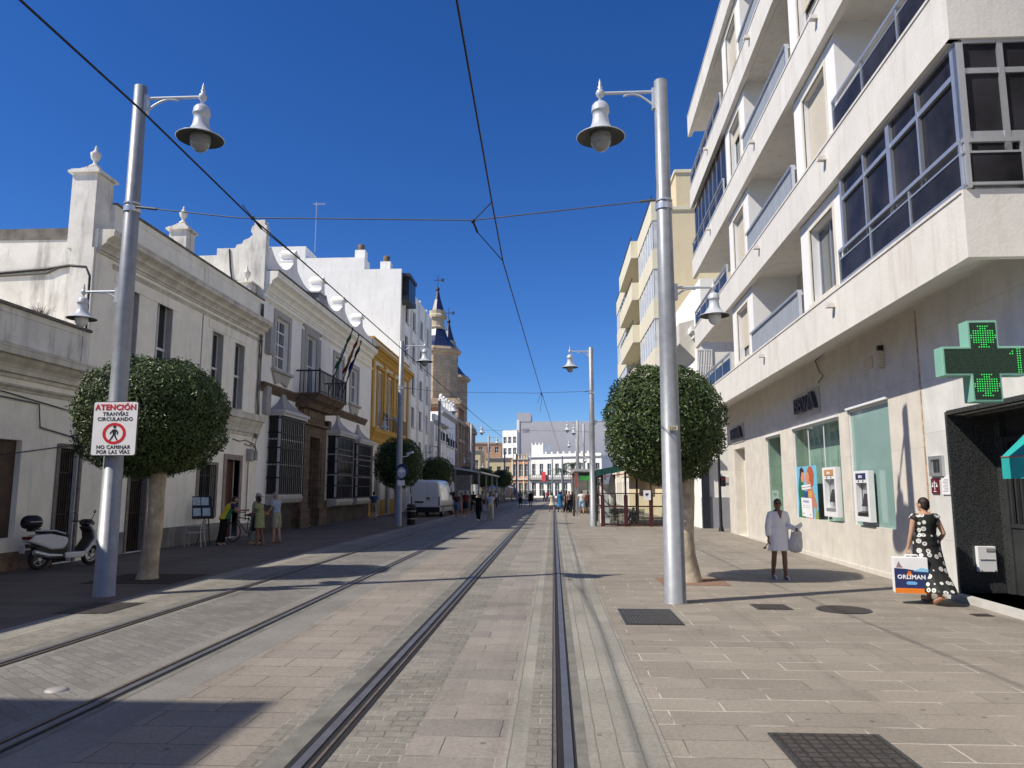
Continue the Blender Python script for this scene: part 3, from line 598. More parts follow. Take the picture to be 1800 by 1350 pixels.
# ---------------- left row ----------------
def cornice(par,f,u0,u1,z0,z1,out,mat,name='cornice',d0=.001,steps=4):
    b=MB(f); H=z1-z0; pts=[(d0,z0)]
    if steps<=4: q=[(.12,0),(.14,.13),(.3,.15),(.32,.3),(.42,.42),(.62,.55),(.74,.66),(.78,.68),(.97,.7),(.97,.9),(1,.92),(1,.99)]
    else: q=[(.1,0),(.1,.1),(.2,.12),(.2,.2),(.24,.26),(.34,.34),(.48,.4),(.52,.42),(.52,.5),(.58,.56),(.7,.62),(.82,.66),(.86,.68),(.96,.7),(.96,.86),(1,.88),(1,.98)]
    pts+=[(d0+out*a,z0+H*b_) for a,b_ in q]
    pts+=[(d0,z1)]; b.prism(pts,0,u0,u1); return b.build(name,mat,par)
def urn(par,x,y,z,k=1.0,name='urn'):
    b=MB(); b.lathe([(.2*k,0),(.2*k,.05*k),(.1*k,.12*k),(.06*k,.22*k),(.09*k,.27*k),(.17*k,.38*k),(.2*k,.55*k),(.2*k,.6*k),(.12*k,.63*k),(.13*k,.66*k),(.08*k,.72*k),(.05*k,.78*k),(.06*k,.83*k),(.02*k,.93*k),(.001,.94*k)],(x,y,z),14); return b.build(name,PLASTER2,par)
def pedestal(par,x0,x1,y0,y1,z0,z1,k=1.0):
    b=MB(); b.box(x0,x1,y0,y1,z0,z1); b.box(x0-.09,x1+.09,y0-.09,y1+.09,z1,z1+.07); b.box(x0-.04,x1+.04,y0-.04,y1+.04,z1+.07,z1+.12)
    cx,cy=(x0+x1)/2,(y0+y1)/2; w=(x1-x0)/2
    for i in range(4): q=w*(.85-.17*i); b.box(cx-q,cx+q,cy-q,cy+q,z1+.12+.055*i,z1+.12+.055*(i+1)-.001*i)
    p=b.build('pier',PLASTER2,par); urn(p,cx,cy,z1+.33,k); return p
def bars(b,u0,u1,d,z0,z1,n,r=.011):
    for i in range(n): u=u0+(u1-u0)*i/(n-1) if n>1 else u0; b.box(u-r,u+r,d-r,d+r,z0,z1)
# out-of-frame block that shades the near paving
t=thing('building','plain white block just outside the left edge, whose square shadow crosses the near tram rails','building',(-18,-10,0))
b=MB(fL); b.wall(-34,2.0,0,11.5,[(u,u+1.2,z,z+1.9) for u in range(-32,0,4) for z in (1.0,4.4,7.8)],0,.25); b.box(-34,2.0,-12,-.26,0,11.4); b.build('wall',PLASTERW,t,recalc=False)
for u in range(-32,0,4):
    for z in (1.0,4.4,7.8): window(t,fL,u,u+1.2,z,z+1.9,-.15,WHITEMET,GLASS)
# low single-storey house
t=thing('low_house','low single-storey white house with stained cornice behind the parked scooter','house',(-15,12,0))
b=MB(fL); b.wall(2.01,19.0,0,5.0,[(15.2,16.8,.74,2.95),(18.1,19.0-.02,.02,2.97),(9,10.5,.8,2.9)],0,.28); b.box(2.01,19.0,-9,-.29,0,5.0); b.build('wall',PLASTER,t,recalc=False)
b=MB(fL); b.box(2.01,18.98,-.32,.0,5.0,5.95); 
for a,c in ((3,8.9),(9.1,15.0),(15.2,18.7)): b.box(a,c,.0,.02,5.12,5.14); b.box(a,c,.0,.02,5.8,5.82); b.box(a,a+.02,.0,.02,5.14,5.8); b.box(c-.02,c,.0,.02,5.14,5.8)
b.build('parapet',PLASTER2,t)
b=MB(fL); b.box(2.01,18.99,-.4,.07,5.95,6.02); b.build('coping',MOSS,t)
cornice(t,fL,2.01,18.99,4.35,5.0,.42,CORNICE); cornice(t,fL,2.01,18.99,4.05,4.2,.1,CORNICE,'string_course')
b=MB(fL); b.box(2.01,18.08,.001,.06,0,.42); b.build('dado',M('peeling_dado',(.2,.14,.1),.95,var=.5,scale=3,grime=.6,scol=(.04,.035,.03)),t)
b=MB(fL); b.box(15.2,16.8,-.2,-.14,.74,2.95); b.build('boarded_window',BROWNP,t)
b=MB(fL); b.box(9,10.5,-.2,-.14,.8,2.9); b.build('boarded_window',BROWNP,t)
def grille_door(par,u0,u1,z0,z1,d=-.12,back=WOODD):
    b=MB(fL); bars(b,u0+.06,u1-.06,d,z0,z1,9); 
    for z in (z0+.1,(z0+z1)*.42,z1-.6,z1-.05): b.box(u0,u1,d-.012,d+.012,z-.02,z+.02)
    g=b.build('grille',BLACKMET,par); b=MB(fL); b.box(u0,u1,d-.14,d-.1,z0,z1); b.build('door',back,par)
    b=MB(fL); b.box(u0-.1,u0,-.2,.04,z0,z1+.1); b.box(u1,u1+.1,-.2,.04,z0,z1+.1); b.box(u0,u1,-.2,.04,z1,z1+.1); b.build('door_surround',M('grey_wood_frame',(.2,.185,.165),.8,var=.25,scale=8),par)
grille_door(t,18.14,18.94,.02,2.85)
b=MB()
pt=[(-12.26,8,4.0),(-12.26,12,3.75),(-12.26,15.5,3.9),(-12.26,17.2,3.85),(-12.26,17.3,3.3),(-12.26,19,3.1)]; b.tube(pt,.018,6); b.build('wall_cable',M('painted_cable',(.12,.12,.12),.8),t)
b=MB(); b.tube([(-12.26,8,3.95),(-12.26,12,3.98),(-12.26,16,4.0),(-12.26,19,3.75)],.014,6); b.build('wall_cable',M('black_cable',(.03,.03,.03),.8),t)
b=MB(); b.tube([(-12.26,10,1.95),(-12.24,13,2.15),(-12.26,19.0,3.0)],.012,6); b.build('wall_cable',M('black_cable2',(.04,.04,.04),.8),t)
b=MB(); random.seed(3)
for i in range(90):
    p=Vector((-12.5+random.uniform(-.08,.08),17.3+random.uniform(-.1,.1),6.0)); dr=Vector((random.gauss(0,.6),random.gauss(0,.6),random.uniform(.3,1))).normalized()*random.uniform(.15,.42); b.tube([p,p+dr*.6,p+dr],[.006,.004,.002],4)
tag(b.build('dry_weed',M('dry_twigs',(.14,.09,.06),.9,var=.3,scale=20),loc=(-12.5,17.3,6.0)),'small dry shrub growing on the low house parapet','plant')
# two-storey white house
t=thing('two_storey_house','white two-storey house with tall pier and urn at its near corner','house',(-15,25,0))
H2=[(20.25,21.2,4.95,7.75),(22.25,23.2,4.95,7.75),(26.1,27.0,4.95,7.55),(28.05,28.95,4.95,7.5),(27.75,29.0,.02,2.95),(25.6,26.9,.95,2.7),(21.3,22.3,.02,2.75)]
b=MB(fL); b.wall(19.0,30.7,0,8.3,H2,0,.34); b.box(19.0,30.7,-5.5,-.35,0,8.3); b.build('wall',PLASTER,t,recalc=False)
# stained end wall towards the viewer
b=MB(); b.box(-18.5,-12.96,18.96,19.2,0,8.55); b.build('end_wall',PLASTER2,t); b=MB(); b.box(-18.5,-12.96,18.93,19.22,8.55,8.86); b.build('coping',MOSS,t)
b=MB(); b.tube([(-17,18.94,7.6),(-15,18.93,7.62),(-13.6,18.93,7.72),(-13.0,18.92,7.8),(-12.5,18.92,7.75),(-12.38,18.92,7.5),(-12.36,18.92,6.0)],.04,6); b.build('wall_cable',BLACKMET,t)
b=MB(); b.tube([(-17,18.93,7.5),(-15,18.93,7.54),(-13.6,18.92,7.6),(-13.2,18.92,7.78)],.03,6); b.build('wall_cable',M('grey_cable',(.1,.1,.1),.8),t)
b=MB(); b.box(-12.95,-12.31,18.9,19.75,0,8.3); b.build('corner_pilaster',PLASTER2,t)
pedestal(t,-13.1,-12.4,18.92,19.7,8.3,10.42,.68)
b=MB(fL); b.box(19.7,30.68,-.35,.0,8.85,9.8)
for a,c in ((20.2,25.2),(25.5,30.4)): b.box(a,c,.0,.02,9.02,9.04); b.box(a,c,.0,.02,9.6,9.62); b.box(a,a+.03,.0,.02,9.04,9.6); b.box(c-.03,c,.0,.02,9.04,9.6)
b.build('parapet',PLASTER,t); b=MB(fL); b.box(19.7,30.69,-.4,.05,9.8,9.86); b.build('coping',MOSS,t)
b=MB(fL); b.box(19.0,30.69,-.34,.001,8.29,8.86); b.build('cornice_backing',PLASTER,t)
cornice(t,fL,19.02,30.69,8.2,8.85,.45,CORNICE,'cornice',.002,5); cornice(t,fL,19.76,30.69,7.95,8.08,.07,CORNICE,'string_course')
pedestal(t,-12.95,-12.35,23.85,24.45,9.87,10.55,.66)
b=MB(); b.box(-13.2,-12.6,29.9,30.5,9.87,10.4); b.box(-13.3,-12.5,29.8,30.6,10.4,10.46); p=b.build('pier',PLASTER2,t); urn(p,-12.9,30.2,10.46,.8)
for a in (25.25,): 
    b=MB(fL); b.box(a,a+.03,.001,.03,5.2,7.95); b.build('rain_pipe',M('grey_pipe',(.4,.4,.4),.6),t)
for a,c in ((19.9,23.6),(25.75,29.3)):
    b=MB(fL); b.box(a,c,.001,.03,7.6,7.92); b.build('window_band',PLASTER,t)
for h in H2[:4]:
    w=window(t,fL,h[0],h[1],h[2],h[3],-.2,WHITEMET,GLASS,(1,0),.05)
    b=MB(fL); b.box(h[0]+.05,h[1]-.05,-.205,-.17,6.2,6.28); b.build('transom',WHITEMET,w)
for h in (H2[0],H2[1],H2[2],H2[3]):
    b=MB(fL); b.box(h[0],h[0]+.03,-.33,.012,h[2],h[3]); b.box(h[1]-.03,h[1],-.33,.012,h[2],h[3]); b.box(h[0]+.03,h[1]-.03,-.33,.012,h[3]-.03,h[3]); b.build('grey_reveal',GREYTRIM,t)
cornice(t,fL,19.76,30.69,3.95,4.85,.3,CORNICE,'string_course')
grille_door(t,21.35,22.25,.02,2.7); 
b=MB(fL); b.box(27.55,27.75,-.2,.05,0,3.15); b.box(29.0,29.2,-.2,.05,0,3.15); b.box(27.75,29.0,-.2,.05,2.95,3.15); b.build('door_surround',PINKST,t)
b=MB(fL); b.box(27.75,29.0,-.3,-.24,.02,2.95); b.box(28.36,28.39,-.24,-.22,.02,2.95); b.build('door',M('red_brown_door',(.07,.025,.015),.5,var=.25,scale=7),t)
for h in (H2[5],):
    b=MB(fL); bars(b,h[0]+.05,h[1]-.05,.02,h[2],h[3],10); b.box(h[0],h[1],.01,.03,h[2]+.5,h[2]+.53); b.box(h[0],h[1],.01,.03,h[3]-.4,h[3]-.37); b.build('window_grille',BLACKMET,t)
    window(t,fL,h[0],h[1],h[2],h[3],-.2,WOODD,GLASS,(1,0))
    b=MB(fL); b.box(h[0]-.15,h[0],-.02,.05,h[2]-.12,h[3]+.1); b.box(h[1],h[1]+.15,-.02,.05,h[2]-.12,h[3]+.1); b.box(h[0],h[1],-.02,.05,h[3],h[3]+.1); b.box(h[0],h[1],-.02,.07,h[2]-.12,h[2]); b.build('window_surround',M('brownish_surround',(.25,.21,.18),.8,var=.2),t)
b=MB(fL); b.box(19.76,21.2,.002,.03,0,.62); b.box(22.4,27.5,.002,.03,0,.62); b.box(29.25,30.69,.002,.03,0,.5); b.build('dado',GREYDADO,t)
def cables(par,u,z0,z1,n=4):
    random.seed(int(u*10))
    for i in range(n):
        b=MB(fL); uu=u+i*.07; b.tube([(uu+random.uniform(-.05,.05),.04+random.uniform(0,.05),z1+(z0-z1)*k/9) for k in range(10)],.014+.008*(i%2),5); b.build('wall_cable',BLACKMET if i%2 else M('grey_cable',(.16,.15,.14),.8),par)
cables(t,30.25,3.9,9.6,5)
def meter(par,u,z,w,h): b=MB(fL); b.box(u,u+w,.003,.2,z,z+h); return b.build('meter_box',M('grey_meter_box',(.33,.32,.3),.7,var=.15),par,bevel=.01)
for zz,u0,u1 in ((3.75,28.2,30.5),(3.62,29.3,30.6),(4.9,26.0,30.4)):
    b=MB(fL); b.tube([(u0,.03,zz),(u0+.6,.05,zz-.06),((u0+u1)/2,.04,zz+.03),(u1-.2,.06,zz-.1),(u1,.05,zz-.5)],.016,5); b.build('wall_cable',BLACKMET,t)
b=MB(fL); b.tube([(29.75,.04,2.9),(29.75,.04,1.2),(29.72,.04,.6)],.02,5); b.tube([(30.1,.1,3.5),(30.25,.14,3.9),(30.05,.14,4.1),(29.9,.1,3.8)],.016,5); b.build('wall_conduit',M('grey_conduit',(.2,.19,.18),.8),t)
meter(t,29.6,2.95,.3,.5); meter(t,30.05,3.0,.25,.4)
# town house with scrolled parapet
t=thing('town_house','white civic town house with scrolled parapet, iron balcony and caged bay windows','house',(-15,40,0))
H3=[(32.15,33.75,7.2,9.5),(36.3,37.9,6.55,9.55),(41.2,42.9,7.0,9.3),(44.7,46.3,7.1,9.2),(36.4,38.0,.05,4.4)]
b=MB(fL); b.wall(30.7,49.9,0,11.2,H3,0,.4); b.box(30.7,49.9,-9,-.41,0,11.2); b.build('wall',PLASTERW,t,recalc=False)
cornice(t,fL,30.72,49.3,10.2,11.15,.55,PLASTER,'cornice',.002,5); cornice(t,fL,30.72,49.9,9.85,10.0,.12,PLASTER,'string_course')
b=MB(fL); b.box(30.74,49.3,.1,.6,11.16,11.2); b.build('tile_edge',MOSS,t)
# scalloped parapet
C=[31.0,34.3,38.7,42.7,46.9]
top=[]; u=31.2
pts=[(31.0,11.2),(49.9,11.2),(49.9,12.0)]
segs=[(31.3,34.0),(34.6,38.4),(39.0,42.4),(43.0,46.6),(47.2,49.9)]
for a,c in reversed(segs):
    for i in range(9):
        k=1-i/8; uu=a+(c-a)*k; pts.append((uu,11.85+.55*(abs(2*k-1)**2.2)) if c<49 else (uu,11.85+.5*(1-k)**2+.3*k**2))
pts.append((31.0,12.2))
b=MB(fL); b.prism(pts,0+1 if False else 1,-.4,-.02); b.build('parapet',PLASTERW,t)
for i,cu in enumerate(C[1:]):
    h=.95-.04*i; w=.42
    sc=[(-w,0),(w,0),(w*1.05,.15),(w*.75,.28),(w*.85,.4),(w*.6,.52),(w*.7,.66),(w*.55,.75),(w*.55,h),(-w*.55,h),(-w*.55,.75),(-w*.7,.66),(-w*.6,.52),(-w*.85,.4),(-w*.75,.28),(-w*1.05,.15)]
    b=MB(fL); b.prism([(cu+p,12.0+q*.95) for p,q in sc],1,-.62,.0); b.box(cu-.38,cu+.38,-.72,.1,12.0+h*.95,12.1+h*.95); b.prism([(cu-.3,12.1+h*.95),(cu+.3,12.1+h*.95),(cu,12.32+h*.95)],1,-.66,.04)
    b.build('scrolled_pinnacle',PLASTERW,t)
# big scrolled end gable (faces the viewer)
b=MB()
g=[(-16.6,8),(-12.31,8),(-12.31,13.1),(-12.35,13.25),(-12.45,13.25),(-12.5,13.42),(-12.7,13.42),(-12.72,13.3),(-12.95,13.28),(-12.98,13.05),(-13.2,12.95),(-13.0,12.8),(-13.05,12.55),(-13.2,12.3),(-13.5,12.2),(-13.55,12.05),(-13.75,12.0),(-13.8,11.9),(-14.2,12.3),(-14.4,12.35),(-14.4,11.95),(-16.6,11.9)]
g=[(-16.6,8),(-12.31,8),(-12.31,13.15),(-12.4,13.2),(-12.4,13.4),(-12.85,13.4),(-12.85,13.2),(-12.95,13.1),(-13.0,12.9),(-12.9,12.75),(-13.05,12.6),(-13.3,12.5),(-13.35,12.35),(-13.6,12.3),(-13.65,12.15),(-14.45,12.15),(-14.45,11.85),(-16.6,11.8)]
b.prism(g,1,30.62,31.0); b.build('scrolled_gable',PLASTER2,t)
b=MB(); b.tube([(-13.9,30.6,12.1),(-13.8,30.58,11.2),(-13.7,30.58,10.7),(-12.9,30.58,10.6),(-12.5,30.55,9.9)],.035,6); b.build('wall_cable',BLACKMET,t)
# chimney stub and pediment over the balcony axis
b=MB(fL); b.box(36.2,37.2,.05,.6,11.2,11.6); b.box(36.1,37.3,.0,.65,11.6,11.68); b.build('flood_light_box',M('grey_box',(.28,.29,.3),.6),t)
b=MB(fL); b.prism([(38.0,11.2),(39.8,11.2),(38.9,12.2)],1,-.02,.14); b.build('small_pediment',GREYTRIM,t)
for n,h in enumerate(H3[:4]):
    z0,z1=h[2],h[3]; g=.28
    b=MB(fL); b.box(h[0]-g,h[0],.001,.07,z0-.1,z1+g); b.box(h[1],h[1]+g,.001,.07,z0-.1,z1+g); b.box(h[0],h[1],.001,.07,z1,z1+g)
    if n!=1: b.box(h[0]-g-.1,h[1]+g+.1,.001,.22,z0-.22,z0-.1); b.prism([(h[0]-g,z0-.22),(h[1]+g,z0-.22),(h[1]-.1,z0-.75),((h[0]+h[1])/2,z0-.6),(h[0]+.1,z0-.75)],1,.001,.1)
    else: b.box(h[0]-.7,h[0]-g,.001,.05,z0,z1+.1); b.box(h[1]+g,h[1]+.7,.001,.05,z0,z1+.1); b.box(h[0]-.7,h[1]+.7,.001,.09,z1+g,z1+g+.12)
    b.build('window_surround',GREYTRIM,t)
    window(t,fL,h[0],h[1],z0,z1,-.15,WHITEMET,GLASSG,(1,3 if n==0 else 1),.09)
# string course and dado
cornice(t,fL,30.72,35.0,5.95,6.35,.18,BROWNSTONE,'string_course'); cornice(t,fL,40.3,48.5,5.95,6.35,.18,BROWNSTONE,'string_course')
b=MB(fL); b.box(30.72,35.2,.002,.05,0,1.2); b.box(39.6,49.7,.002,.05,0,1.25); b.build('dado',DADO,t)
# carved portal with balcony
b=MB(fL); b.box(35.3,36.4,.0,.35,0,4.4); b.box(38.0,39.1,.0,.35,0,4.4); b.box(35.3,39.1,.0,.35,4.4,4.95); b.box(35.15,36.45,.35,.45,0,.9); b.box(37.95,39.25,.35,.45,0,.9)
b.box(35.1,39.3,.0,.5,4.95,5.1); b.box(35.5,38.9,.0,.3,5.1,5.75); b.box(36.1,38.3,.3,.36,5.15,5.7); b.box(35.0,35.5,.0,.5,5.1,5.4); b.box(38.9,39.4,.0,.5,5.1,5.4)
b.prism([(.0,5.75),(.55,5.75),(.7,5.95),(.95,6.1),(1.15,6.32),(.0,6.32)],0,35.1,39.6)
for a in (35.45,38.2): b.box(a,a+.75,.35,.39,1.2,4.2)
b.box(36.4,36.46,-.38,.0,.05,4.4); b.box(37.94,38.0,-.38,.0,.05,4.4); b.box(36.46,37.94,-.38,.0,4.34,4.4)
b.build('carved_portal',BROWNSTONE,t)
b=MB(fL); b.box(36.4,38.0,-.3,-.24,.05,4.4)
for i in range(3):
    for a in (36.5,37.25): b.box(a,a+.65,-.24,-.21,.3+i*1.35,1.45+i*1.35)
dd=b.build('door',M('black_studded_door',(.02,.016,.014),.55,var=.3,scale=10),t)
b=MB(fL)
for i in range(7):
    for j in range(2): b.ell((36.75+j*.8,-.2,.5+i*.55),(.03,.03,.03),6,4)
b.build('studs',ALU,dd)
b=MB(fL); b.box(35.0,39.7,.0,1.2,6.32,6.42); bl=b.build('balcony_floor',BROWNSTONE,t)
b=MB(fL)
bars(b,35.05,39.65,1.15,6.42,7.45,24,.016); 
for i in range(1,6): 
    for u in (35.05,39.65): d=1.15*i/6; b.box(u-.016,u+.016,d-.016,d+.016,6.42,7.45)
b.box(35.02,39.68,1.12,1.19,7.45,7.52); b.box(35.02,35.09,.0,1.12,7.45,7.52); b.box(39.61,39.68,.0,1.12,7.45,7.52); b.box(35.02,39.68,1.13,1.17,6.5,6.54)
for u in (35.05,39.65,37.35): b.box(u-.03,u+.03,1.12,1.18,6.42,7.6)
b.build('balcony_railing',BLACKMET,bl)
def cierro(u0,u1,z0,z1,sides=True):
    o=.55; z2=z0+.0
    b=MB(fL)
    for u in (u0,u1-.12): b.box(u,u+.12,o-.12,o,z0+.1,z1)
    b.box(u0,u1,.0,o,z0,z0+.1); b.box(u0-.1,u1+.1,.001,o+.12,z1,z1+.12); b.box(u0-.18,u1+.18,.001,o+.2,z1+.12,z1+.25)
    c=b.build('bay_frame',M('white_bay_frame',(.5,.5,.5),.7,var=.08),t)
    b=MB(fL); n=7; cu=(u0+u1)/2; pr=[]
    for i in range(n):
        k=i/(n-1); s=(1-k)**2.2; pr.append((s,z1+.25+k*1.0))
    vs=[];
    for s,z in pr: hw=(u1-u0)/2*(.12+.95*s); vs+= [(cu-hw,.001,z),(cu+hw,.001,z),(cu+hw,.06+(o+.08)*s,z),(cu-hw,.06+(o+.08)*s,z)]
    b.add(vs,[(i*4+j,i*4+(j+1)%4,i*4+4+(j+1)%4,i*4+4+j) for i in range(n-1) for j in range(4)]); b.add(vs[-4:],[(0,1,2,3)]); b.build('bay_roof',M('grey_bay_roof',(.36,.35,.33),.75,var=.1),c)
    b=MB(fL); b.prism([(.001,z0),(o,z0),(o+.05,z0-.12),(o-.05,z0-.3),(.001,z0-.42)],0,u0-.04,u1+.04); b.build('bay_sill',M('bay_sill_stone',(.4,.385,.36),.85,var=.15,scale=4),c)
    b=MB(fL); bars(b,u0+.02,u1-.02,o+.025,z0+.05,z1,13,.02)
    for k in range(1,4): d=o*k/4; bars(b,u0-.025,u0-.025,d,z0+.05,z1,1,.018); bars(b,u1+.025,u1+.025,d,z0+.05,z1,1,.018)
    for k in range(6): z=z0+.12+(z1-z0-.2)*k/5; b.box(u0-.04,u1+.04,o+.02,o+.05,z-.028,z+.028); b.box(u0-.045,u0-.01,.0,o+.018,z-.028,z+.028); b.box(u1+.01,u1+.045,.0,o+.018,z-.028,z+.028)
    b.build('iron_cage',BLACKMET,c)
    b=MB(fL); b.box(u0+.05,u1-.05,.02,o-.06,z0+.1,z1); b.build('pane',GLASSB if u0>39 else M('blind_behind_glass',(.2,.19,.18),.3,var=.35,scale=6,spec=.25,brick=('yzx',.16,9,.03,(.05,.05,.05),.3)),c)
    for z in (z0+.1+(z1-z0)*.36,z0+.1+(z1-z0)*.68): 
        b=MB(fL); b.box(u0+.02,u1-.02,.01,o-.04,z-.03,z+.03); b.build('transom',WHITEMET,c)
cierro(31.85,34.9,1.55,5.0); cierro(40.5,43.9,1.25,4.75); cierro(44.9,48.4,1.25,4.6)
b=MB(fL); b.box(39.5,39.9,.002,.03,2.0,3.3); b.build('wall_notice',M('blue_white_notice',(.45,.5,.62),.6,var=.2,scale=12),t)
b=MB(fL); b.box(39.75,39.95,.002,.05,3.65,3.95); b.build('red_wall_sign',RED,t)
b=MB(fL); b.box(31.0,31.5,.003,.25,7.6,8.9); b.build('grey_cabinet',M('grey_cabinet',(.33,.33,.33),.7),t); meter(t,31.0,5.0,.5,1.2)
# flags
def flag(u,z,cols,label,lean):
    t=thing('flag',label,'flag',fL(u,1.1,z),group='flags on the balcony')
    P0=Vector(fL(u,1.0,6.7)); P1=Vector(fL(u+.15,1.75+lean,z))
    b=MB(); b.tube([P0,P1],.03,6); b.ell(P1+Vector((0,0,.06)),(.05,.05,.07),8,6); b.build('pole',BLACKMET,t)
    n=12; L=1.7; b=MB(); ax=(P0-P1).normalized(); 
    for s in range(len(cols)):
        vs=[]
        for i in range(n+1):
            for j in (s,s+1):
                q=P1+ax*(.15+L*i/n); w=(.25+.75*math.sin(min(1,(i+1)/n)*1.7))*j/len(cols)*.6
                vs.append((q.x-w*.55+.06*math.sin(i*.9+j*2.5),q.y+w*.7+.09*math.sin(j*4+i*.5),q.z-w*.35-.02))
        b.m=s; b.add(vs,[(2*i,2*i+1,2*i+3,2*i+2) for i in range(n)],True)
    b.build('flag_cloth',cols,t,recalc=False)
FG=cloth((.02,.13,.06),'flag_green'); FW=cloth((.55,.55,.55),'flag_white'); FR=cloth((.3,.02,.02),'flag_red'); FY=cloth((.5,.3,.02),'flag_yellow'); FB=cloth((.02,.03,.18),'flag_blue')
flag(37.0,9.9,[FG,FW,FG],'green and white flag hanging nearest on the iron balcony',.35)
flag(38.6,9.9,[FR,FY,FR],'red and yellow flag hanging between two others on the iron balcony',.25)
flag(39.3,9.7,[FB,FB],'dark blue flag hanging farthest on the iron balcony',.2)
# ochre and white house
t=thing('ochre_house','narrow two-storey house with ochre yellow trim beyond the civic town house','house',(-15,56,0))
H4=[(51.6,52.9,6.2,10.0),(54.9,56.2,6.2,10.0),(58.2,59.5,6.2,10.0),(51.4,53.2,.05,3.9),(54.8,56.5,.05,3.9),(58,60,.05,3.9)]
b=MB(fL); b.wall(49.92,62.8,0,11.0,H4,0,.35); b.box(49.92,62.8,-9,-.36,0,11.0); b.build('wall',CREAMW,t,recalc=False)
cornice(t,fL,49.94,62.8,10.75,11.55,.55,OCHRE); b=MB(fL); b.box(49.94,62.8,-.3,.05,11.56,12.1); b.build('parapet',CREAMW,t); b=MB(fL); b.box(49.94,62.8,-.35,.12,12.1,12.25); b.build('coping',OCHRE,t)
cornice(t,fL,49.94,62.8,5.0,6.0,.35,OCHRE,'string_course')
for a in (49.95,53.5,56.8,60.2,62.2): b=MB(fL); b.box(a,a+.55,.001,.1,6.0,10.75); b.build('pilaster',OCHRE,t)
for h in H4[:3]:
    b=MB(fL); b.box(h[0]-.25,h[0],.001,.08,6.1,10.2); b.box(h[1],h[1]+.25,.001,.08,6.1,10.2); b.box(h[0]-.35,h[1]+.35,.001,.22,10.2,10.4); b.build('window_surround',OCHRE,t); window(t,fL,h[0],h[1],h[2],h[3],-.15,WHITEMET,M('ochre_blind',(.3,.18,.04),.7),(0,1),.08)
    b=MB(fL); bars(b,h[0]-.2,h[1]+.2,.5,6.02,7.1,8,.014); b.box(h[0]-.22,h[1]+.22,.48,.52,7.1,7.14); bars(b,h[0]-.2,h[0]-.2,.25,6.02,7.1,1,.014); b.build('balcony_railing',BLACKMET,t)
for h in H4[3:]: b=MB(fL); b.box(h[0],h[1],-.2,-.15,h[2],h[3]); b.build('shop_front',M('dim_shop_front',(.16,.16,.15),.4,var=.3,scale=1),t)
for a,c in ((49.95,51.3),(53.3,54.7),(56.6,57.9)): b=MB(fL); b.box(a,c,.002,.06,0,1.1); b.build('dado',OCHRE,t)
# tall white apartment block
t=thing('white_apartment_block','tall plain white apartment block with a blank end wall above the ochre house','building',(-20,72,0))
fT=lambda u,d,z:(-13.4+d,u,z)
H5=[(u,u+1.5,z,z+1.9) for u in (66.5,70.2,74.3,78.0) for z in (1.5,4.6,7.7,10.8,13.9,17.0)]
b=MB(fT); b.wall(63.0,80.5,0,20.6,H5,0,.3); b.box(63.0,80.5,-10.5,-.31,0,20.6); b.build('wall',PLASTERW,t,recalc=False)
for h in H5:
    w=window(t,fT,h[0],h[1],h[2],h[3],-.18,DARKMET,GLASS,(1,1),.05); b=MB(fT); b.box(h[0]-.05,h[1]+.05,-.02,.1,h[2]-.08,h[2]); b.build('sill',GREYTRIM,w)
for u in (65.2,68.9,72.9,76.8,79.8): b=MB(fT); b.box(u,u+.25,.001,.22,0,20.6); b.build('facade_rib',PLASTERW,t)
b=MB(); b.box(-27.3,-13.1,62.9,63.3,0,20.9); b.box(-27.3,-16.4,62.92,64.8,20.9,22.0); b.box(-27.3,-21.7,62.94,66,22.0,23.1); b.build('end_wall',PLASTERW,t)
b=MB(fT); b.box(63.4,66.5,-.4,.9,18.6,20.3); b.build('roof_gallery',GLASSB,t); b=MB(fT); b.box(63.2,66.7,-.5,1.0,20.3,20.6); b.box(63.3,66.6,-.4,.95,18.2,18.6); b.build('gallery_slab',DARKMET,t)
for x,z in ((-17.0,22.0),(-14.7,20.9)):
    b=MB(); b.box(x-.45,x+.45,63.6,64.5,z-.2,z+.9); c=b.build('chimney',PLASTERW,t); b=MB(); b.lathe([(.28,0),(.3,.1),(.3,.55),(.24,.6)],(x,64.05,z+.9),12); b.build('chimney_cap',M('rusty_chimney_cap',(.16,.11,.07),.8,var=.3),c)
t=thing('roof_antenna','thin metal television antenna mast above the scrolled white house','antenna',(-21.2,62.0,20)); b=MB(); b.tube([(-21.2,64,22.9),(-21.2,64,27.6)],.04,6); b.build('mast',ALU,t); b=MB(); b.tube([(-21.5,64,27.4),(-20.4,64,27.4)],.025,5)
for i in range(5): b.tube([(-21.4+i*.22,63.7,27.4),(-21.4+i*.22,64.3,27.4)],.018,4)
b.build('dipoles',ALU,t)
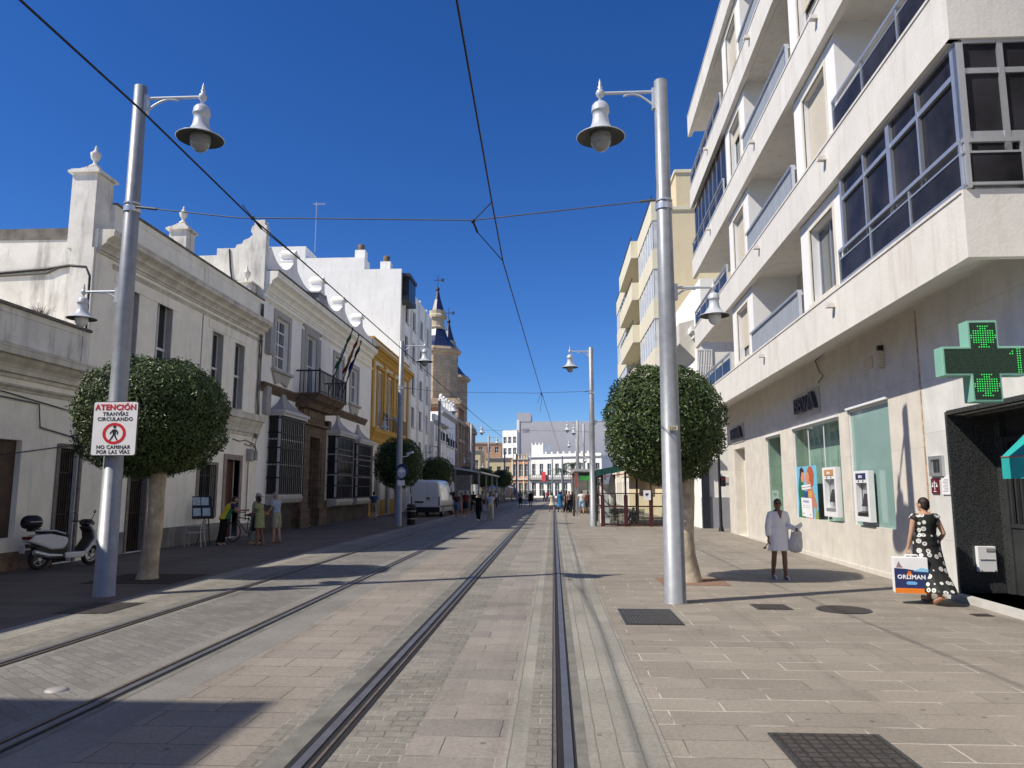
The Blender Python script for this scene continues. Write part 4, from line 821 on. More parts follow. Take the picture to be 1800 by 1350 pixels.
# ---------------- church ----------------
t=thing('church','sandstone and brick church with two blue tiled octagonal bell towers','church',(-16,112,0))
def oct_(cx,cy,r,z): return [(cx+r*math.cos(math.pi/8+i*math.pi/4),cy+r*math.sin(math.pi/8+i*math.pi/4),z) for i in range(8)]
def tower(cx,cy,dz,nm):
    w=3.5
    b=MB(); b.box(cx-w,cx+w,cy-w,cy+w,0,16.4+dz); o=b.build('tower_shaft',CHBRICK,t)
    b=MB()
    for sx in (-1,1):
        for sy in (-1,1): b.box(cx+sx*w-.35,cx+sx*w+.35,cy+sy*w-.35,cy+sy*w+.35,0,16.4+dz)
    for z in (5.5,11,16.0): b.box(cx-w-.5,cx+w+.5,cy-w-.5,cy+w+.5,z+dz,z+.45+dz)
    b.box(cx-w-.8,cx+w+.8,cy-w-.8,cy+w+.8,16.45+dz,16.9+dz); b.box(cx-w-.55,cx+w+.55,cy-w-.55,cy+w+.55,16.9+dz,17.3+dz); b.build('stone_quoin',CHSTONE,o)
    b=MB(); b.rings([(cx,cy,z+dz,r,r) for z,r in ((17.3,3.25),(24.2,3.25),(24.3,3.45),(24.5,3.7),(24.9,3.8),(25.0,3.5),(25.3,3.4))],8,True,False); bf=b.build('belfry',CHSTONE,t)
    b=MB()
    for i in range(8):
        a=math.pi/8+i*math.pi/4+math.pi/8; c,s=math.cos(a),math.sin(a); rr=3.25*math.cos(math.pi/8)
        def P(u,z,d): return (cx+c*(rr+d)-s*u,cy+s*(rr+d)+c*u,z+dz)
        pr=[(-.55,18.2),(.55,18.2),(.55,21.6),(.38,22.1),(0,22.35),(-.38,22.1),(-.55,21.6)]
        b.add([P(u,z,.03) for u,z in pr],[tuple(range(7))])
    b.build('bell_opening',M('dark_bell_opening',(.1,.075,.05),.9,var=.3) if nm else M('bell_opening',(.13,.1,.07),.9,var=.3),bf,recalc=False)
    b=MB(); b.rings([(cx,cy,z+dz,r,r) for z,r in ((25.3,3.1),(26.2,2.3),(27.2,1.6),(28.3,1.2))],8,True,False); b.build('tiled_roof',BLUEROOF,t)
    b=MB(); b.rings([(cx,cy,z+dz,r,r) for z,r in ((28.3,1.2),(28.6,1.35),(28.8,1.1),(30.0,1.1),(30.1,1.5),(30.4,1.5),(30.7,1.25),(31.2,1.3),(31.3,.95))],12,True,False); b.build('lantern',M('pale_church_lantern',(.46,.39,.28),.8,var=.15,scale=2),t)
    b=MB(); b.rings([(cx,cy,z+dz,r,r) for z,r in ((31.3,1.0),(33.0,.5),(34.4,.2))],8,True,False); sp=b.build('spire',BLUEROOF,t)
    b=MB(); b.ell((cx,cy,34.7+dz),(.32,.32,.35),8,6); b.tube([(cx,cy,34.7+dz),(cx,cy,37.0+dz)],.05,5); b.box(cx-.6,cx+.6,cy-.04,cy+.04,36.1+dz,36.2+dz); b.box(cx+.6,cx+.95,cy-.04,cy+.04,35.9+dz,36.4+dz); b.build('weather_cross',DARKMET,sp)
tower(-17.6,112,-2.3,0); tower(-17.4,123,-4.9,1)
b=MB(); b.box(-24,-14.0,106.5,135,0,11.5); b.build('nave',CHBRICK,t)
b=MB(); b.box(-24.3,-13.7,106.2,135.3,11.5,12.1); b.box(-14.0,-13.75,107,107.7,0,11.5); b.box(-14.0,-13.75,112,112.7,0,11.5); b.build('nave_cornice',CHSTONE,t)
# white small houses between the block and the church
def rowhouse(name,label,cat,x,y0,y1,h,wm,side,floors,fs=3.2,ww=1.0,gap=2.4,balc=True,trim=GREYTRIM,depth=8,shop=True,rail=BLACKMET):
    s=side; f=(lambda u,d,z:(x+d,u,z)) if s>0 else (lambda u,d,z:(x-d,u,z))
    t=thing(name,label,cat,(x-s*3,(y0+y1)/2,0)); hs=[]; u=y0+1.0
    while u+ww<y1-.3:
        for k in range(floors): z=.1 if k==0 else k*fs+.9; hs.append((u,u+ww,z,min(z+(2.5 if k==0 else 1.9),h-.4)))
        u+=gap
    b=MB(f); b.wall(y0,y1,0,h,hs,0,.3); b.box(y0,y1,-depth,-.31,0,h); b.build('wall',wm,t,recalc=False)
    cornice(t,f,y0+.01,y1-.01,h-.35,h+.1,.35,wm if trim is None else trim); b=MB(f); b.box(y0+.02,y1-.02,-.3,.05,h+.1,h+.8); b.build('parapet',wm,t)
    for q in hs:
        window(t,f,q[0],q[1],q[2],q[3],-.15,WHITEMET,GLASS,(1,1),.07)
        if balc and q[2]>2: b=MB(f); b.box(q[0]-.2,q[1]+.2,.0,.55,q[2]-.15,q[2]-.05); b.build('balcony_floor',wm,t); b=MB(f); bars(b,q[0]-.18,q[1]+.18,.5,q[2]-.05,q[2]+.85,7,.02); b.box(q[0]-.2,q[1]+.2,.48,.52,q[2]+.85,q[2]+.9); b.build('balcony_railing',rail,t)
    return t
rowhouse('row_house','narrow white house with black balconies between the tall white block and the church','house',-12.9,81,90,9.2,FARWHITE,1,3)
t=rowhouse('row_house','white house with a balustraded parapet directly before the church','house',-13.6,90.1,104,11.2,PLASTERW,1,3)
for i in range(6): b=MB(); b.box(-14.0,-13.5,91+i*2.3,91.5+i*2.3,12.0,13.0); b.ell((-13.75,91.25+i*2.3,13.2),(.25,.25,.3),8,6); b.build('parapet_ornament',PLASTERW,t)
# ---------------- right row beyond the cross street ----------------
t=thing('corner_house','white corner house across the side street with a grey base and striped sun shadows','house',(11,41,0))
b=MB(); b.box(7.05,18,36.6,46,0,9.2); b.build('wall',PLASTERW,t)
b=MB(); b.box(7.02,18,36.55,36.599,.0,1.45); b.build('grey_base',M('grey_painted_base',(.3,.31,.33),.8,var=.06,scale=3),t)
b=MB(); b.box(7.0,7.9,36.4,36.6,3.2,3.35); b.build('door_lintel',PLASTERW,t)
b=MB(); b.box(6.9,18,36.35,46.1,9.2,9.45); b.box(6.75,18,36.2,46.2,9.45,9.7); b.box(7.4,18,37,46,9.7,12.3); b.build('cornice',PLASTERW,t)
b=MB(); b.prism([(6.3,9.0),(7.05,8.2),(7.05,10.2),(6.3,10.0)],1,37.0,45.8); b.build('eaves_moulding',M('cream_eaves',(.6,.57,.5),.8,var=.08),t)
fF=lambda u,d,z:(u,36.6-d,z)
for x0 in (7.25,):
    w=window(t,fF,x0-.95+.75,x0+.55,7.0,8.6,.06,WHITEMET,GLASS,(1,1),.07); b=MB(fF)
    for i in range(9): b.tube([(x0-.14+i*.08,.045,7.08),(x0-.14+i*.08,.045,8.5)],.03,5)
    b.build('curtain',WHITE,w)
b=MB(); b.box(7.05,7.4,36.48,36.6,.0,3.0); b.build('dark_shutter_door',M('dark_slate_door',(.02,.023,.035),.6,var=.2),t)
b=MB(); b.box(7.9,8.9,36.54,36.599,2.15,2.42); p=b.build('street_name_plate',M('white_tiles',(.6,.6,.6),.4),t); b=MB(); b.text('RRA',.24,(8.55,36.53,2.19),(1,0,0),(0,0,1),.004,.006); b.build('lettering',BLACK,p)
b=MB(); b.box(8.62,8.7,36.45,36.56,0,3.1); b.build('rain_pipe',M('grey_pipe2',(.4,.4,.4),.6),t)
# beige balcony block
t=thing('beige_apartment_block','yellow beige apartment block with stepped balconies behind the right trees','building',(11,58,0))
b=MB(); b.box(7.3,18,46.2,74,0,19.4); b.box(8.0,18,46.5,72,19.4,22.0); b.build('wall',BEIGE,t)
b=MB(); b.box(7.2,18,46.1,74.1,19.4,19.6); b.box(7.9,18,46.4,72.1,22.0,22.2); b.build('roof_coping',CREAMF,t)
for k in range(6):
    z=2.9+k*3.2; 
    for y0,y1,d in ((46.6,54.5,6.4),(54.5,64.5,5.9),(64.5,73.5,6.4)):
        b=MB(); b.box(d,7.299,y0+.01,y1-.01,z,z+1.3); b.build('balcony_parapet',CREAMF,t)
        if k<5:
            if y0!=54.5:
                o=MB(); o.box(d+.06,d+.1,y0+.1,y1-.1,z+1.3,z+3.2); o.box(d+.1,7.29,y0+.05,y0+.1,z+1.3,z+3.2); o=o.build('glazed_gallery',M('curtained_gallery',(.55,.56,.55),.25,var=.2,scale=2),t)
                b=MB()
                for i in range(7): y=y0+.1+(y1-y0-.2)*i/6; b.box(d+.03,d+.059,y-.05,y+.05,z+1.3,z+3.2)
                b.build('mullion',WHITEMET,o)
            else:
                b=MB(); b.box(7.2,7.28,y0+.1,y1-.1,z+1.3,z+3.2); b.build('dark_recess',GLASS,t)
        b=MB(); b.box(d+.02,d+.06,y0+.05,y1-.05,z+1.62,z+1.68)
        for i in range(9): y=y0+.1+(y1-y0-.2)*i/8; b.box(d+.02,d+.06,y-.02,y+.02,z+1.3,z+1.62)
        if k==5 or y0==54.5: b.build('balcony_railing',DARKMET,t)
rowhouse('row_house','grey white house with a green roof edge beyond the beige block','house',7.6,74.2,84,15.5,FARWHITE,-1,4,3.6)
rowhouse('row_house','cream house with small balconies farthest along the right row','house',8.0,84.1,97,13.0,CREAMW,-1,4)
rowhouse('row_house','low white house at the far right end of the row','house',9.0,97.1,112,10.5,PLASTERW,-1,3)
# ---------------- far end of the street ----------------
def farblock(name,label,x0,x1,y,h,mat,wins,depth=14,wm=GLASS,cor=None,rows=None,cat='building'):
    t=thing(name,label,cat,((x0+x1)/2,y+depth/2,0)); f=lambda u,d,z:(u,y-d,z); hs=[]
    for (z0,z1,w,n) in wins:
        for i in range(n): c=x0+(x1-x0)*(i+.5)/n; hs.append((c-w/2,c+w/2,z0,z1))
    b=MB(f); b.wall(x0,x1,0,h,hs,0,.3); b.box(x0,x1,-depth,-.31,0,h); b.build('wall',mat,t,recalc=False)
    for q in hs: window(t,f,*q,-.18,WHITEMET,wm,(1,1),.08)
    if cor: cornice(t,f,x0,x1,h-.5,h,.4,cor); 
    return t,f
OCHREC=M('cream_yellow',(.66,.55,.33),.8,var=.06)
t,f=farblock('plaza_house','salmon orange two-storey house with white window frames facing down the tracks',-8.3,-3.9,170,8.6,FARORANGE,[(4.6,7.4,1.0,3),(.4,3.2,1.1,3)],12,GLASSG,CREAMW,cat='house')
b=MB(f); b.box(-8.3,-3.9,.001,.3,3.9,4.2)
for i in range(4): u=-8.3+4.4*i/3; b.box(u-.18,u+.18,.001,.12,0,8.4)
b.build('cream_trim',CREAMW,t)
for i in range(7): b=MB(f); b.box(-8.2+i*.7,-8.0+i*.7,-.2,.0,8.6,9.3); b.ell((-8.1+i*.7,-.1,9.5),(.15,.15,.28),6,5); b.build('parapet_ornament',OCHREC,t)
t,f=farblock('plaza_house','long white two-storey house with rooftop turret at the end of the tracks',-3.8,13.5,170,9.0,FARWHITE,[(4.8,7.4,.9,9),(.3,3.3,1.1,9)],12,GLASS,FARWHITE,cat='house')
b=MB(f); b.box(-3.6,-.7,-4,-.4,9.0,11.6); b.build('turret',FARWHITE,t)
b=MB(f)
for u in (-3.5,-2.6,-1.7,-.8): b.prism([(u-.2,11.6),(u+.2,11.6),(u,12.3)],1,-.8,-.4)
for i in range(9): b.box(i*1.45,.4+i*1.45,-.3,.0,9.0,10.0)
b.box(-.4,13.4,-.28,-.05,9.0,9.5); b.build('parapet_ornament',FARWHITE,t)
b=MB(f); b.box(-3.8,13.5,.001,.5,3.75,3.95); bars(b,-3.7,13.4,.48,3.95,4.9,40,.03); b.box(-3.8,13.5,.46,.5,4.9,4.97); b.build('long_balcony',DARKMET,t)
b=MB(f); b.box(-.6,.4,.52,.56,3.6,5.6); b.build('red_banner',M('red_banner',(.6,.05,.06),.7),t)
t,f=farblock('office_block','tall white block with a grid of dark windows behind the plaza',-13.3,-9.0,187,16.5,FARWHITE,[(z,z+1.7,1.0,3) for z in (2,4.8,7.6,10.4,13.2)],26,GLASS)
t=thing('blank_long_block','long blank white block, its dimmer side coloured lilac grey, rising behind the plaza houses','building',(3,200,0)); b=MB(); b.box(-8.98,17,187.5,215,0,18.6); b.box(-8.98,-5.5,187.4,200,18.6,20.8) ; b.build('wall',FARDIMMED,t); b=MB(); b.box(-9.05,-8.4,187.3,188.2,0,19.0); b.build('corner_rib',FARWHITE,t)
b=MB(); b.box(-7.6,-6.0,187.44,187.5,16.0,16.9); b.build('wall_lettering_patch',M('grey_patch',(.3,.3,.33),.8,var=.4,scale=4),t)
t,f=farblock('apartment_building','tan brick block with terraces left behind the plaza trees',-22,-13.6,195,14.0,FARTAN,[(z,z+1.6,1.1,4) for z in (2,5.2,8.4,11.2)],14,GLASS,CREAMW)
t,f=farblock('plaza_house','pale yellow house just right of the church in the distance',-23,-15.5,160,10.2,M('pale_yellow_render',(.66,.56,.33),.85,var=.05),[(5.3,8.0,1.0,4),(1,3.6,1.0,4)],10,GLASSG,CREAMW,cat='house')
t,f=farblock('plaza_house','low cream rounded-corner house left of the white grid block',-15.4,-9.4,172,9.0,M('cream_yellow_render',(.7,.63,.4),.85,var=.04),[(5,7,.9,3)],9,GLASSG,CREAMW,cat='house')
t,f=farblock('plaza_house','white stepped houses at the right end of the plaza',13.6,30,168,12.0,PLASTERW,[(5.2,7.4,1.0,5),(8.5,10.8,1.0,5),(1,3.4,1.0,5)],12,GLASS,FARWHITE,cat='house')
for o in list(S.collection.objects):
    if o.name.startswith('plaza_house') and o.location.y>165 and -8<o.location.x<14:
        a=R_(-27); pv=Vector((-8.3,172,0)); o.location=pv+Matrix.Rotation(a,3,'Z')@(o.location-pv); o.rotation_euler[2]=a
    if o.name.startswith('office_block'): a=R_(-30); pv=Vector((-9,187,0)); o.location=pv+Matrix.Rotation(a,3,'Z')@(o.location-pv); o.rotation_euler[2]=a
# ---------------- street lamps ----------------
def lampshape(b,x,z,k,bm,gm,s):
    """bell lamp hanging at x, arm height z"""
    prof=[(.001,.0),(.05,-.012),(.12,-.045),(.16,-.1),(.17,-.19),(.174,-.21),(.174,-.225),(.15,-.232),(.148,-.33),(.168,-.46),(.215,-.565),(.32,-.665),(.455,-.722),(.468,-.735),(.455,-.745)]
    b.lathe([(r*k,q*k) for r,q in prof[::-1]],(x,0,z-.16*k),24,cap=False)
def street_lamp(s,H,za,label,zlow):
    """s: +1 upper arm points to +x"""
    t=thing('street_lamp',label,'street lamp',local=True)
    b=MB(); b.rings([(0,0,0,.19,.19),(0,0,.012,.19,.19),(0,0,.014,.176,.176),(0,0,H*.5,.145,.145),(0,0,H,.115,.115),(0,0,H+.015,.095,.095)],28); b.build('pole',STEEL,t)
    b=MB(); b.rings([(0,0,H*.74-.05,.15,.15),(0,0,H*.74+.05,.15,.15)],24,True,False); b.rings([(0,0,H*.74+.1,.147,.147),(0,0,H*.74+.13,.147,.147)],24,True,False); b.build('clamp_band',ALU,t)
    for (L,z,k,sg,nm) in ((1.08 if s<0 else 1.22,za,.93,s,'upper'),(.8,zlow,.56,-s,'lower')):
        r0=.12 if nm=='upper' else .145
        b=MB(); b.tube([(sg*r0*.9,0,z),(sg*L,0,z)],.03 if k>.7 else .024,10); b.box(min(sg*r0*.8,sg*(r0+.04)),max(sg*r0*.8,sg*(r0+.04)),-.05,.05,z-.3*k-.05,z+.06)
        pts=[]
        for i in range(13): w=i/12; pts.append((sg*(r0+(L*.62-r0)*w),0,z-.29*k+.27*k*math.sin(w*2.15)/1.0*.95))
        b.tube(pts,[.022 if k>.7 else .018]*12+[.008],8); arm=b.build('arm',LAMPGREY,t)
        b=MB(); b.lathe([(.02*k,-.2*k),(.035*k,-.16*k),(.03*k,-.09*k),(.07*k,-.06*k),(.085*k,0),(.07*k,.05*k),(.03*k,.09*k),(.05*k,.13*k),(.022*k,.17*k),(.03*k,.21*k),(.012*k,.27*k),(.001,.31*k)],(sg*L,0,z),14); b.build('finial',LAMPGREY,arm)
        b=MB(); lampshape(b,sg*L,z,k,None,None,sg); h=b.build('lamp_shade',LAMPGREY,t)
        b=MB(); zr=z-.16*k-.745*k; b.rings([(sg*L,0,zr,.455*k,.455*k),(sg*L,0,zr+.05*k,.3*k,.3*k),(sg*L,0,zr+.07*k,.17*k,.17*k)],24,False); b.rings([(sg*L,0,zr+.02*k,.2*k,.2*k),(sg*L,0,zr+.1*k,.2*k,.2*k)],20,True); b.build('shade_lining',LAMPIN,h,recalc=False)
        b=MB(); b.rings([(sg*L,0,zr-.28*k+.28*k*(1-math.cos(i*math.pi/2/7)),max(.002,.205*k*math.sin(i*math.pi/2/7)),max(.002,.205*k*math.sin(i*math.pi/2/7))) for i in range(8)]+[(sg*L,0,zr+.06*k,.2*k,.2*k)],20); b.build('globe',BULB if k>.7 else M('frosted_globe',(.6,.61,.6),.25,var=.08,spec=.6),h)
    return t
tl=street_lamp(1,9.42,9.18,'nearest tall grey double-arm lamp carrying the red and white tram warning sign',5.42); tl.location=(-7.79,12.98,0); tl['group']='double-arm street lamps'
tr=street_lamp(-1,9.08,8.88,'nearest tall grey double-arm lamp on the sunny right pavement beside the ribbed cover',5.27); tr.location=(1.97,12.72,0); tr['group']='double-arm street lamps'
GL='double-arm street lamps'
copytree(tl,(-7.8,37.9,0),0,'grey double-arm lamp with a round blue sign beside the white van',GL)
copytree(tl,(-9.6,63,0),0,'grey double-arm lamp in front of the tall white block beyond the van',GL)
copytree(tl,(-9.5,87,0),0,'grey double-arm lamp rising beside the brick church corner',GL)
copytree(tl,(-9.2,107,0),0,'grey double-arm lamp in front of the orange tan houses beyond the tram stop',GL)
copytree(tr,(1.98,38.3,0),0,'grey double-arm lamp at the corner of the café terrace',GL)
copytree(tr,(3.4,84,0),0,'grey lamp pole rising behind the right tram shelter roof',GL)
copytree(tr,(3.4,110,0),0,'small distant grey lamp before the long white plaza house',GL)
copytree(tr,(2.6,80,.0),0,'grey lamp directly left of the pole behind the right shelter',GL)
for x,y,l in ((-6.2,128,'thin distant grey pole left of the salmon house'),(-4.6,140,'thin distant grey pole in front of the salmon house'),(-.2,150,'thin distant grey pole at the middle of the plaza'),(1.6,135,'thin distant grey pole at the right of the far tracks'),(-7.6,118,'thin distant grey pole beyond the tram stop roof')):
    t=thing('tram_pole',l,'pole',group='bare tram poles at the plaza',local=True); t.location=(x,y,0); b=MB(); b.rings([(0,0,0,.16,.16),(0,0,7.6,.12,.12)],12); b.build('pole',STEEL,t); b=MB(); b.ell((0,0,7.7),(.14,.14,.12),8,5); b.build('cap',ALU,t)
# number plate, sign, cctv, traffic sign
t=thing('number_plate','small yellowish plate reading 220 on the right lamp pole','number plate',(1.97,12.55,2.8)); b=MB(); b.rings([(1.97,12.72,2.8,.178,.178),(1.97,12.72,2.86,.178,.178)],28,False); b=MB(); b.box(1.9,2.06,12.535,12.55,2.8,2.87); b.build('plate',M('cream_plate',(.6,.55,.4),.5),t); b=MB(); b.text('220',.07,(1.98,12.533,2.812),(1,0,0),(0,0,1),.001,.001); b.build('digits',BLACK,t)
t=thing('warning_sign','white tram warning sign with red ring and walking figure on the left lamp','sign',(-7.68,12.75,2.4))
X=Vector((.995,.0,0)).normalized(); cx,cz,hw,hh,yy=-7.67,2.885,.395,.465,12.74
def rrect(hw,hh,r): 
    p=[]
    for sx,sz,a0 in ((1,1,0),(-1,1,90),(-1,-1,180),(1,-1,270)):
        for i in range(5): a=R_(a0+i*22.5); p.append((cx+sx*(hw-r)+r*math.cos(a),cz+sz*(hh-r)+r*math.sin(a)))
    return p
b=MB(); b.prism(rrect(hw+.012,hh+.012,.04),1,yy,yy+.02); b.build('backing',DARKMET,t); b=MB(); b.prism(rrect(hw,hh,.035),1,yy-.004,yy-.0005); fc=b.build('sign_face',WHITE,t)
b=MB(); b.box(cx-.12,cx+.12,yy+.02,yy+.14,cz-.25,cz-.2); b.box(cx-.12,cx+.12,yy+.02,yy+.14,cz+.2,cz+.25); b.build('bracket',DARKMET,t)
def tx(s,sz,z,m,n,b_=.0022): b=MB(); b.text(s,sz,(cx,yy-.0065,z),(1,0,0),(0,0,1),.001,b_); return b.build(n,m,fc)
tx('ATENCIÓN',.135,cz+.33,RED,'red_lettering',.005); tx('TRANVÍAS',.092,cz+.225,BLACK,'black_lettering'); tx('CIRCULANDO',.092,cz+.135,BLACK,'black_lettering'); tx('NO CAMINAR',.09,cz-.355,BLACK,'black_lettering'); tx('POR LAS VÍAS',.09,cz-.44,BLACK,'black_lettering')
b=MB(); n=40; zc=cz-.088
ring=lambda r:[(cx+r*1.12*math.cos(i*2*math.pi/n),yy-.0075,zc+r*math.sin(i*2*math.pi/n)) for i in range(n)]
b.add(ring(.188)+ring(.14),[(i,(i+1)%n,n+(i+1)%n,n+i) for i in range(n)]); b.build('red_ring',RED,fc,recalc=False)
b=MB(); q=lambda p: b.prism([(cx+x*.255,zc+z*.255) for x,z in p],1,yy-.0085,yy-.0065)
b.prism([(cx+.004+.028*math.cos(i*math.pi/6),zc+.115+.026*math.sin(i*math.pi/6)) for i in range(12)],1,yy-.0085,yy-.0065)
q([(-.1,.29),(.12,.29),(.15,.22),(.1,-.06),(-.09,-.06),(-.1,.1)]); q([(-.1,.29),(-.13,.26),(-.34,.0),(-.28,-.05),(-.1,.14)]); q([(.12,.29),(.28,.14),(.27,-.06),(.2,-.07),(.2,.1),(.12,.18)])
q([(-.09,-.05),(.02,-.05),(-.1,-.3),(-.26,-.5),(-.33,-.47),(-.2,-.27)]); q([(0,-.05),(.1,-.05),(.16,-.26),(.3,-.45),(.22,-.5),(.07,-.28)])
b.build('walking_figure',BLACK,fc)
t=thing('round_sign','round blue arrow sign with small white plate on the lamp pole by the van','traffic sign',(-7.6,37.7,2.6))
b=MB(); b.prism([(-7.62+.3*math.cos(i*math.pi/10),2.72+.38*math.sin(i*math.pi/10)) for i in range(20)],1,37.64,37.68); s_=b.build('disc',NAVY,t); b=MB(); b.prism([(-7.62+.2*math.cos(i*math.pi/10)*1.1,2.66+.28*math.sin(i*math.pi/10)) for i in range(20)],1,37.63,37.639); b.build('arrow_field',M('pale_blue_field',(.4,.42,.5),.5),s_)
b=MB(); b.prism([(-7.78,2.74),(-7.6,2.88),(-7.6,2.8),(-7.46,2.8),(-7.46,2.68),(-7.6,2.68),(-7.6,2.6)],1,37.62,37.629); b.build('arrow',WHITE,s_); b=MB(); b.box(-7.82,-7.45,37.64,37.68,2.02,2.28); b.build('plate',WHITE,t); b=MB(); b.box(-7.7,-7.55,37.68,37.76,2.1,3.0); b.build('bracket',DARKMET,t)
t=thing('security_camera','white security camera on a short arm above the round blue sign','camera',(-7.4,37.8,3.5)); b=MB(); b.tube([(-7.66,37.85,3.45),(-7.35,37.8,3.5),(-7.25,37.8,3.62)],.03,6); b.build('arm',WHITE,t); b=MB(); b.tube([(-7.4,37.85,3.6),(-7.05,37.6,3.68)],.06,8); b.build('camera_body',WHITE,t)
# ---------------- overhead wires ----------------
WIRE=M('dark_overhead_wire',(.02,.02,.022),.6,.3); SPAN=M('grey_span_cable',(.12,.13,.14),.5,.4)
def wire(label,pts,z,r=.011,ext=None):
    p=[Vector((x,y,z)) for x,y in pts]; p=[p[0]+(p[0]-p[1])*2]+p+([Vector(ext)] if ext else [])
    b=MB(); b.tube(p,r,6); tag(b.build('contact_wire',WIRE,loc=p[1]),label,'wire'); return p
w1=wire('black overhead contact wire running above the right tram track',[(-0.8, 5.91), (-0.87, 10.52), (-0.9, 13.42), (-0.54, 30.26)],6.0,.0115,(2.2,150,6.6))
w2=wire('black overhead contact wire crossing the left lamp pole above the left track',[(-4.55, 5.7), (-4.54, 7.62), (-4.64, 10.87), (-4.6, 13.39), (-4.52, 21.47), (-4.43, 42.4)],6.0,.0125,(-3.0,150,6.4))
def span(label,a,bm,c,r=.011):
    b=MB(); a,bm,c=Vector(a),Vector(bm),Vector(c); q=a.lerp(bm,.31); q.z-=.13; b.tube([a,q,bm,c],r,6); b.tube([a,a.lerp(q,.2)],r*2.4,6); b.tube([Vector(c).lerp(Vector(bm),.09),c],r*2.2,6); tag(b.build('span_wire',SPAN,loc=bm),label,'wire')
span('grey span cable tied between the two nearest lamp poles',(-7.66,12.9,7.0),(-1.4,12.85,6.6),(1.85,12.72,6.86))
span('grey span cable between the second pair of lamp poles',(-7.7,37.9,7.0),(-1.0,38.1,6.7),(1.9,38.3,6.8))
span('grey span cable by the church tower lamp',(-9.5,63,7.0),(-1.0,63,6.7),(3.2,66,6.8))
def bridle(label,c,wx,ya,yb,zw):
    b=MB(); c=Vector(c); e=c+Vector((.05,.3,-.1)); b.tube([c,e],.02,5); b.tube([c,(wx[0],ya,zw)],.009,5); b.tube([e,(wx[1],yb,zw)],.009,5); b.ell(c,(.04,.04,.04),6,5); tag(b.build('wire_bridle',WIRE,loc=c),label,'wire')
bridle('thin triangular bridle holding the right contact wire under the span cable',(-1.4,12.85,6.58),(w1[2].x,w1[3].x),w1[2].y,w1[3].y,6.01)
bridle('thin triangular bridle holding the left contact wire beside the scrolled gable',(-5.45,12.9,6.74),(-4.58,-4.6),10.45,13.39,6.01)
bridle('small distant bridle on the second span cable',(-.6,38.2,6.7),(-.75,-.7),36.6,41,6.02)
# ---------------- trees ----------------
def crownmesh(n,rx,ry,rz,ex,lsz,seed,top_dense=True):
    random.seed(seed); b=MB(); cn=0
    while cn<n:
        d=Vector((random.gauss(0,1),random.gauss(0,1),random.gauss(0,1))).normalized()
        k=(abs(d.x)**ex+abs(d.y)**ex+abs(d.z)**ex)**(-1/ex)
        lump=1+.035*math.sin(d.x*9+seed)*math.sin(d.y*8+1)+.03*math.sin(d.z*11+d.x*7)
        q=k*lump*(1-abs(random.gauss(0,.07))) if random.random()<.95 else k*lump*(1+random.random()*.035)
        c=Vector((d.x*rx*q,d.y*ry*q,d.z*rz*q))
        nrm=(d+Vector((random.gauss(0,.55),random.gauss(0,.55),random.gauss(0,.55)+.25))).normalized()
        a=nrm.orthogonal().normalized(); a=Matrix.Rotation(random.uniform(0,6.28),3,nrm)@a; e=nrm.cross(a); s=lsz*random.uniform(.7,1.25); w=s*.34
        p=[c-a*s*.5,c-a*s*.1+e*w*.5+nrm*s*.06,c+a*s*.5-nrm*s*.05,c-a*s*.1-e*w*.5+nrm*s*.06]; b.add([tuple(x) for x in p],[(0,1,2,3)]); cn+=1
    return b
def tree(label,loc,rx,rz,zc,n,lsz,seed,lean,rtr,group='clipped round street trees',ex=2.35,tl=None):
    t=thing('street_tree',label,'tree',local=True); t.location=loc; t['group']=group
    b=crownmesh(n,rx,rx,rz,ex,lsz,seed); b.v=[(x+lean[0],y+lean[1],z+zc) for x,y,z in b.v]; cr=b.build('crown',LEAF,t,recalc=False)
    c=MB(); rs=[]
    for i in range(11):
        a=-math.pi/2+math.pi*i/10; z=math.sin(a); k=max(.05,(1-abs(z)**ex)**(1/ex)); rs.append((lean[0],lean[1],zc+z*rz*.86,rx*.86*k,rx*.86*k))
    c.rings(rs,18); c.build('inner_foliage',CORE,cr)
    b=MB(); zt=zc-rz*.5; L=Vector((tl or lean)[:2]+(0,)); random.seed(seed+1)
    pts=[Vector((0,0,-.02)),Vector((.01,0,.12))]+[L*(k**1.3)+Vector((.05*math.sin(k*7+seed),.04*math.cos(k*6),zt*k)) for k in (.2,.35,.5,.65,.8,1)]
    b.tube(pts,[rtr*1.35,rtr*1.1]+[rtr*q for q in (1,.93,.9,.9,.98,1.15)],14); 
    for i in range(4):
        a=i*1.6+seed; b.tube([pts[-2],pts[-1]+Vector((.3*math.cos(a),.3*math.sin(a),.2)),pts[-1]+Vector((rx*.55*math.cos(a),rx*.55*math.sin(a),.7))],[rtr*.7,rtr*.5,rtr*.2],8)
    b.build('trunk',BARK,t); return t
tree('clipped round ficus behind the warning sign pole on the left pavement',(-8.36,15.42,0),1.46,1.26,3.36,27000,.088,5,(-.15,.1),.175,tl=(.16,.05))
tree('clipped round ficus on the sunny right pavement behind the nearest lamp',(2.72,15.56,0),1.2,1.2,3.16,23000,.083,9,(-.45,0),.18,tl=(-.12,.05))
tm=tree('dark clipped ficus in the shade beside the lamp with the round blue sign',(-8.15,39.5,0),1.28,1.32,3.2,6000,.14,12,(0,0),.17)
copytree(tm,(-9.0,58,-.2),1.0,'dark clipped ficus rising over the roof of the white van','clipped round street trees')
copytree(tm,(-9.6,104,.2),2.0,'small distant clipped ficus beyond the left tram stop','clipped round street trees',None,(1.3,1.3,1.0))
copytree(tm,(-7.6,112,.2),3.0,'small distant clipped ficus just left of the salmon house','clipped round street trees',None,(1.25,1.25,1.0))
copytree(tm,(-11.2,96,.2),3.7,'small distant clipped ficus half hidden by the left tram shelter','clipped round street trees',None,(1.3,1.3,1.0))
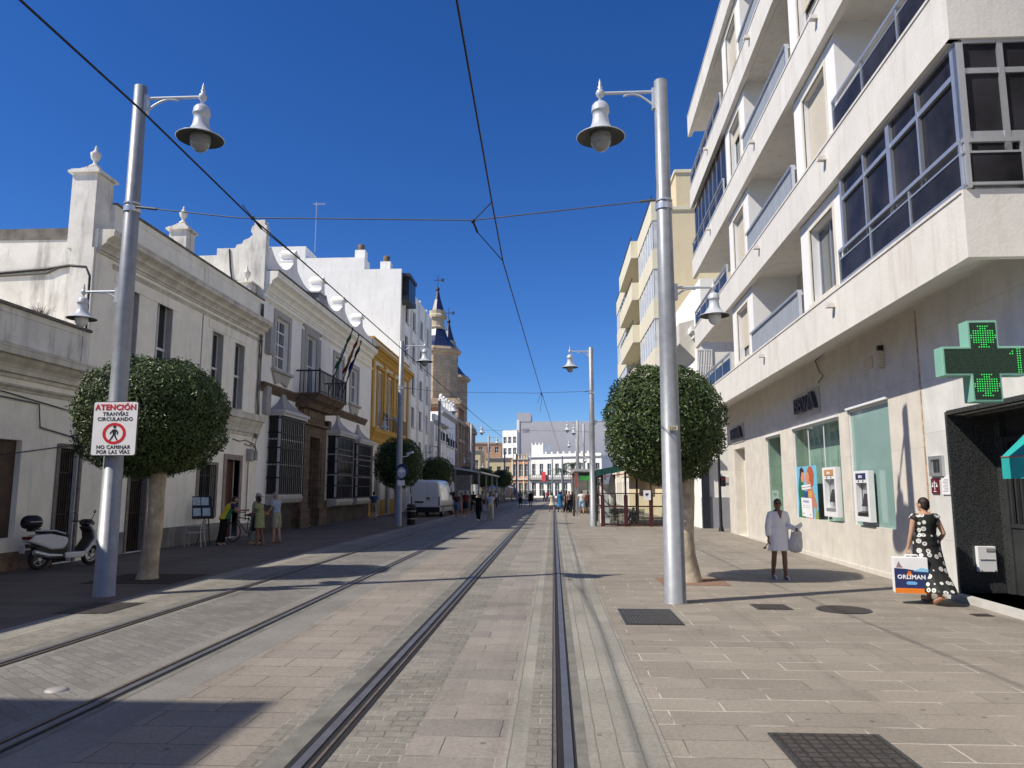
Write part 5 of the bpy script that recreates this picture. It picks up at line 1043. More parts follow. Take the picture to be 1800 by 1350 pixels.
def palm(label,loc,h,seed):
    t=thing('palm_tree',label,'tree',local=True); t.location=loc; t['group']='palms on the plaza'; random.seed(seed)
    b=MB(); b.tube([(0,0,0),(.1,0,h*.5),(0,.1,h)],[.3,.24,.26],10); b.build('trunk',BARK,t); b=MB()
    for i in range(22):
        a=i*2.4; el=random.uniform(-.2,1.1); L=random.uniform(1.7,2.4); pts=[]
        for k in range(7): s=k/6; pts.append(Vector((math.cos(a)*L*s*math.cos(el*(1-s)),math.sin(a)*L*s*math.cos(el*(1-s)),h+L*(math.sin(el)*s-.75*s*s))))
        sd=Vector((-math.sin(a),math.cos(a),0))
        for k in range(6):
            for q in (-1,1):
                for r_ in range(2):
                    p=pts[k].lerp(pts[k+1],r_*.5); e=p+sd*q*(.5*(1-k/8))+Vector((0,0,-.25)); w=(pts[k+1]-pts[k])*.28; b.add([tuple(p),tuple(p+w),tuple(e)],[(0,1,2)])
    b.build('crown',PALML,t,recalc=False); return t
pm=palm('palm tree with drooping fronds in front of the long white plaza house',(3.3,130,0),6.0,4)
copytree(pm,(1.7,140,-.8),1.3,'smaller palm tree beside the tracks at the plaza','palms on the plaza')
# ---------------- people ----------------
TORSO=[(.86,.155,.105),(.93,.165,.115),(1.02,.14,.1),(1.1,.13,.095),(1.2,.145,.105),(1.3,.165,.115),(1.38,.165,.1),(1.43,.12,.08),(1.46,.07,.065)]
def person(label,loc,rz,h=1.68,legs=((18,5),(-15,22)),arms=((-12,8,12),(14,8,15)),lean=0,skin=SKIN,hair=HAIRB,hairst='short',top=None,sleeve=1,bottom=None,blen='long',dress=None,hem=.5,hat=None,shoe=BLACK,fine=False,fat=1.0,turn=0,group=None,nod=0,glasses=False):
    """legs: (swing, knee bend); arms: (swing, out, elbow bend); side 0 = left (-x). faces +y"""
    t=thing('person',label,'person',local=True); t.location=loc; t.rotation_euler=(0,0,rz); 
    if group: t['group']=group
    k=h/1.7; vx=.0085 if fine else .02
    def LN(p): # forward lean above the hips
        x,y,z=p; 
        if z>.9: a=R_(lean); d=z-.9; return (x,y+d*math.sin(a),.9+d*math.cos(a))
        return p
    J={}
    for s in (0,1):
        sx=-1 if s==0 else 1; sw,kb=legs[s]; hp=Vector((sx*.085,0,.9)); a=R_(sw); kn=hp+Vector((sx*.012,math.sin(a)*.43,-math.cos(a)*.43)); a2=R_(sw-kb); an=kn+Vector((0,math.sin(a2)*.41,-math.cos(a2)*.41)); J['leg',s]=(hp,kn,an,a2)
        sw,out,el=arms[s]; sh=Vector(LN((sx*.175*fat,0,1.385))); a=R_(sw+lean*.4); o=R_(out); e=sh+Vector((sx*math.sin(o),math.cos(o)*math.sin(a),-math.cos(o)*math.cos(a)))*.29; a=a+R_(el); o=o*.6; w=e+Vector((sx*math.sin(o),math.cos(o)*math.sin(a),-math.cos(o)*math.cos(a)))*.25; dr=(w-e).normalized(); J['arm',s]=(sh,e,w,dr)
    mz=min(J['leg',0][2].z,J['leg',1][2].z)-.075
    def fin(b): b.v=[(x*k,y*k,(z-mz)*k) for x,y,z in b.v]; return b
    def torso(b,g=0,z0=0,z1=9,yo=0):
        rs=[]
        for z,rx,ry in TORSO:
            if z0<=z<=z1: p=LN((0,yo,z)); rs.append((p[0],p[1],p[2],(rx*fat+g),(ry*fat*fat+g)))
        b.rings(rs,16)
    hc=Vector(LN((0,.025,1.585))); tm=Matrix.Rotation(R_(turn),3,'Z')@Matrix.Rotation(R_(-nod),3,'X')
    H=lambda p: tuple(hc+tm@Vector(p))
    b=MB(); torso(b)
    nk=LN((0,0,1.42)); b.tube([nk,tuple(hc+Vector((0,-.02,-.03)))],[.058,.052],10)
    b.ell(tuple(hc),(.074,.093,.108),14,10,tm); b.ell(H((0,.025,-.06)),(.055,.065,.062),12,8,tm); b.tube([H((0,.085,.02)),H((0,.105,-.02)),H((0,.09,-.03))],[.01,.016,.012],8)
    for sx in (-1,1): b.ell(H((sx*.076,-.005,-.01)),(.012,.022,.033),8,6,tm)
    for s in (0,1):
        hp,kn,an,a2=J['leg',s]; b.tube([hp+Vector((0,0,.03)),hp.lerp(kn,.35),kn,kn.lerp(an,.3),an],[.09*fat,.078*fat,.053,.056,.036],12)
        ft=Vector((0,math.cos(a2*.5),math.sin(a2)*.55)).normalized(); b.tube([an+Vector((0,-.04,-.02)),an+Vector((0,0,-.035)),an+ft*.1+Vector((0,0,-.05)),an+ft*.17+Vector((0,0,-.055))],[.035,.042,.036,.022],10)
        sh,e,w,dr=J['arm',s]; b.tube([sh+Vector((-(.04 if s else -.04),0,.01)),sh,sh.lerp(e,.5),e,e.lerp(w,.3),w],[.05,.05*fat,.043*fat,.036,.037,.024],10)
        sx=-1 if s==0 else 1
        up=Vector((sx,0,0)).cross(dr).normalized(); sd=Vector((sx,0,0)); sd=(sd-dr*sd.dot(dr)).normalized(); up=dr.cross(sd)*(1 if s else -1)
        # palm is flat, thickness along sd; fingers spread along up
        m=Matrix((sd,up,dr)).transposed(); b.ell(tuple(w+dr*.045),(.016,.036,.052),10,8,m)
        for i,(o,L) in enumerate(((.028,.07),(.0095,.08),(-.0095,.075),(-.027,.058))):
            p0=w+dr*.08+up*o; p1=p0+dr*L*.5-sd*.012; p2=p1+dr*L*.42-sd*.03; b.tube([p0-dr*.02,p0,p1,p2],[.0095,.0095,.0085,.007],7)
        p0=w+dr*.03+up*.034; b.tube([p0-up*.012,p0+up*.022+dr*.025,p0+up*.026+dr*.055-sd*.012],[.012,.011,.008],7)
    fin(b).build('body',skin,t,remesh=vx*k,smooth_it=2 if fine else 1,recalc=True)
    # hair
    b=MB()
    if hairst!='none':
        b.ell(H((0,-.018,.028)),(.083,.094,.097),14,10,tm)
        if hairst=='short': b.ell(H((0,-.045,-.02)),(.08,.062,.085),12,8,tm)
        if hairst=='bob': b.ell(H((0,-.04,-.02)),(.088,.075,.1),12,8,tm)
        if hairst=='long': b.tube([H((0,-.05,.02)),H((0,-.075,-.1)),H((0,-.07,-.22))],[.085,.085,.05],10)
        if hairst=='bun': b.ell(H((0,-.11,.05)),(.04,.04,.04),10,8)
        fin(b).build('hair',hair,t,remesh=max(vx,.014)*k,smooth_it=2)
    if fine or glasses:
        b=MB(); 
        for sx in (-1,1): b.ell(H((sx*.03,.083,.012)),(.022 if glasses else .011,.012,.016 if glasses else .007),10,6,tm)
        if glasses: b.tube([H((-.03,.092,.015)),H((.03,.092,.015))],.004,6); b.tube([H((-.045,.08,.015)),H((-.078,.0,.015))],.004,6); b.tube([H((.045,.08,.015)),H((.078,.0,.015))],.004,6)
        fin(b).build('sunglasses' if glasses else 'eyes',BLACK,t)
        b=MB(); b.tube([H((-.022,.09,-.052)),H((0,.096,-.05)),H((.022,.09,-.052))],[.004,.007,.004],8); fin(b).build('mouth',M('lips',(.35,.12,.1),.5,var=.1),t)
    if hat:
        b=MB(); b.ell(H((0,-.012,.05)),(.093,.108,.085),14,8,tm); b.ell(H((0,.1,.045)),(.075,.085,.012),12,6,tm); fin(b).build('cap',hat,t,remesh=.014*k)
    g=.024 if fine else .026
    def sleeves(b,fr,gg):
        for s in (0,1):
            sh,e,w,dr=J['arm',s]; sx=-1 if s==0 else 1
            pts=[sh+Vector((-sx*.06,0,0)),sh+Vector((-sx*.015,0,-.005))]
            rr=[.04+gg,.047*fat+gg]
            if fr<=1: pts+=[sh.lerp(e,fr*.55)]; rr+=[.05*fat+gg*1.3]
            else: pts+=[sh.lerp(e,.5),e,e.lerp(w,fr-1)]; rr+=[.046+gg,.042+gg,.032+gg]
            b.tube(pts,rr,10)
    if top:
        b=MB(); torso(b,g,.86,1.45)
        if sleeve>0: sleeves(b,sleeve,g)
        fin(b).build('shirt',top,t,remesh=max(vx,.013)*k,smooth_it=2)
    if bottom:
        b=MB(); rs=[LN((0,0,z)) for z in (.84,.93,1.03)]; b.rings([(p[0],p[1],p[2],q*fat+g,r*fat*fat+g) for p,q,r in zip(rs,(.16,.168,.145),(.11,.118,.103))],16)
        if blen=='skirt':
            m=(J['leg',0][1]+J['leg',1][1])/2; b.rings([(m.x*q,m.y*q,z,.17+.05*q,.12+.07*q) for z,q in ((.95,0),(.75,.5),(.55,1))],16)
        else:
            for s in (0,1):
                hp,kn,an,a2=J['leg',s]; e=1.0 if blen=='shorts' else 1.97
                pts=[hp+Vector((0,0,.02)),hp.lerp(kn,.4),hp.lerp(kn,.95)]; rr=[.098*fat+g*.6,.09*fat+g*.8,.068*fat+g]
                if e>1: pts+=[kn.lerp(an,.4),kn.lerp(an,.97)]; rr+=[.066+g*.8,.055+g]
                b.tube(pts,rr,12)
        fin(b).build('skirt' if blen=='skirt' else 'shorts' if blen=='shorts' else 'trousers',bottom,t,remesh=max(vx,.013)*k,smooth_it=2)
    if dress:
        L0,L1=J['leg',0],J['leg',1]; b=MB(); n=32
        torso(b,g,.93,1.44)
        if sleeve>0: sleeves(b,sleeve,g)
        rs=[]
        def legx(z):
            P=[]
            for L in (L0,L1):
                hp,kn,an=L[:3]
                P.append(hp.lerp(kn,(hp.z-z)/max(.01,hp.z-kn.z)) if z>kn.z else kn.lerp(an,min(1,(kn.z-z)/max(.01,kn.z-an.z))))
            return P
        zs=[1.08,1.0,.93,.86]+[.86-(.86-hem-mz)*i/7 for i in range(1,8)]
        for z in zs:
            p=legx(min(z,.9)); c=(p[0]+p[1])/2; rx=max(.135 if z>1.03 else .17,abs(p[0].x-p[1].x)/2+.105)+g; ry=max(.1,abs(p[0].y-p[1].y)/2+.1)+g; q=(.9-z)/.9 if z<.9 else 0
            rs.append((c.x,c.y,z,rx*fat+q*.04,ry*fat*fat+q*.02))
        b.rings(rs,n,True,True,lambda i,w:(.045*max(0,(i-2)/8))*math.sin(w*6+i*.25)+.02*math.sin(w*11))
        fin(b).build('dress',dress,t,remesh=max(vx,.013)*k,smooth_it=2)
    if shoe:
        for s in (0,1):
            b=MB(); hp,kn,an,a2=J['leg',s]; ft=Vector((0,math.cos(a2*.5),math.sin(a2)*.55)).normalized(); dn=Vector((0,-ft.z,ft.y))
            b.tube([an-ft*.065-dn*.05,an-ft*.02-dn*.045,an+ft*.09-dn*.052,an+ft*.18-dn*.062,an+ft*.205-dn*.066],[(.03,.026),(.034,.042),(.026,.046),(.018,.042),(.01,.025)],12); fin(b).build('shoe',shoe,t)
    t['_j']=0; del t['_j']
    J['k']=k; J['mz']=mz
    return t,J
def jw(t,J,p):
    a=t.rotation_euler[2]; v=Vector((p[0]*J['k'],p[1]*J['k'],(p[2]-J['mz'])*J['k'])); return Matrix.Rotation(a,3,'Z')@v+Vector(t.location)
# woman in the dotted dress walking away with a carton
DOTS=dots('black_dress_with_white_discs',(.012,.013,.013),(.62,.63,.6),9.5,.36)
pw,J=person('dark haired woman in a long black white-dotted dress walking away by the pharmacy',(6.12,12.95,0),R_(8),1.7,((-20,18),(14,2)),((4,12,10),(-16,14,70)),0,SKIN,HAIRB,'short',None,.32,dress=DOTS,hem=.2,shoe=M('tan_sandal',(.3,.14,.08),.6),fine=True,fat=1.06,turn=18)
wr=jw(pw,J,J['arm',0][2]+J['arm',0][3]*.09)
t=thing('carton','white and navy carton with orange stripe carried by the woman in the dotted dress','box',tuple(wr))
# the carton: broad printed face towards the viewer, handle slot in the hand
cx_,cy_,cz_=wr.x-.02,wr.y-.2,wr.z-.03
ang=R_(12); ca,sa=math.cos(ang),math.sin(ang)
fB=lambda u,d,z:(cx_+u*ca-d*sa*-1*0+d*sa,cy_+u*-sa*-1*0+u*sa*-1+d*ca,cz_+z)
wb,hb,db=.29,.56,.2
b=MB(fB); b.box(-wb,wb*.72,-db/2,db/2,-hb,0); cb=b.build('carton_body',WHITE,t,bevel=.006)
def fp(pts,m,n,l=1):
    b=MB(fB); b.prism([(-wb+(.72*wb+wb)*p,-hb+hb*q) for p,q in pts],1,-db/2-.0015-.0012*l,-db/2-.0008-.0012*(l-1)); return b.build(n,m,cb)
fp([(0,.14),(1,.14),(1,.6),(.7,.63),(.35,.68),(0,.7)],NAVY,'navy_panel'); fp([(0,0),(1,0),(1,.14),(0,.14)],ORNG,'orange_stripe'); fp([(.55,.62),(1,.6),(1,.68),(.8,.72)],M('pale_blue_print',(.25,.55,.8),.6),'blue_wave',2)
fp([(.44+.075*math.cos(i*.524),.53+.05*math.sin(i*.524)) for i in range(12)],ORNG,'orange_emblem',2); fp([(.41,.57),(.47,.57),(.5,.62),(.44,.61),(.39,.63)],ORNG,'emblem_leaf',2)
fp([(.36,.24),(.62,.24),(.66,.29),(.6,.33),(.38,.33),(.33,.29)],M('print_blue',(.15,.4,.75),.6),'blue_emblem',2)
fp([(.06,.72),(.14,.9),(.2,.78),(.26,.72)],M('print_figure',(.3,.2,.2),.6),'printed_figure',2)
b=MB(); p=Vector(fB(-wb*.14,-db/2-.004,-hb*.6)); Xd=(Vector(fB(1,0,0))-Vector(fB(0,0,0))).normalized(); b.text('ORLIMAN',.088,tuple(p),tuple(Xd),(0,0,1),.001,.004); b.build('lettering',WHITE,cb)
for q in (.72,.45,.18):
    b=MB(fB); b.box(wb*.72,wb*.72+.002,-.03,.03,-hb+hb*q-.04,-hb+hb*q+.04); b.build('side_hole',BLACK,cb)
b=MB(fB); b.tube([(-.1,0,0),(-.08,0,.035),(.08,0,.035),(.1,0,0)],.012,6); b.build('handle',WHITE,t)
b=MB(); 
w_=jw(pw,J,J['arm',0][2]); 
# woman in the white tunic walking towards the viewer
WTUN=M('white_tunic',(.8,.78,.8),.85,var=.03,scale=6,bump=.1,bscale=9,spec=.15)
p2,J2=person('woman in a white tunic and sunglasses walking towards the viewer past the bank',(4.66,16.15,0),R_(180+6),1.62,((4,3),(-7,9)),((-14,16,92),(4,13,16)),0,SKIND,HAIRG if False else M('dark_grey_hair',(.05,.045,.045),.55,var=.5,scale=40,bump=.4,bscale=60),'short',None,1.85,dress=WTUN,hem=.6,shoe=WHITE,fine=True,fat=1.0,turn=-12,glasses=True)
b=MB(); tr=[(-.052,.108,1.43),(.052,.108,1.43),(0,.15,1.27)]; b.add(tr+[(x,y+.012,z) for x,y,z in tr],[(0,1,2),(5,4,3),(0,1,4,3),(1,2,5,4),(2,0,3,5)]); b.v=[(x*J2['k'],y*J2['k'],(z-J2['mz'])*J2['k']) for x,y,z in b.v]; b.build('open_neckline',SKIND,p2)
e=jw(p2,J2,J2['arm',0][1].lerp(J2['arm',0][2],.55))
t=thing('tote_bag','white cloth bag hanging from the forearm of the woman in the white tunic','bag',tuple(e))
b=MB(); c=e+Vector((-.02 if False else .05,-.02,-.03))
b.rings([(c.x+.06,c.y,c.z-.02,.03,.025),(c.x+.03,c.y,c.z-.08,.1,.06),(c.x,c.y,c.z-.22,.13,.09),(c.x-.01,c.y,c.z-.38,.14,.1),(c.x,c.y,c.z-.46,.11,.07),(c.x,c.y,c.z-.48,.04,.03)],18,True,True,lambda i,w:.07*math.sin(w*3+i)+.04*math.sin(w*7+i*2)); b.build('bag_body',cloth((.55,.54,.54),'bag_cloth'),t)
b=MB(); b.tube([(c.x-.08,c.y,c.z-.12),(c.x-.03,c.y+.02,c.z+.06),(c.x+.06,c.y,c.z-.1)],.014,6); b.build('strap',cloth((.5,.5,.5),'strap'),t)
b=MB(); b.add([(c.x-.1,c.y-.12,c.z+.02),(c.x+.1,c.y-.12,c.z+.14),(c.x+.13,c.y-.1,c.z+.07),(c.x-.02,c.y-.11,c.z-.1)],[(0,1,2,3)]); b.v=b.v+[(x,y+.015,z) for x,y,z in b.v]; b.fc+= [(4,5,6,7),(0,1,5,4),(1,2,6,5),(2,3,7,6),(3,0,4,7)]; b.mi+=[0]*5; b.sm+=[False]*5
b.build('folded_papers',WHITE,t)
hw_=jw(p2,J2,J2['arm',1][2]+J2['arm',1][3]*.1); t=thing('key_ring','small dark keys dangling from the right hand of the woman in white','keys',tuple(hw_)); b=MB(); b.tube([hw_,hw_+Vector((-.04,-.02,-.05)),hw_+Vector((-.09,-.03,-.11))],.008,6); b.box(hw_.x-.11,hw_.x-.06,hw_.y-.035,hw_.y-.028,hw_.z-.13,hw_.z-.09); b.build('keys',DARKMET,t)
# group at the stall
C=cloth
p,J=person('person in a yellow and green vest leaning over the leaflet stand by the wall',(-10.95,24.8,0),R_(-60),1.66,((4,8),(-8,6)),((25,12,60),(35,10,50)),26,SKIN,HAIRB,'bob',C((.03,.03,.12),'navy_shirt'),.9,C((.012,.012,.014),'black_trousers'),'long',shoe=BLACK,fat=1.12)
k=1.66/1.7; 
for sx,m,nm in ((-1,GREEN,'green_vest_half'),(1,YELL,'yellow_vest_half')):
    b=MB(); a=R_(26); rs=[]
    for z,rx,ry in TORSO[:8]:
        d=max(0,z-.9); rs.append((sx*.055,d*math.sin(a),(.9+d*math.cos(a)) if z>.9 else z,rx*1.12*.66+.035,ry*1.25+.055))
    b.rings([(0,y+(.055 if sx<0 else -.045),z,rx*1.2+.012,ry*.85+.03) for (x,y,z,_,_),(zq,rx,ry) in zip(rs,TORSO[:8])],16); b.v=[(x*k*1.12,y*k,(zz-J['mz'])*k) for x,y,zz in b.v]; b.build(nm,m,p,remesh=.02,smooth_it=1)
person('man in a pale cap and grey trousers standing at the stall',(-10.15,25.4,0),R_(-75),1.68,((3,2),(-4,3)),((15,8,55),(10,8,60)),6,SKIN,HAIRG,'short',C((.33,.35,.33),'pale_shirt'),.9,C((.2,.21,.22),'grey_trousers'),'long',hat=C((.35,.34,.31),'pale_cap'),shoe=C((.3,.3,.3),'grey_trainers'),nod=20)
person('woman with brown hair in a pale green patterned dress at the stall',(-9.72,24.75,0),R_(80),1.6,((2,2),(-5,4)),((14,8,60),(12,8,55)),5,SKIND,HAIRB,'bob',None,.8,dress=C((.26,.29,.14),'green_dress'),hem=.6,shoe=C((.25,.16,.1),'sandals'),nod=20)
person('grey haired man in a light blue shirt behind the woman in green',(-9.55,25.8,0),R_(75),1.72,((2,2),(-5,4)),((10,8,40),(12,8,45)),3,SKIN,HAIRG,'short',C((.3,.38,.48),'blue_shirt'),1,C((.3,.29,.22),'khaki_shorts'),'shorts',shoe=C((.2,.12,.08),'brown_shoes'),nod=12)
t=thing('black_bag','black shopping bag beside the legs of the man in the cap','bag',(-9.95,25.0,.5)); b=MB(); b.rings([(-9.95,25.0,z,.13*q,.1*q) for z,q in ((.45,.8),(.5,1),(.75,.95),(.95,.6),(1.05,.15))],12); b.build('bag_body',BLACK,t); b=MB(); b.tube([(-10.02,25,.95),(-10,25,1.15),(-9.9,25,.95)],.01,5); b.build('handle',BLACK,t)
# leaflet stand, aluminium chair, bicycle
t=thing('leaflet_stand','dark leaflet display stand with slanted pale brochures against the white wall','stand',(-11.7,24.9,0))
b=MB(); b.tube([(-11.75,24.6,0),(-11.65,24.9,.9),(-11.9,25.0,1.55)],.02,6); b.tube([(-11.4,24.8,0),(-11.55,24.95,.9),(-11.75,25.05,1.55)],.02,6); b.add([(-12.0,24.7,.85),(-11.35,24.95,.85),(-11.55,25.05,1.6),(-12.1,24.85,1.6)],[(0,1,2,3)]); b.build('rack',BLACK,t,recalc=False)
for i,(u,z) in enumerate(((.1,.95),(.55,.95),(.1,1.3),(.5,1.3))):
    b=MB(); p0=Vector((-12.0,24.68,.85)).lerp(Vector((-11.4,24.93,.85)),u)+Vector((-.12,.1,.75))*((z-.85)/.75); b.add([tuple(p0),tuple(p0+Vector((.22,.09,0))),tuple(p0+Vector((.18,.13,.26))),tuple(p0+Vector((-.04,.04,.26)))],[(0,1,2,3)]); b.v=[(x,y-.03,z_) for x,y,z_ in b.v]; b.build('brochure',M('pale_blue_brochure',(.4,.5,.55),.5,var=.3,scale=15),t,recalc=False)
def cafechair(label,loc,rz,mat1,mat2,group=None):
    t=thing('cafe_chair',label,'chair',local=True); t.location=loc; t.rotation_euler=(0,0,rz)
    if group: t['group']=group
    b=MB()
    for i in range(7): b.box(-.21,.21,-.2+i*.062,-.2+i*.062+.048,.45,.465)
    b.box(-.215,-.19,-.2,.22,.43,.45); b.box(.19,.215,-.2,.22,.43,.45); b.build('seat',mat2,t)
    b=MB(); b.tube([(-.21,-.22,.45),(-.22,-.27,.82),(.22,-.27,.82),(.21,-.22,.45)],.013,6)
    for i in range(4): b.box(-.21,.21,-.262+.003*i,-.25+.003*i,.56+i*.065,.6+i*.065)
    b.build('backrest',mat1,t)
    for sx in (-1,1):
        b=MB(); b.tube([(sx*.24,.24,0),(sx*.23,.22,.65),(sx*.23,-.2,.66)],.013,6); b.build('leg',mat1,t); b=MB(); b.tube([(sx*.24,-.28,0),(sx*.22,-.22,.45)],.013,6); b.build('leg',mat1,t)
    return t
cafechair('aluminium armchair standing by the white wall beside the leaflet stand',(-11.6,24.15,0),R_(100),ALU,ALU)
t=thing('bicycle','dark bicycle parked against the wall behind the stall group','bicycle',local=True); t.location=(-10.85,26.3,0); t.rotation_euler=(0,0,R_(70))
for y,nm in ((-.52,1),(.52,2)):
    b=MB(); b.tube([(0,y+.33*math.cos(i*.2618),.34+.33*math.sin(i*.2618)) for i in range(25)],.02,6,False)
    w=b.build('wheel',RUBBER,t); b=MB()
    for i in range(8): a=i*math.pi/8; b.tube([(0,y-.32*math.cos(a),.34-.32*math.sin(a)),(0,y+.32*math.cos(a),.34+.32*math.sin(a))],.003,4)
    b.build('spokes',ALU,w)
b=MB(); 
for a,c in (((0,-.52,.34),(0,-.15,.85)),((0,-.15,.85),(0,-.1,.3)),((0,-.1,.3),(0,-.52,.34)),((0,-.15,.8),(0,.38,.85)),((0,-.1,.3),(0,.36,.78)),((0,.36,.95),(0,.52,.34))): b.tube([a,c],.018,6)
b.build('frame',DARKMET,t); b=MB(); b.tube([(-.28,.25,1.02),(-.1,.38,1.0),(.1,.38,1.0),(.28,.25,1.02)],.014,6); b.tube([(0,.36,.92),(0,.38,1.0)],.014,6); b.build('handlebar',BLACK,t); b=MB(); b.ell((0,-.2,.92),(.07,.14,.035),10,6); b.build('saddle',BLACK,t)
# passers-by
person('man in dark blue shirt and beige shorts walking by the ochre house',(-10.63,44.5,0),R_(20),1.7,((12,3),(-12,14)),((-10,8,15),(12,8,15)),0,SKIN,HAIRB,'short',C((.03,.06,.13),'blue_shirt2'),.9,C((.26,.2,.14),'beige_shorts'),'shorts')
person('woman in black walking between the tram tracks towards the viewer',(-4.45,44.9,0),R_(170),1.6,((14,2),(-12,16)),((-10,8,15),(20,12,90)),0,SKIN,HAIRB,'long',C((.01,.01,.012),'black_top'),1,C((.012,.012,.015),'black_trousers2'),'long',shoe=WHITE)
person('person in a pale top and wide cream trousers beside the woman in black',(-3.72,44.9,0),R_(190),1.65,((12,4),(-14,14)),((-8,8,20),(8,8,30)),0,SKIND,HAIRB,'bob',C((.38,.4,.48),'pale_top'),.8,C((.5,.44,.32),'cream_trousers'),'long',shoe=WHITE,fat=1.05)
t=thing('shoulder_bag','pale grey shoulder bag hanging between the two women on the tracks','bag',(-4.1,44.8,.8)); b=MB(); b.rings([(-4.1,44.8,z,.14*q,.09*q) for z,q in ((.5,.5),(.56,1),(.8,1),(.95,.5))],12); b.build('bag_body',C((.3,.33,.38),'grey_bag'),t); b=MB(); b.tube([(-4.15,44.8,.92),(-4.25,44.85,1.3),(-4.05,44.8,.92)],.012,5); b.build('strap',BLACK,t)
PG='people walking along the street'
def pp(label,x,y,h,rz,topc,botc,blen,**kw):
    return person(label,(x,y,0),R_(rz),h,kw.pop('legs',((14,3),(-13,14))),kw.pop('arms',((-12,8,15),(12,8,18))),0,kw.pop('skin',SKIND),kw.pop('hair',HAIRB),kw.pop('hairst','short'),C(topc,'top') if topc else None,kw.pop('sleeve',.8),C(botc,'bottom') if botc else None,blen,group=PG,**kw)
pp('woman in a dark top and blue denim shorts right of the white van',-6.41,50,1.62,175,(.05,.02,.025),(.07,.12,.2),'shorts',hairst='long')
pp('man in a maroon shirt and dark shorts with white shoes right of the van',-6.05,52,1.72,185,(.12,.015,.02),(.02,.02,.025),'shorts',shoe=WHITE)
pp('child in pink walking between the couple right of the van',-6.48,53,1.15,180,(.4,.25,.25),(.3,.2,.2),'skirt',hairst='long')
pp('person in grey standing behind the black dressed woman near the tram stop',-5.81,62,1.7,10,(.25,.25,.27),(.03,.03,.04),'long')
pp('person in a pale shirt far behind the walkers near the tram stop',-5.74,75,1.72,190,(.5,.5,.55),(.05,.06,.1),'long')
pp('dark clothed person at the left edge of the tram stop',-7.88,58,1.7,30,(.02,.025,.04),(.015,.015,.02),'long')
pp('person in black close to the left tram shelter post',-6.77,64,1.66,200,(.02,.02,.02),(.05,.05,.06),'shorts')
pp('dark silhouetted person walking alone up the left track, bare legs',-3.18,73,1.72,185,(.13,.14,.16),(.03,.03,.04),'shorts')
pp('woman in a short black dress walking alone beside the far left rail',-2.25,75,1.7,180,None,None,'long',dress=C((.015,.015,.02),'short_black_dress'),hem=.62,hairst='long')
pp('woman in a cream dress with a black bag walking on the right track',-0.14,62,1.64,15,None,None,'long',dress=C((.62,.57,.48),'cream_dress'),hem=.55,legs=((24,4),(-20,20)),hairst='long')
pp('person in a bright blue dress right of the woman in cream',0.51,62,1.66,10,None,None,'long',dress=C((.04,.2,.42),'blue_dress'),hem=.45,hairst='bob')
pp('person in black standing at the right tram stop post',1.01,61,1.72,90,(.015,.015,.018),(.012,.012,.015),'long')
pp('woman in a black and white top by the right tram stop post',1.22,60,1.7,200,(.3,.22,.2),(.015,.015,.02),'long',hairst='bun')
pp('man in a white T-shirt and blue shorts walking away near the right shelter',2.10,57,1.74,5,(.68,.68,.68),(.25,.4,.55),'shorts',skin=SKIN,arms=((-8,22,10),(14,10,20)),fat=1.08)
pp('person in a dark red shirt beside the man in the white T-shirt',2.61,58,1.7,10,(.15,.03,.03),(.03,.03,.03),'shorts')
pp('small distant person in a grey top at the plaza houses',-1.44,120,1.7,100,(.35,.35,.38),(.1,.1,.12),'long')
pp('small distant person in dark clothes in front of the salmon house',-6.11,110,1.7,140,(.06,.05,.06),(.03,.03,.03),'long')
pp('small distant person in white near the far left poles',-6.85,105,1.68,100,(.6,.58,.55),(.2,.18,.17),'shorts')

pp('woman in a red top in the small crowd before the left tram shelter',-7.28,66,1.62,180,(.25,.03,.04),(.03,.03,.05),'long',hairst='long')
pp('man in a white shirt in the small crowd before the left tram shelter',-6.20,70,1.74,200,(.55,.55,.55),(.04,.04,.06),'long')
pp('person in a navy top at the back of the crowd by the left shelter',-6.60,80,1.7,190,(.03,.04,.1),(.2,.18,.15),'shorts')
pp('woman in a black dress just behind the woman in black and white',1.56,63,1.66,30,None,None,'long',dress=C((.015,.015,.018),'black_dress2'),hem=.5,hairst='long')
pp('tall man in a brown shirt under the right tram shelter roof',1.93,66,1.78,180,(.15,.09,.06),(.03,.03,.04),'long')
pp('person in pale blue waiting under the right tram shelter roof',2.86,68,1.66,200,(.3,.4,.5),(.05,.05,.07),'long')
pp('small distant woman in red near the far right tracks',-0.87,105,1.65,170,(.35,.05,.05),(.05,.05,.06),'skirt')

pp('woman in a grey dress beside the front post of the left tram shelter',-7.0,57.5,1.63,150,None,None,'long',dress=C((.3,.3,.32),'grey_dress'),hem=.5,hairst='long')
pp('man in a black T-shirt and pale shorts left of the couple near the van',-7.3,60.5,1.75,185,(.02,.02,.022),(.4,.37,.3),'shorts')
pp('person in a green top far behind the walkers on the left platform',-6.2,84,1.68,170,(.06,.2,.1),(.05,.05,.06),'long')
pp('small distant person in blue crossing before the white plaza houses',1.2,118,1.7,80,(.1,.2,.4),(.06,.06,.07),'long')
pp('small distant person in a pale top at the far left of the plaza',-8.2,125,1.7,200,(.55,.5,.45),(.1,.1,.12),'shorts')
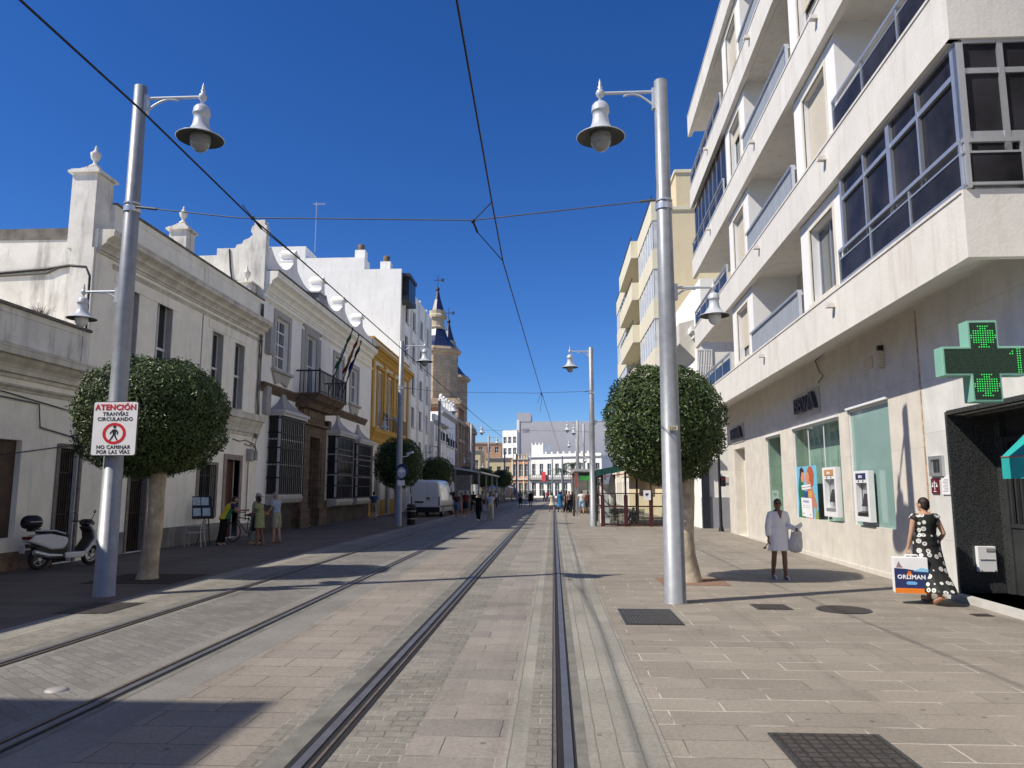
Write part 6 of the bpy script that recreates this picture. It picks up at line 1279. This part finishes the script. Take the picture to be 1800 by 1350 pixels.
# ---------------- scooter ----------------
def scooter(label,loc,rz):
    t=thing('motor_scooter',label,'scooter',local=True); t.location=loc; t.rotation_euler=(0,0,rz)   # faces +y
    for y in (-.62,.66):
        b=MB(); b.tube([(0,y+.2*math.cos(i*.2618),.25+.2*math.sin(i*.2618)) for i in range(25)],.052,8,False); w=b.build('wheel',RUBBER,t)
        b=MB()
        for i in range(5): a=i*1.2566; b.tube([(0,y,.25),(0,y+.16*math.cos(a),.25+.16*math.sin(a))],.018,5)
        b.tube([(0,y+.155*math.cos(i*.2618),.25+.155*math.sin(i*.2618)) for i in range(25)],.014,6,False); b.tube([(-.05,y,.25),(.05,y,.25)],.05,8); b.build('rim',ALU,w)
    def panel(name,poly,w,mat,bev=.03,par=t):
        b=MB(); b.prism(poly,0,-w,w); return b.build(name,mat,par,bevel=bev)
    panel('rear_body',[(-.98,.66),(-.86,.8),(-.45,.82),(-.05,.72),(-.02,.6),(-.12,.44),(-.42,.44),(-.7,.56)],.15,WPAINT,.05)
    panel('under_body',[(-.8,.52),(-.3,.6),(-.05,.5),(.0,.3),(-.1,.2),(-.5,.22),(-.72,.4)],.12,BLACK,.03)
    panel('rear_mudguard',[(-1.0,.5),(-.92,.6),(-.62,.56),(-.5,.5),(-.55,.48),(-.75,.52)],.07,BLACK,.02)
    panel('floorboard',[(-.1,.36),(.34,.36),(.5,.46),(.52,.38),(.36,.22),(-.08,.22)],.16,WPAINT,.03)
    panel('leg_shield',[(.36,.34),(.44,.3),(.68,.62),(.62,.86),(.5,1.0),(.44,.98),(.56,.82),(.6,.64)],.19,WPAINT,.03)
    panel('inner_shield',[(.3,.38),(.38,.36),(.58,.64),(.54,.82),(.46,.95),(.4,.93),(.48,.8),(.5,.66)],.17,BLACK,.03)
    panel('front_mudguard',[(.44,.42),(.55,.53),(.74,.53),(.88,.4),(.86,.36),(.72,.47),(.58,.47),(.48,.4)],.075,WPAINT,.02)
    panel('seat',[(-.72,.82),(-.68,.9),(-.3,.88),(-.02,.8),(.02,.72),(-.05,.7),(-.45,.8)],.13,BLACK,.04)
    panel('handlebar_cowl',[(.36,1.0),(.4,1.1),(.52,1.12),(.64,1.02),(.58,.94),(.44,.94)],.14,BLACK,.04)
    b=MB(); b.tube([(0,.66,.25),(0,.56,.6),(0,.48,1.0)],.04,8); b.tube([(-.07,.66,.25),(-.07,.6,.55)],.022,6); b.build('fork',DARKMET,t)
    b=MB(); b.tube([(-.36,.36,1.06),(-.2,.44,1.06),(.2,.44,1.06),(.36,.36,1.06)],.016,8); b.build('handlebar',BLACK,t)
    for sx in (-1,1):
        b=MB(); b.tube([(sx*.24,.42,1.07),(sx*.3,.44,1.2),(sx*.36,.42,1.27)],.008,6); b.ell((sx*.38,.4,1.3),(.06,.015,.04),10,6); m=b.build('mirror',BLACK,t); b=MB(); b.ell((sx*.38,.389,1.3),(.05,.01,.032),10,6); b.build('mirror_glass',M('mirror',(.7,.72,.75),.05,1),m)
        b=MB(); b.tube([(sx*.2,.36,1.0),(sx*.38,.38,1.03)],.008,5); b.build('brake_lever',ALU,t)
        b=MB(); b.tube([(sx*.17,-.15,.8),(sx*.17,-.4,.88),(sx*.15,-.85,.9)],.018,6); b.build('grab_rail',ALU,t)
    b=MB(); b.rings([(0,-.86,z,.19*q,.22*q) for z,q in ((.94,.6),(.97,.9),(1.05,1.05),(1.13,1.02),(1.2,.85),(1.24,.5))],20); b.build('top_case',BLACK,t)
    b=MB(); b.tube([(.19,-.7,1.1),(.21,-.85,1.1),(.18,-1.0,1.1)],.012,6); b.tube([(-.19,-.7,1.1),(-.21,-.85,1.1),(-.18,-1.0,1.1)],.012,6); b.build('case_trim',ALU,t)
    b=MB(); b.box(-.1,.1,-.9,-.7,.88,.94); b.build('case_rack',BLACK,t)
    b=MB(); b.rings([(0,-.93,.7,.12,.1),(0,-.91,.77,.14,.11)],14); b.build('tail_light',M('dark_red_lens',(.12,.005,.008),.2,var=.1),t)
    b=MB(); b.box(-.1,.1,-1.03,-1.02,.4,.56); b.build('number_plate',M('plate_white',(.5,.5,.52),.5),t)
    b=MB(); b.tube([(.12,-.15,.3),(.15,-.5,.32),(.15,-.85,.42)],[.03,.055,.06],8); b.build('exhaust',ALU,t)
    b=MB(); b.tube([(-.08,-.2,.25),(-.16,-.25,.0)],.014,6); b.build('stand',DARKMET,t)
    return t
scooter('white motor scooter with black top case parked before the gated doorway of the low house',(-11.55,17.55,0),R_(-22))
# ---------------- van ----------------
def van(label,loc,rz):
    t=thing('delivery_van',label,'van',local=True); t.location=loc; t.rotation_euler=(0,0,rz)   # faces +y, rear at y=0
    sec=[(0.0,.35,2.28,.93,.86),(.04,.33,2.38,.98,.9),(.4,.3,2.45,1.0,.9),(3.0,.3,2.46,1.0,.88),(3.9,.3,2.42,1.0,.84),(4.3,.3,2.2,1.0,.78),(4.75,.3,1.75,.99,.8),(4.95,.3,1.4,.98,.86),(5.5,.32,1.22,.95,.85),(5.75,.38,.95,.85,.75)]
    b=MB(); n=0; vs=[]; P=14
    for y,z0,z1,w,wt in sec:
        zb=z0+(z1-z0)*.45; r=.16*(z1-z0)/2
        pr=[(-w+.06,z0),(-w,z0+.12),(-w,zb),(-(w+wt)/2,zb+(z1-zb)*.55),(-wt,z1-r),(-wt+.1,z1-.05),(-wt+.25,z1),(wt-.25,z1),(wt-.1,z1-.05),(wt,z1-r),((w+wt)/2,zb+(z1-zb)*.55),(w,zb),(w,z0+.12),(w-.06,z0)]
        vs+=[(x,y,z) for x,z in pr]
    k=len(sec); fs=[(i*P+j,i*P+(j+1)%P,(i+1)*P+(j+1)%P,(i+1)*P+j) for i in range(k-1) for j in range(P)]+[tuple(range(P))[::-1],tuple(range((k-1)*P,k*P))]
    b.add(vs,fs,True); o=b.build('body',WPAINT,t); 
    for p in o.data.polygons: p.use_smooth=len(p.vertices)==4
    b=MB(); b.box(-1.0,1.0,-.1,.06,.3,.66); b.build('rear_bumper',M('black_bumper',(.012,.013,.018),.6,var=.2),t,bevel=.04)
    for sx,nm in ((-1,'l'),(1,'r')):
        b=MB(); x0,x1=(sx*.03,sx*.88); b.box(min(x0,x1),max(x0,x1),-.015,.01,.7,2.2); d=b.build('rear_door',WPAINT,t,bevel=.012)
        b=MB(); x0,x1=(sx*.1,sx*.8); b.box(min(x0,x1),max(x0,x1),-.022,-.012,1.38,2.0); b.build('door_panel',WPAINT,d,bevel=.006)
        b=MB(); x0,x1=(sx*.9,sx*.985); b.box(min(x0,x1),max(x0,x1),-.02,.1,.75,1.35); b.build('tail_light',M('van_red_lens',(.2,.008,.01),.2),t,bevel=.015)
    b=MB(); b.box(.08,.3,-.035,-.015,1.2,1.3); b.box(.1,.36,-.03,-.015,1.1,1.15); b.box(.55,.62,-.03,-.015,1.25,1.28); b.build('door_handle',BLACK,t)
    b=MB(); b.box(-.72,-.12,-.03,-.012,.92,1.04); b.m=1; b.box(-.66,-.18,-.034,-.02,.78,.9); b.build('number_plate',[BLACK,M('plate',(.55,.55,.57),.5)],t)
    for sx in (-1,1):
        for y in (1.15,4.75):
            b=MB(); b.tube([(sx*.82,y,.34),(sx*1.0,y,.34)],.34,20); w=b.build('wheel',RUBBER,t); b=MB(); b.tube([(sx*.98,y,.34),(sx*1.012,y,.34)],.2,16); b.build('rim',M('van_rim',(.25,.25,.26),.4,.5),w)
        b=MB(); b.prism([(3.35,1.42),(4.25,1.42),(4.55,1.5),(4.2,2.05),(3.45,2.08)],0,sx*.985-.012,sx*.985+.005) if False else b.add([(sx*.985,3.35,1.42),(sx*.99,4.5,1.42),(sx*.93,4.2,1.98),(sx*.925,3.45,2.0)],[(0,1,2,3)]); b.build('side_window',GLASS,t,recalc=False)
        b=MB(); b.box(min(sx*1.0,sx*1.22),max(sx*1.0,sx*1.22),4.35,4.47,1.35,1.65); b.build('mirror',BLACK,t,bevel=.02)
        b=MB(); b.box(min(sx*.99,sx*1.012),max(sx*.99,sx*1.012),.2,5.2,.62,.74); b.build('side_trim',BLACK,t)
        b=MB(); b.box(min(sx*.995,sx*1.008),max(sx*.995,sx*1.008),3.2,3.22,.5,2.1); b.build('door_gap',DARKMET,t)
    return t
van('white delivery van parked with its rear to the viewer beside the clipped ficus',(-8.55,50.3,0),R_(-3))
# ---------------- litter bins, traffic light ----------------
def bin_(label,loc):
    t=thing('litter_bin',label,'bin',local=True); t.location=loc
    b=MB(); b.rings([(0,0,0,.2,.2),(0,0,.06,.22,.22),(0,0,.8,.25,.25),(0,0,.83,.27,.27),(0,0,.88,.27,.27)],16); b.build('body',BLACK,t); b=MB(); b.rings([(0,0,.9,.2,.2),(0,0,.98,.26,.26),(0,0,1.05,.2,.2),(0,0,1.08,.05,.05)],16); b.build('lid',DARKMET,t)
    b=MB(); b.rings([(0,0,.3,.237,.237),(0,0,.33,.239,.239)],16,False); b.rings([(0,0,.7,.251,.251),(0,0,.73,.252,.252)],16,False); b.build('band',ALU,t); return t
bin_('dark litter bin standing directly behind the lamp with the round blue sign',(-7.4,39.3,0))
t=thing('traffic_light','black pedestrian traffic light pole with a red lamp by the side street','traffic light',(7.35,34.0,0))
b=MB(); b.rings([(7.35,34,0,.13,.13),(7.35,34,.25,.07,.07),(7.35,34,3.3,.055,.055)],12); b.build('pole',BLACK,t); b=MB(); b.box(7.41,7.6,33.88,34.12,1.95,2.4); h=b.build('signal_head',BLACK,t,bevel=.03); b=MB(); b.rings([(0,0,0,.001,.001)],4,False) if False else b.prism([(7.505+.065*math.cos(i*.524),2.28+.065*math.sin(i*.524)) for i in range(12)],1,33.85,33.879); b.build('red_lamp',M('red_signal_lens',(.16,.01,.012),.3),h)
t=thing('air_conditioner','white box unit fixed above the grey base of the corner house','air conditioner',(7.65,36.4,2.6)); b=MB(); b.box(7.1,7.5,36.3,36.54,2.9,3.15); b.build('case',WHITEMET,t,bevel=.01)
# ---------------- café terrace ----------------
t=thing('terrace_screen','glass café terrace screen with dark red posts under the right ficus','screen',(3.8,38.4,0))
def post(x,y,h=2.7): b=MB(); b.box(x-.05,x+.05,y-.05,y+.05,0,h); b.box(x-.09,x+.09,y-.09,y+.09,0,1.55); return b.build('post',MAROON,t)
XP=(2.45,3.6,4.85,5.5); 
for x in XP: post(x,38.2)
for x in (2.5,3.55,4.85): post(x,44.5)
b=MB(); b.box(2.45,5.5,38.17,38.23,.95,1.02); b.box(2.45,5.5,38.17,38.23,.06,.14); b.box(2.45,5.5,38.17,38.23,1.6,1.65); b.box(2.42,2.48,38.2,44.5,.95,1.02); b.box(2.42,2.48,38.2,44.5,1.6,1.65); b.build('rail',MAROON,t)
for a,c in zip(XP[:-1],XP[1:]): b=MB(); b.quad((a+.06,38.2,1.03),(c-.06,38.2,1.03),(c-.06,38.2,1.6),(a+.06,38.2,1.6)); b.build('glass_pane',CLEAR,t,recalc=False); b=MB(); b.box(a+.06,c-.06,38.19,38.21,.15,.94); b.build('lower_panel',CLEAR,t)
t=thing('terrace_awning','dark green canvas awning over the café terrace','awning',(4,41,3))
b=MB(); b.add([(2.2,37.9,2.75),(6.9,37.9,3.65),(6.9,45.5,3.65),(2.2,45.5,2.75),(2.2,37.9,2.8),(6.9,37.9,3.7),(6.9,45.5,3.7),(2.2,45.5,2.8)],[(0,1,2,3),(4,5,6,7),(0,1,5,4),(1,2,6,5),(2,3,7,6),(3,0,4,7)]); b.build('canopy',DKGREEN,t); b=MB(); b.box(2.18,2.2,37.9,45.5,2.45,2.78); b.add([(2.2,37.9,2.75),(6.9,37.9,3.6),(6.9,37.9,3.35),(2.2,37.9,2.5)],[(0,1,2,3)]); b.build('valance',DKGREEN,t,recalc=False)
t=thing('red_awning','red awning strip of the shop behind the café terrace','awning',(5,47,2.8)); b=MB(); b.add([(3.2,46.5,2.6),(7.0,46.5,3.1),(7.0,49.5,3.1),(3.2,49.5,2.6)],[(0,1,2,3)]); b.v+=[(x,y,z+.04) for x,y,z in b.v]; b.fc+=[(4,5,6,7),(0,1,5,4),(1,2,6,5),(2,3,7,6),(3,0,4,7)]; b.mi+=[0]*5; b.sm+=[False]*5; b.build('canopy',M('red_awning_cloth',(.45,.04,.03),.8,var=.1),t)
t=thing('menu_sign','white square menu sign with dark drawing on the terrace glass','sign',(4.65,38.1,1.4)); b=MB(); b.box(4.47,4.83,38.06,38.09,1.3,1.78); s_=b.build('board',WHITE,t); b=MB(); 
for x,z,r in ((4.6,1.58,.05),(4.68,1.6,.045),(4.64,1.52,.03)): b.prism([(x+r*math.cos(i*.785),z+r*math.sin(i*.785)) for i in range(8)],1,38.05,38.059)
b.build('drawing',BLACK,s_)
c0=cafechair('black café chair at the left end of the terrace inside the dark red screen',(2.95,39.2,0),R_(40),BLACK,BLACK,'black café chairs on the terrace')
for x,y,r,l in ((3.5,40,200,'black café chair second from the left behind the terrace glass'),(5.75,38.6,120,'black café chair just outside the right end of the terrace screen'),(6.15,39.3,-80,'black café chair farthest right beside the corner house'),(4.3,39.3,30,'black café chair in the middle of the terrace behind the menu sign')): copytree(c0,(x,y,0),R_(r),l,'black café chairs on the terrace')
def ctable(label,loc):
    t=thing('cafe_table',label,'table',local=True); t.location=loc; b=MB(); b.rings([(0,0,.7,.36,.36),(0,0,.73,.36,.36)],20); b.build('table_top',BLACK,t); b=MB(); b.rings([(0,0,0,.22,.22),(0,0,.03,.2,.2),(0,0,.05,.03,.03),(0,0,.7,.03,.03)],12); b.build('leg',DARKMET,t)
ctable('round black café table between the chairs behind the terrace glass',(3.3,39.7,0)); ctable('round black café table outside the right end of the screen',(5.95,39.0,0))
t=thing('closed_parasol','closed white parasol standing inside the café terrace','parasol',(3.1,40.5,0)); b=MB(); b.tube([(3.1,40.5,0),(3.1,40.5,2.7)],.025,8); b.build('pole',ALU,t); b=MB(); b.rings([(3.1,40.5,z,r,r) for z,r in ((.9,.1),(1.2,.16),(1.9,.17),(2.4,.1),(2.65,.03))],14,True,True,lambda i,w:.18*math.sin(w*5+i*.4)); b.build('folded_cloth',C((.55,.56,.5),'parasol_cloth'),t)
t=thing('white_fridge','white upright cooler standing in the café terrace','cooler',(2.8,41.8,0)); b=MB(); b.box(2.55,3.05,41.6,42.2,0,2.1); b.build('cabinet',WHITEMET,t,bevel=.02); b=MB(); b.box(2.6,3.0,41.585,41.6,.3,1.9); b.build('door',M('cooler_door',(.6,.62,.63),.3),t); b=MB(); b.box(2.95,2.98,41.56,41.585,.9,1.3); b.build('handle',DARKMET,t)
person('man in dark clothes sitting behind the terrace glass in the middle of the café',(4.2,40.2,-.45),R_(160),1.7,((85,85),(82,84)),((20,8,60),(25,8,50)),8,SKIN,HAIRB,'short',C((.02,.025,.05),'navy_jacket'),1.9,C((.02,.02,.02),'dark_jeans'),'long')
# ---------------- tram stop shelters ----------------
def shelter(label,x0,x1,y0,y1,h,slope,deco):
    t=thing('tram_shelter',label,'shelter',((x0+x1)/2,(y0+y1)/2,0))
    b=MB(); b.add([(x0,y0,h),(x1,y0,h-slope),(x1,y1,h-slope),(x0,y1,h),(x0,y0,h+.22),(x1,y0,h+.12-slope),(x1,y1,h+.12-slope),(x0,y1,h+.22)],[(0,3,2,1),(4,5,6,7),(0,1,5,4),(1,2,6,5),(2,3,7,6),(3,0,4,7)]); b.build('roof',M('light_grey_roof_panel',(.42,.43,.44),.5,.2,var=.05),t)
    for y in [y0+.3+(y1-y0-.6)*i/3 for i in range(4)]:
        for x in (x0+.25,x1-.25): b=MB(); b.box(x-.07,x+.07,y-.07,y+.07,0,h-.02-(slope if x>x0+1 else 0)); b.build('post',STEEL,t)
    b=MB(); b.box(x0+.33,x1-.9,y0+.25,y0+.33,.2,h-.5); b.m=1; b.box(x0+.33,x1-.4,y0+.28,y0+.32,h-.5,h-.1); b.build('end_panel',[M('shelter_panel',(.16,.155,.14),.5,var=.2,scale=2),DARKMET],t)
    b=MB(); b.box(x0+.5,x1-1.0,y0+.23,y0+.25,1.3,1.75); b.build('info_panel',M('pale_info_panel',(.4,.41,.4),.5),t)
    b=MB(); b.box(x0+.25,x0+.29,y0+.8,y1-.6,.3,2.3); b.build('back_glass',GLASS,t); b=MB(); b.box(x0+.4,x0+.85,y0+2,y1-2,.42,.48); b.build('bench',DARKMET,t)
    return t
ts=shelter('grey tram shelter with sloping roof on the left platform before the church',-8.1,-5.7,60,80,3.45,.35,0)
ts2=shelter('grey flat roofed tram shelter on the right beyond the café terrace',1.6,4.2,58,72,3.2,.1,1)
t=thing('shop_sign','green shop sign hanging under the right tram shelter roof','sign',(2.4,57.9,2.5)); b=MB(); b.box(2.0,3.1,57.75,57.82,2.5,2.85); b.build('board',M('green_sign_board',(.05,.3,.06),.5,var=.3,scale=3),t)
t=thing('turquoise_flag','small turquoise square flag hanging near the right shelter','flag',(2.9,56,2)); b=MB(); b.add([(2.55,56,1.95),(3.0,56,2.4),(3.3,56,2.0),(2.85,56,1.7)],[(0,1,2,3)]); b.v+=[(x,y+.02,z) for x,y,z in b.v]; b.fc+=[(4,5,6,7),(0,1,5,4),(1,2,6,5),(2,3,7,6),(3,0,4,7)]; b.mi+=[0]*5; b.sm+=[False]*5; b.build('flag_cloth',CYAN,t); b=MB(); b.tube([(2.5,56.02,0),(2.5,56.02,2.5)],.02,6); b.build('pole',DARKMET,t)
t=thing('stop_sign_post','thin grey post with a narrow red panel at the right tram stop','sign post',(1.6,53.5,0)); b=MB(); b.tube([(1.62,53.5,0),(1.62,53.5,2.9)],.05,8); b.build('pole',STEEL,t); b=MB(); b.box(1.5,1.72,53.4,53.44,1.95,2.95); b.build('red_panel',M('faded_red_panel',(.3,.1,.08),.5,var=.3,scale=4),t)
t=thing('black_bollard','short black post at the foot of the thin grey sign post','bollard',(1.4,52.5,0)); b=MB(); b.rings([(1.4,52.5,0,.07,.07),(1.4,52.5,1.5,.06,.06),(1.4,52.5,1.55,.03,.03)],10); b.build('post',BLACK,t)
for i,(x,l) in enumerate(((-5.2,'round planter with shrubs left before the salmon house'),(-4.0,'round planter with shrubs right before the salmon house'))):
    t=thing('planter',l,'planter',group='planters on the plaza',local=True); t.location=(x-.5,150,0); b=MB(); b.rings([(0,0,0,.5,.5),(0,0,.7,.75,.75)],14); b.build('pot',CONC,t); b=crownmesh(250,.8,.8,.6,2,.3,i+3); b.v=[(x_,y,z+1.0) for x_,y,z in b.v]; b.build('shrub',LEAF,t,recalc=False)
for i,(x,y,l) in enumerate(((-10.5,135,'white parasol at the distant café left of the salmon house'),(-9.0,140,'second white parasol at the distant café nearer the salmon house'))):
    t=thing('parasol',l,'parasol',group='distant café parasols',local=True); t.location=(x,y,0); b=MB(); b.tube([(0,0,0),(0,0,2.6)],.03,6); b.build('pole',ALU,t); b=MB(); b.rings([(0,0,2.1,1.7,1.7),(0,0,2.35,.9,.9),(0,0,2.6,.03,.03)],8,True,False); b.build('canopy',C((.65,.62,.55),'parasol_cream'),t)
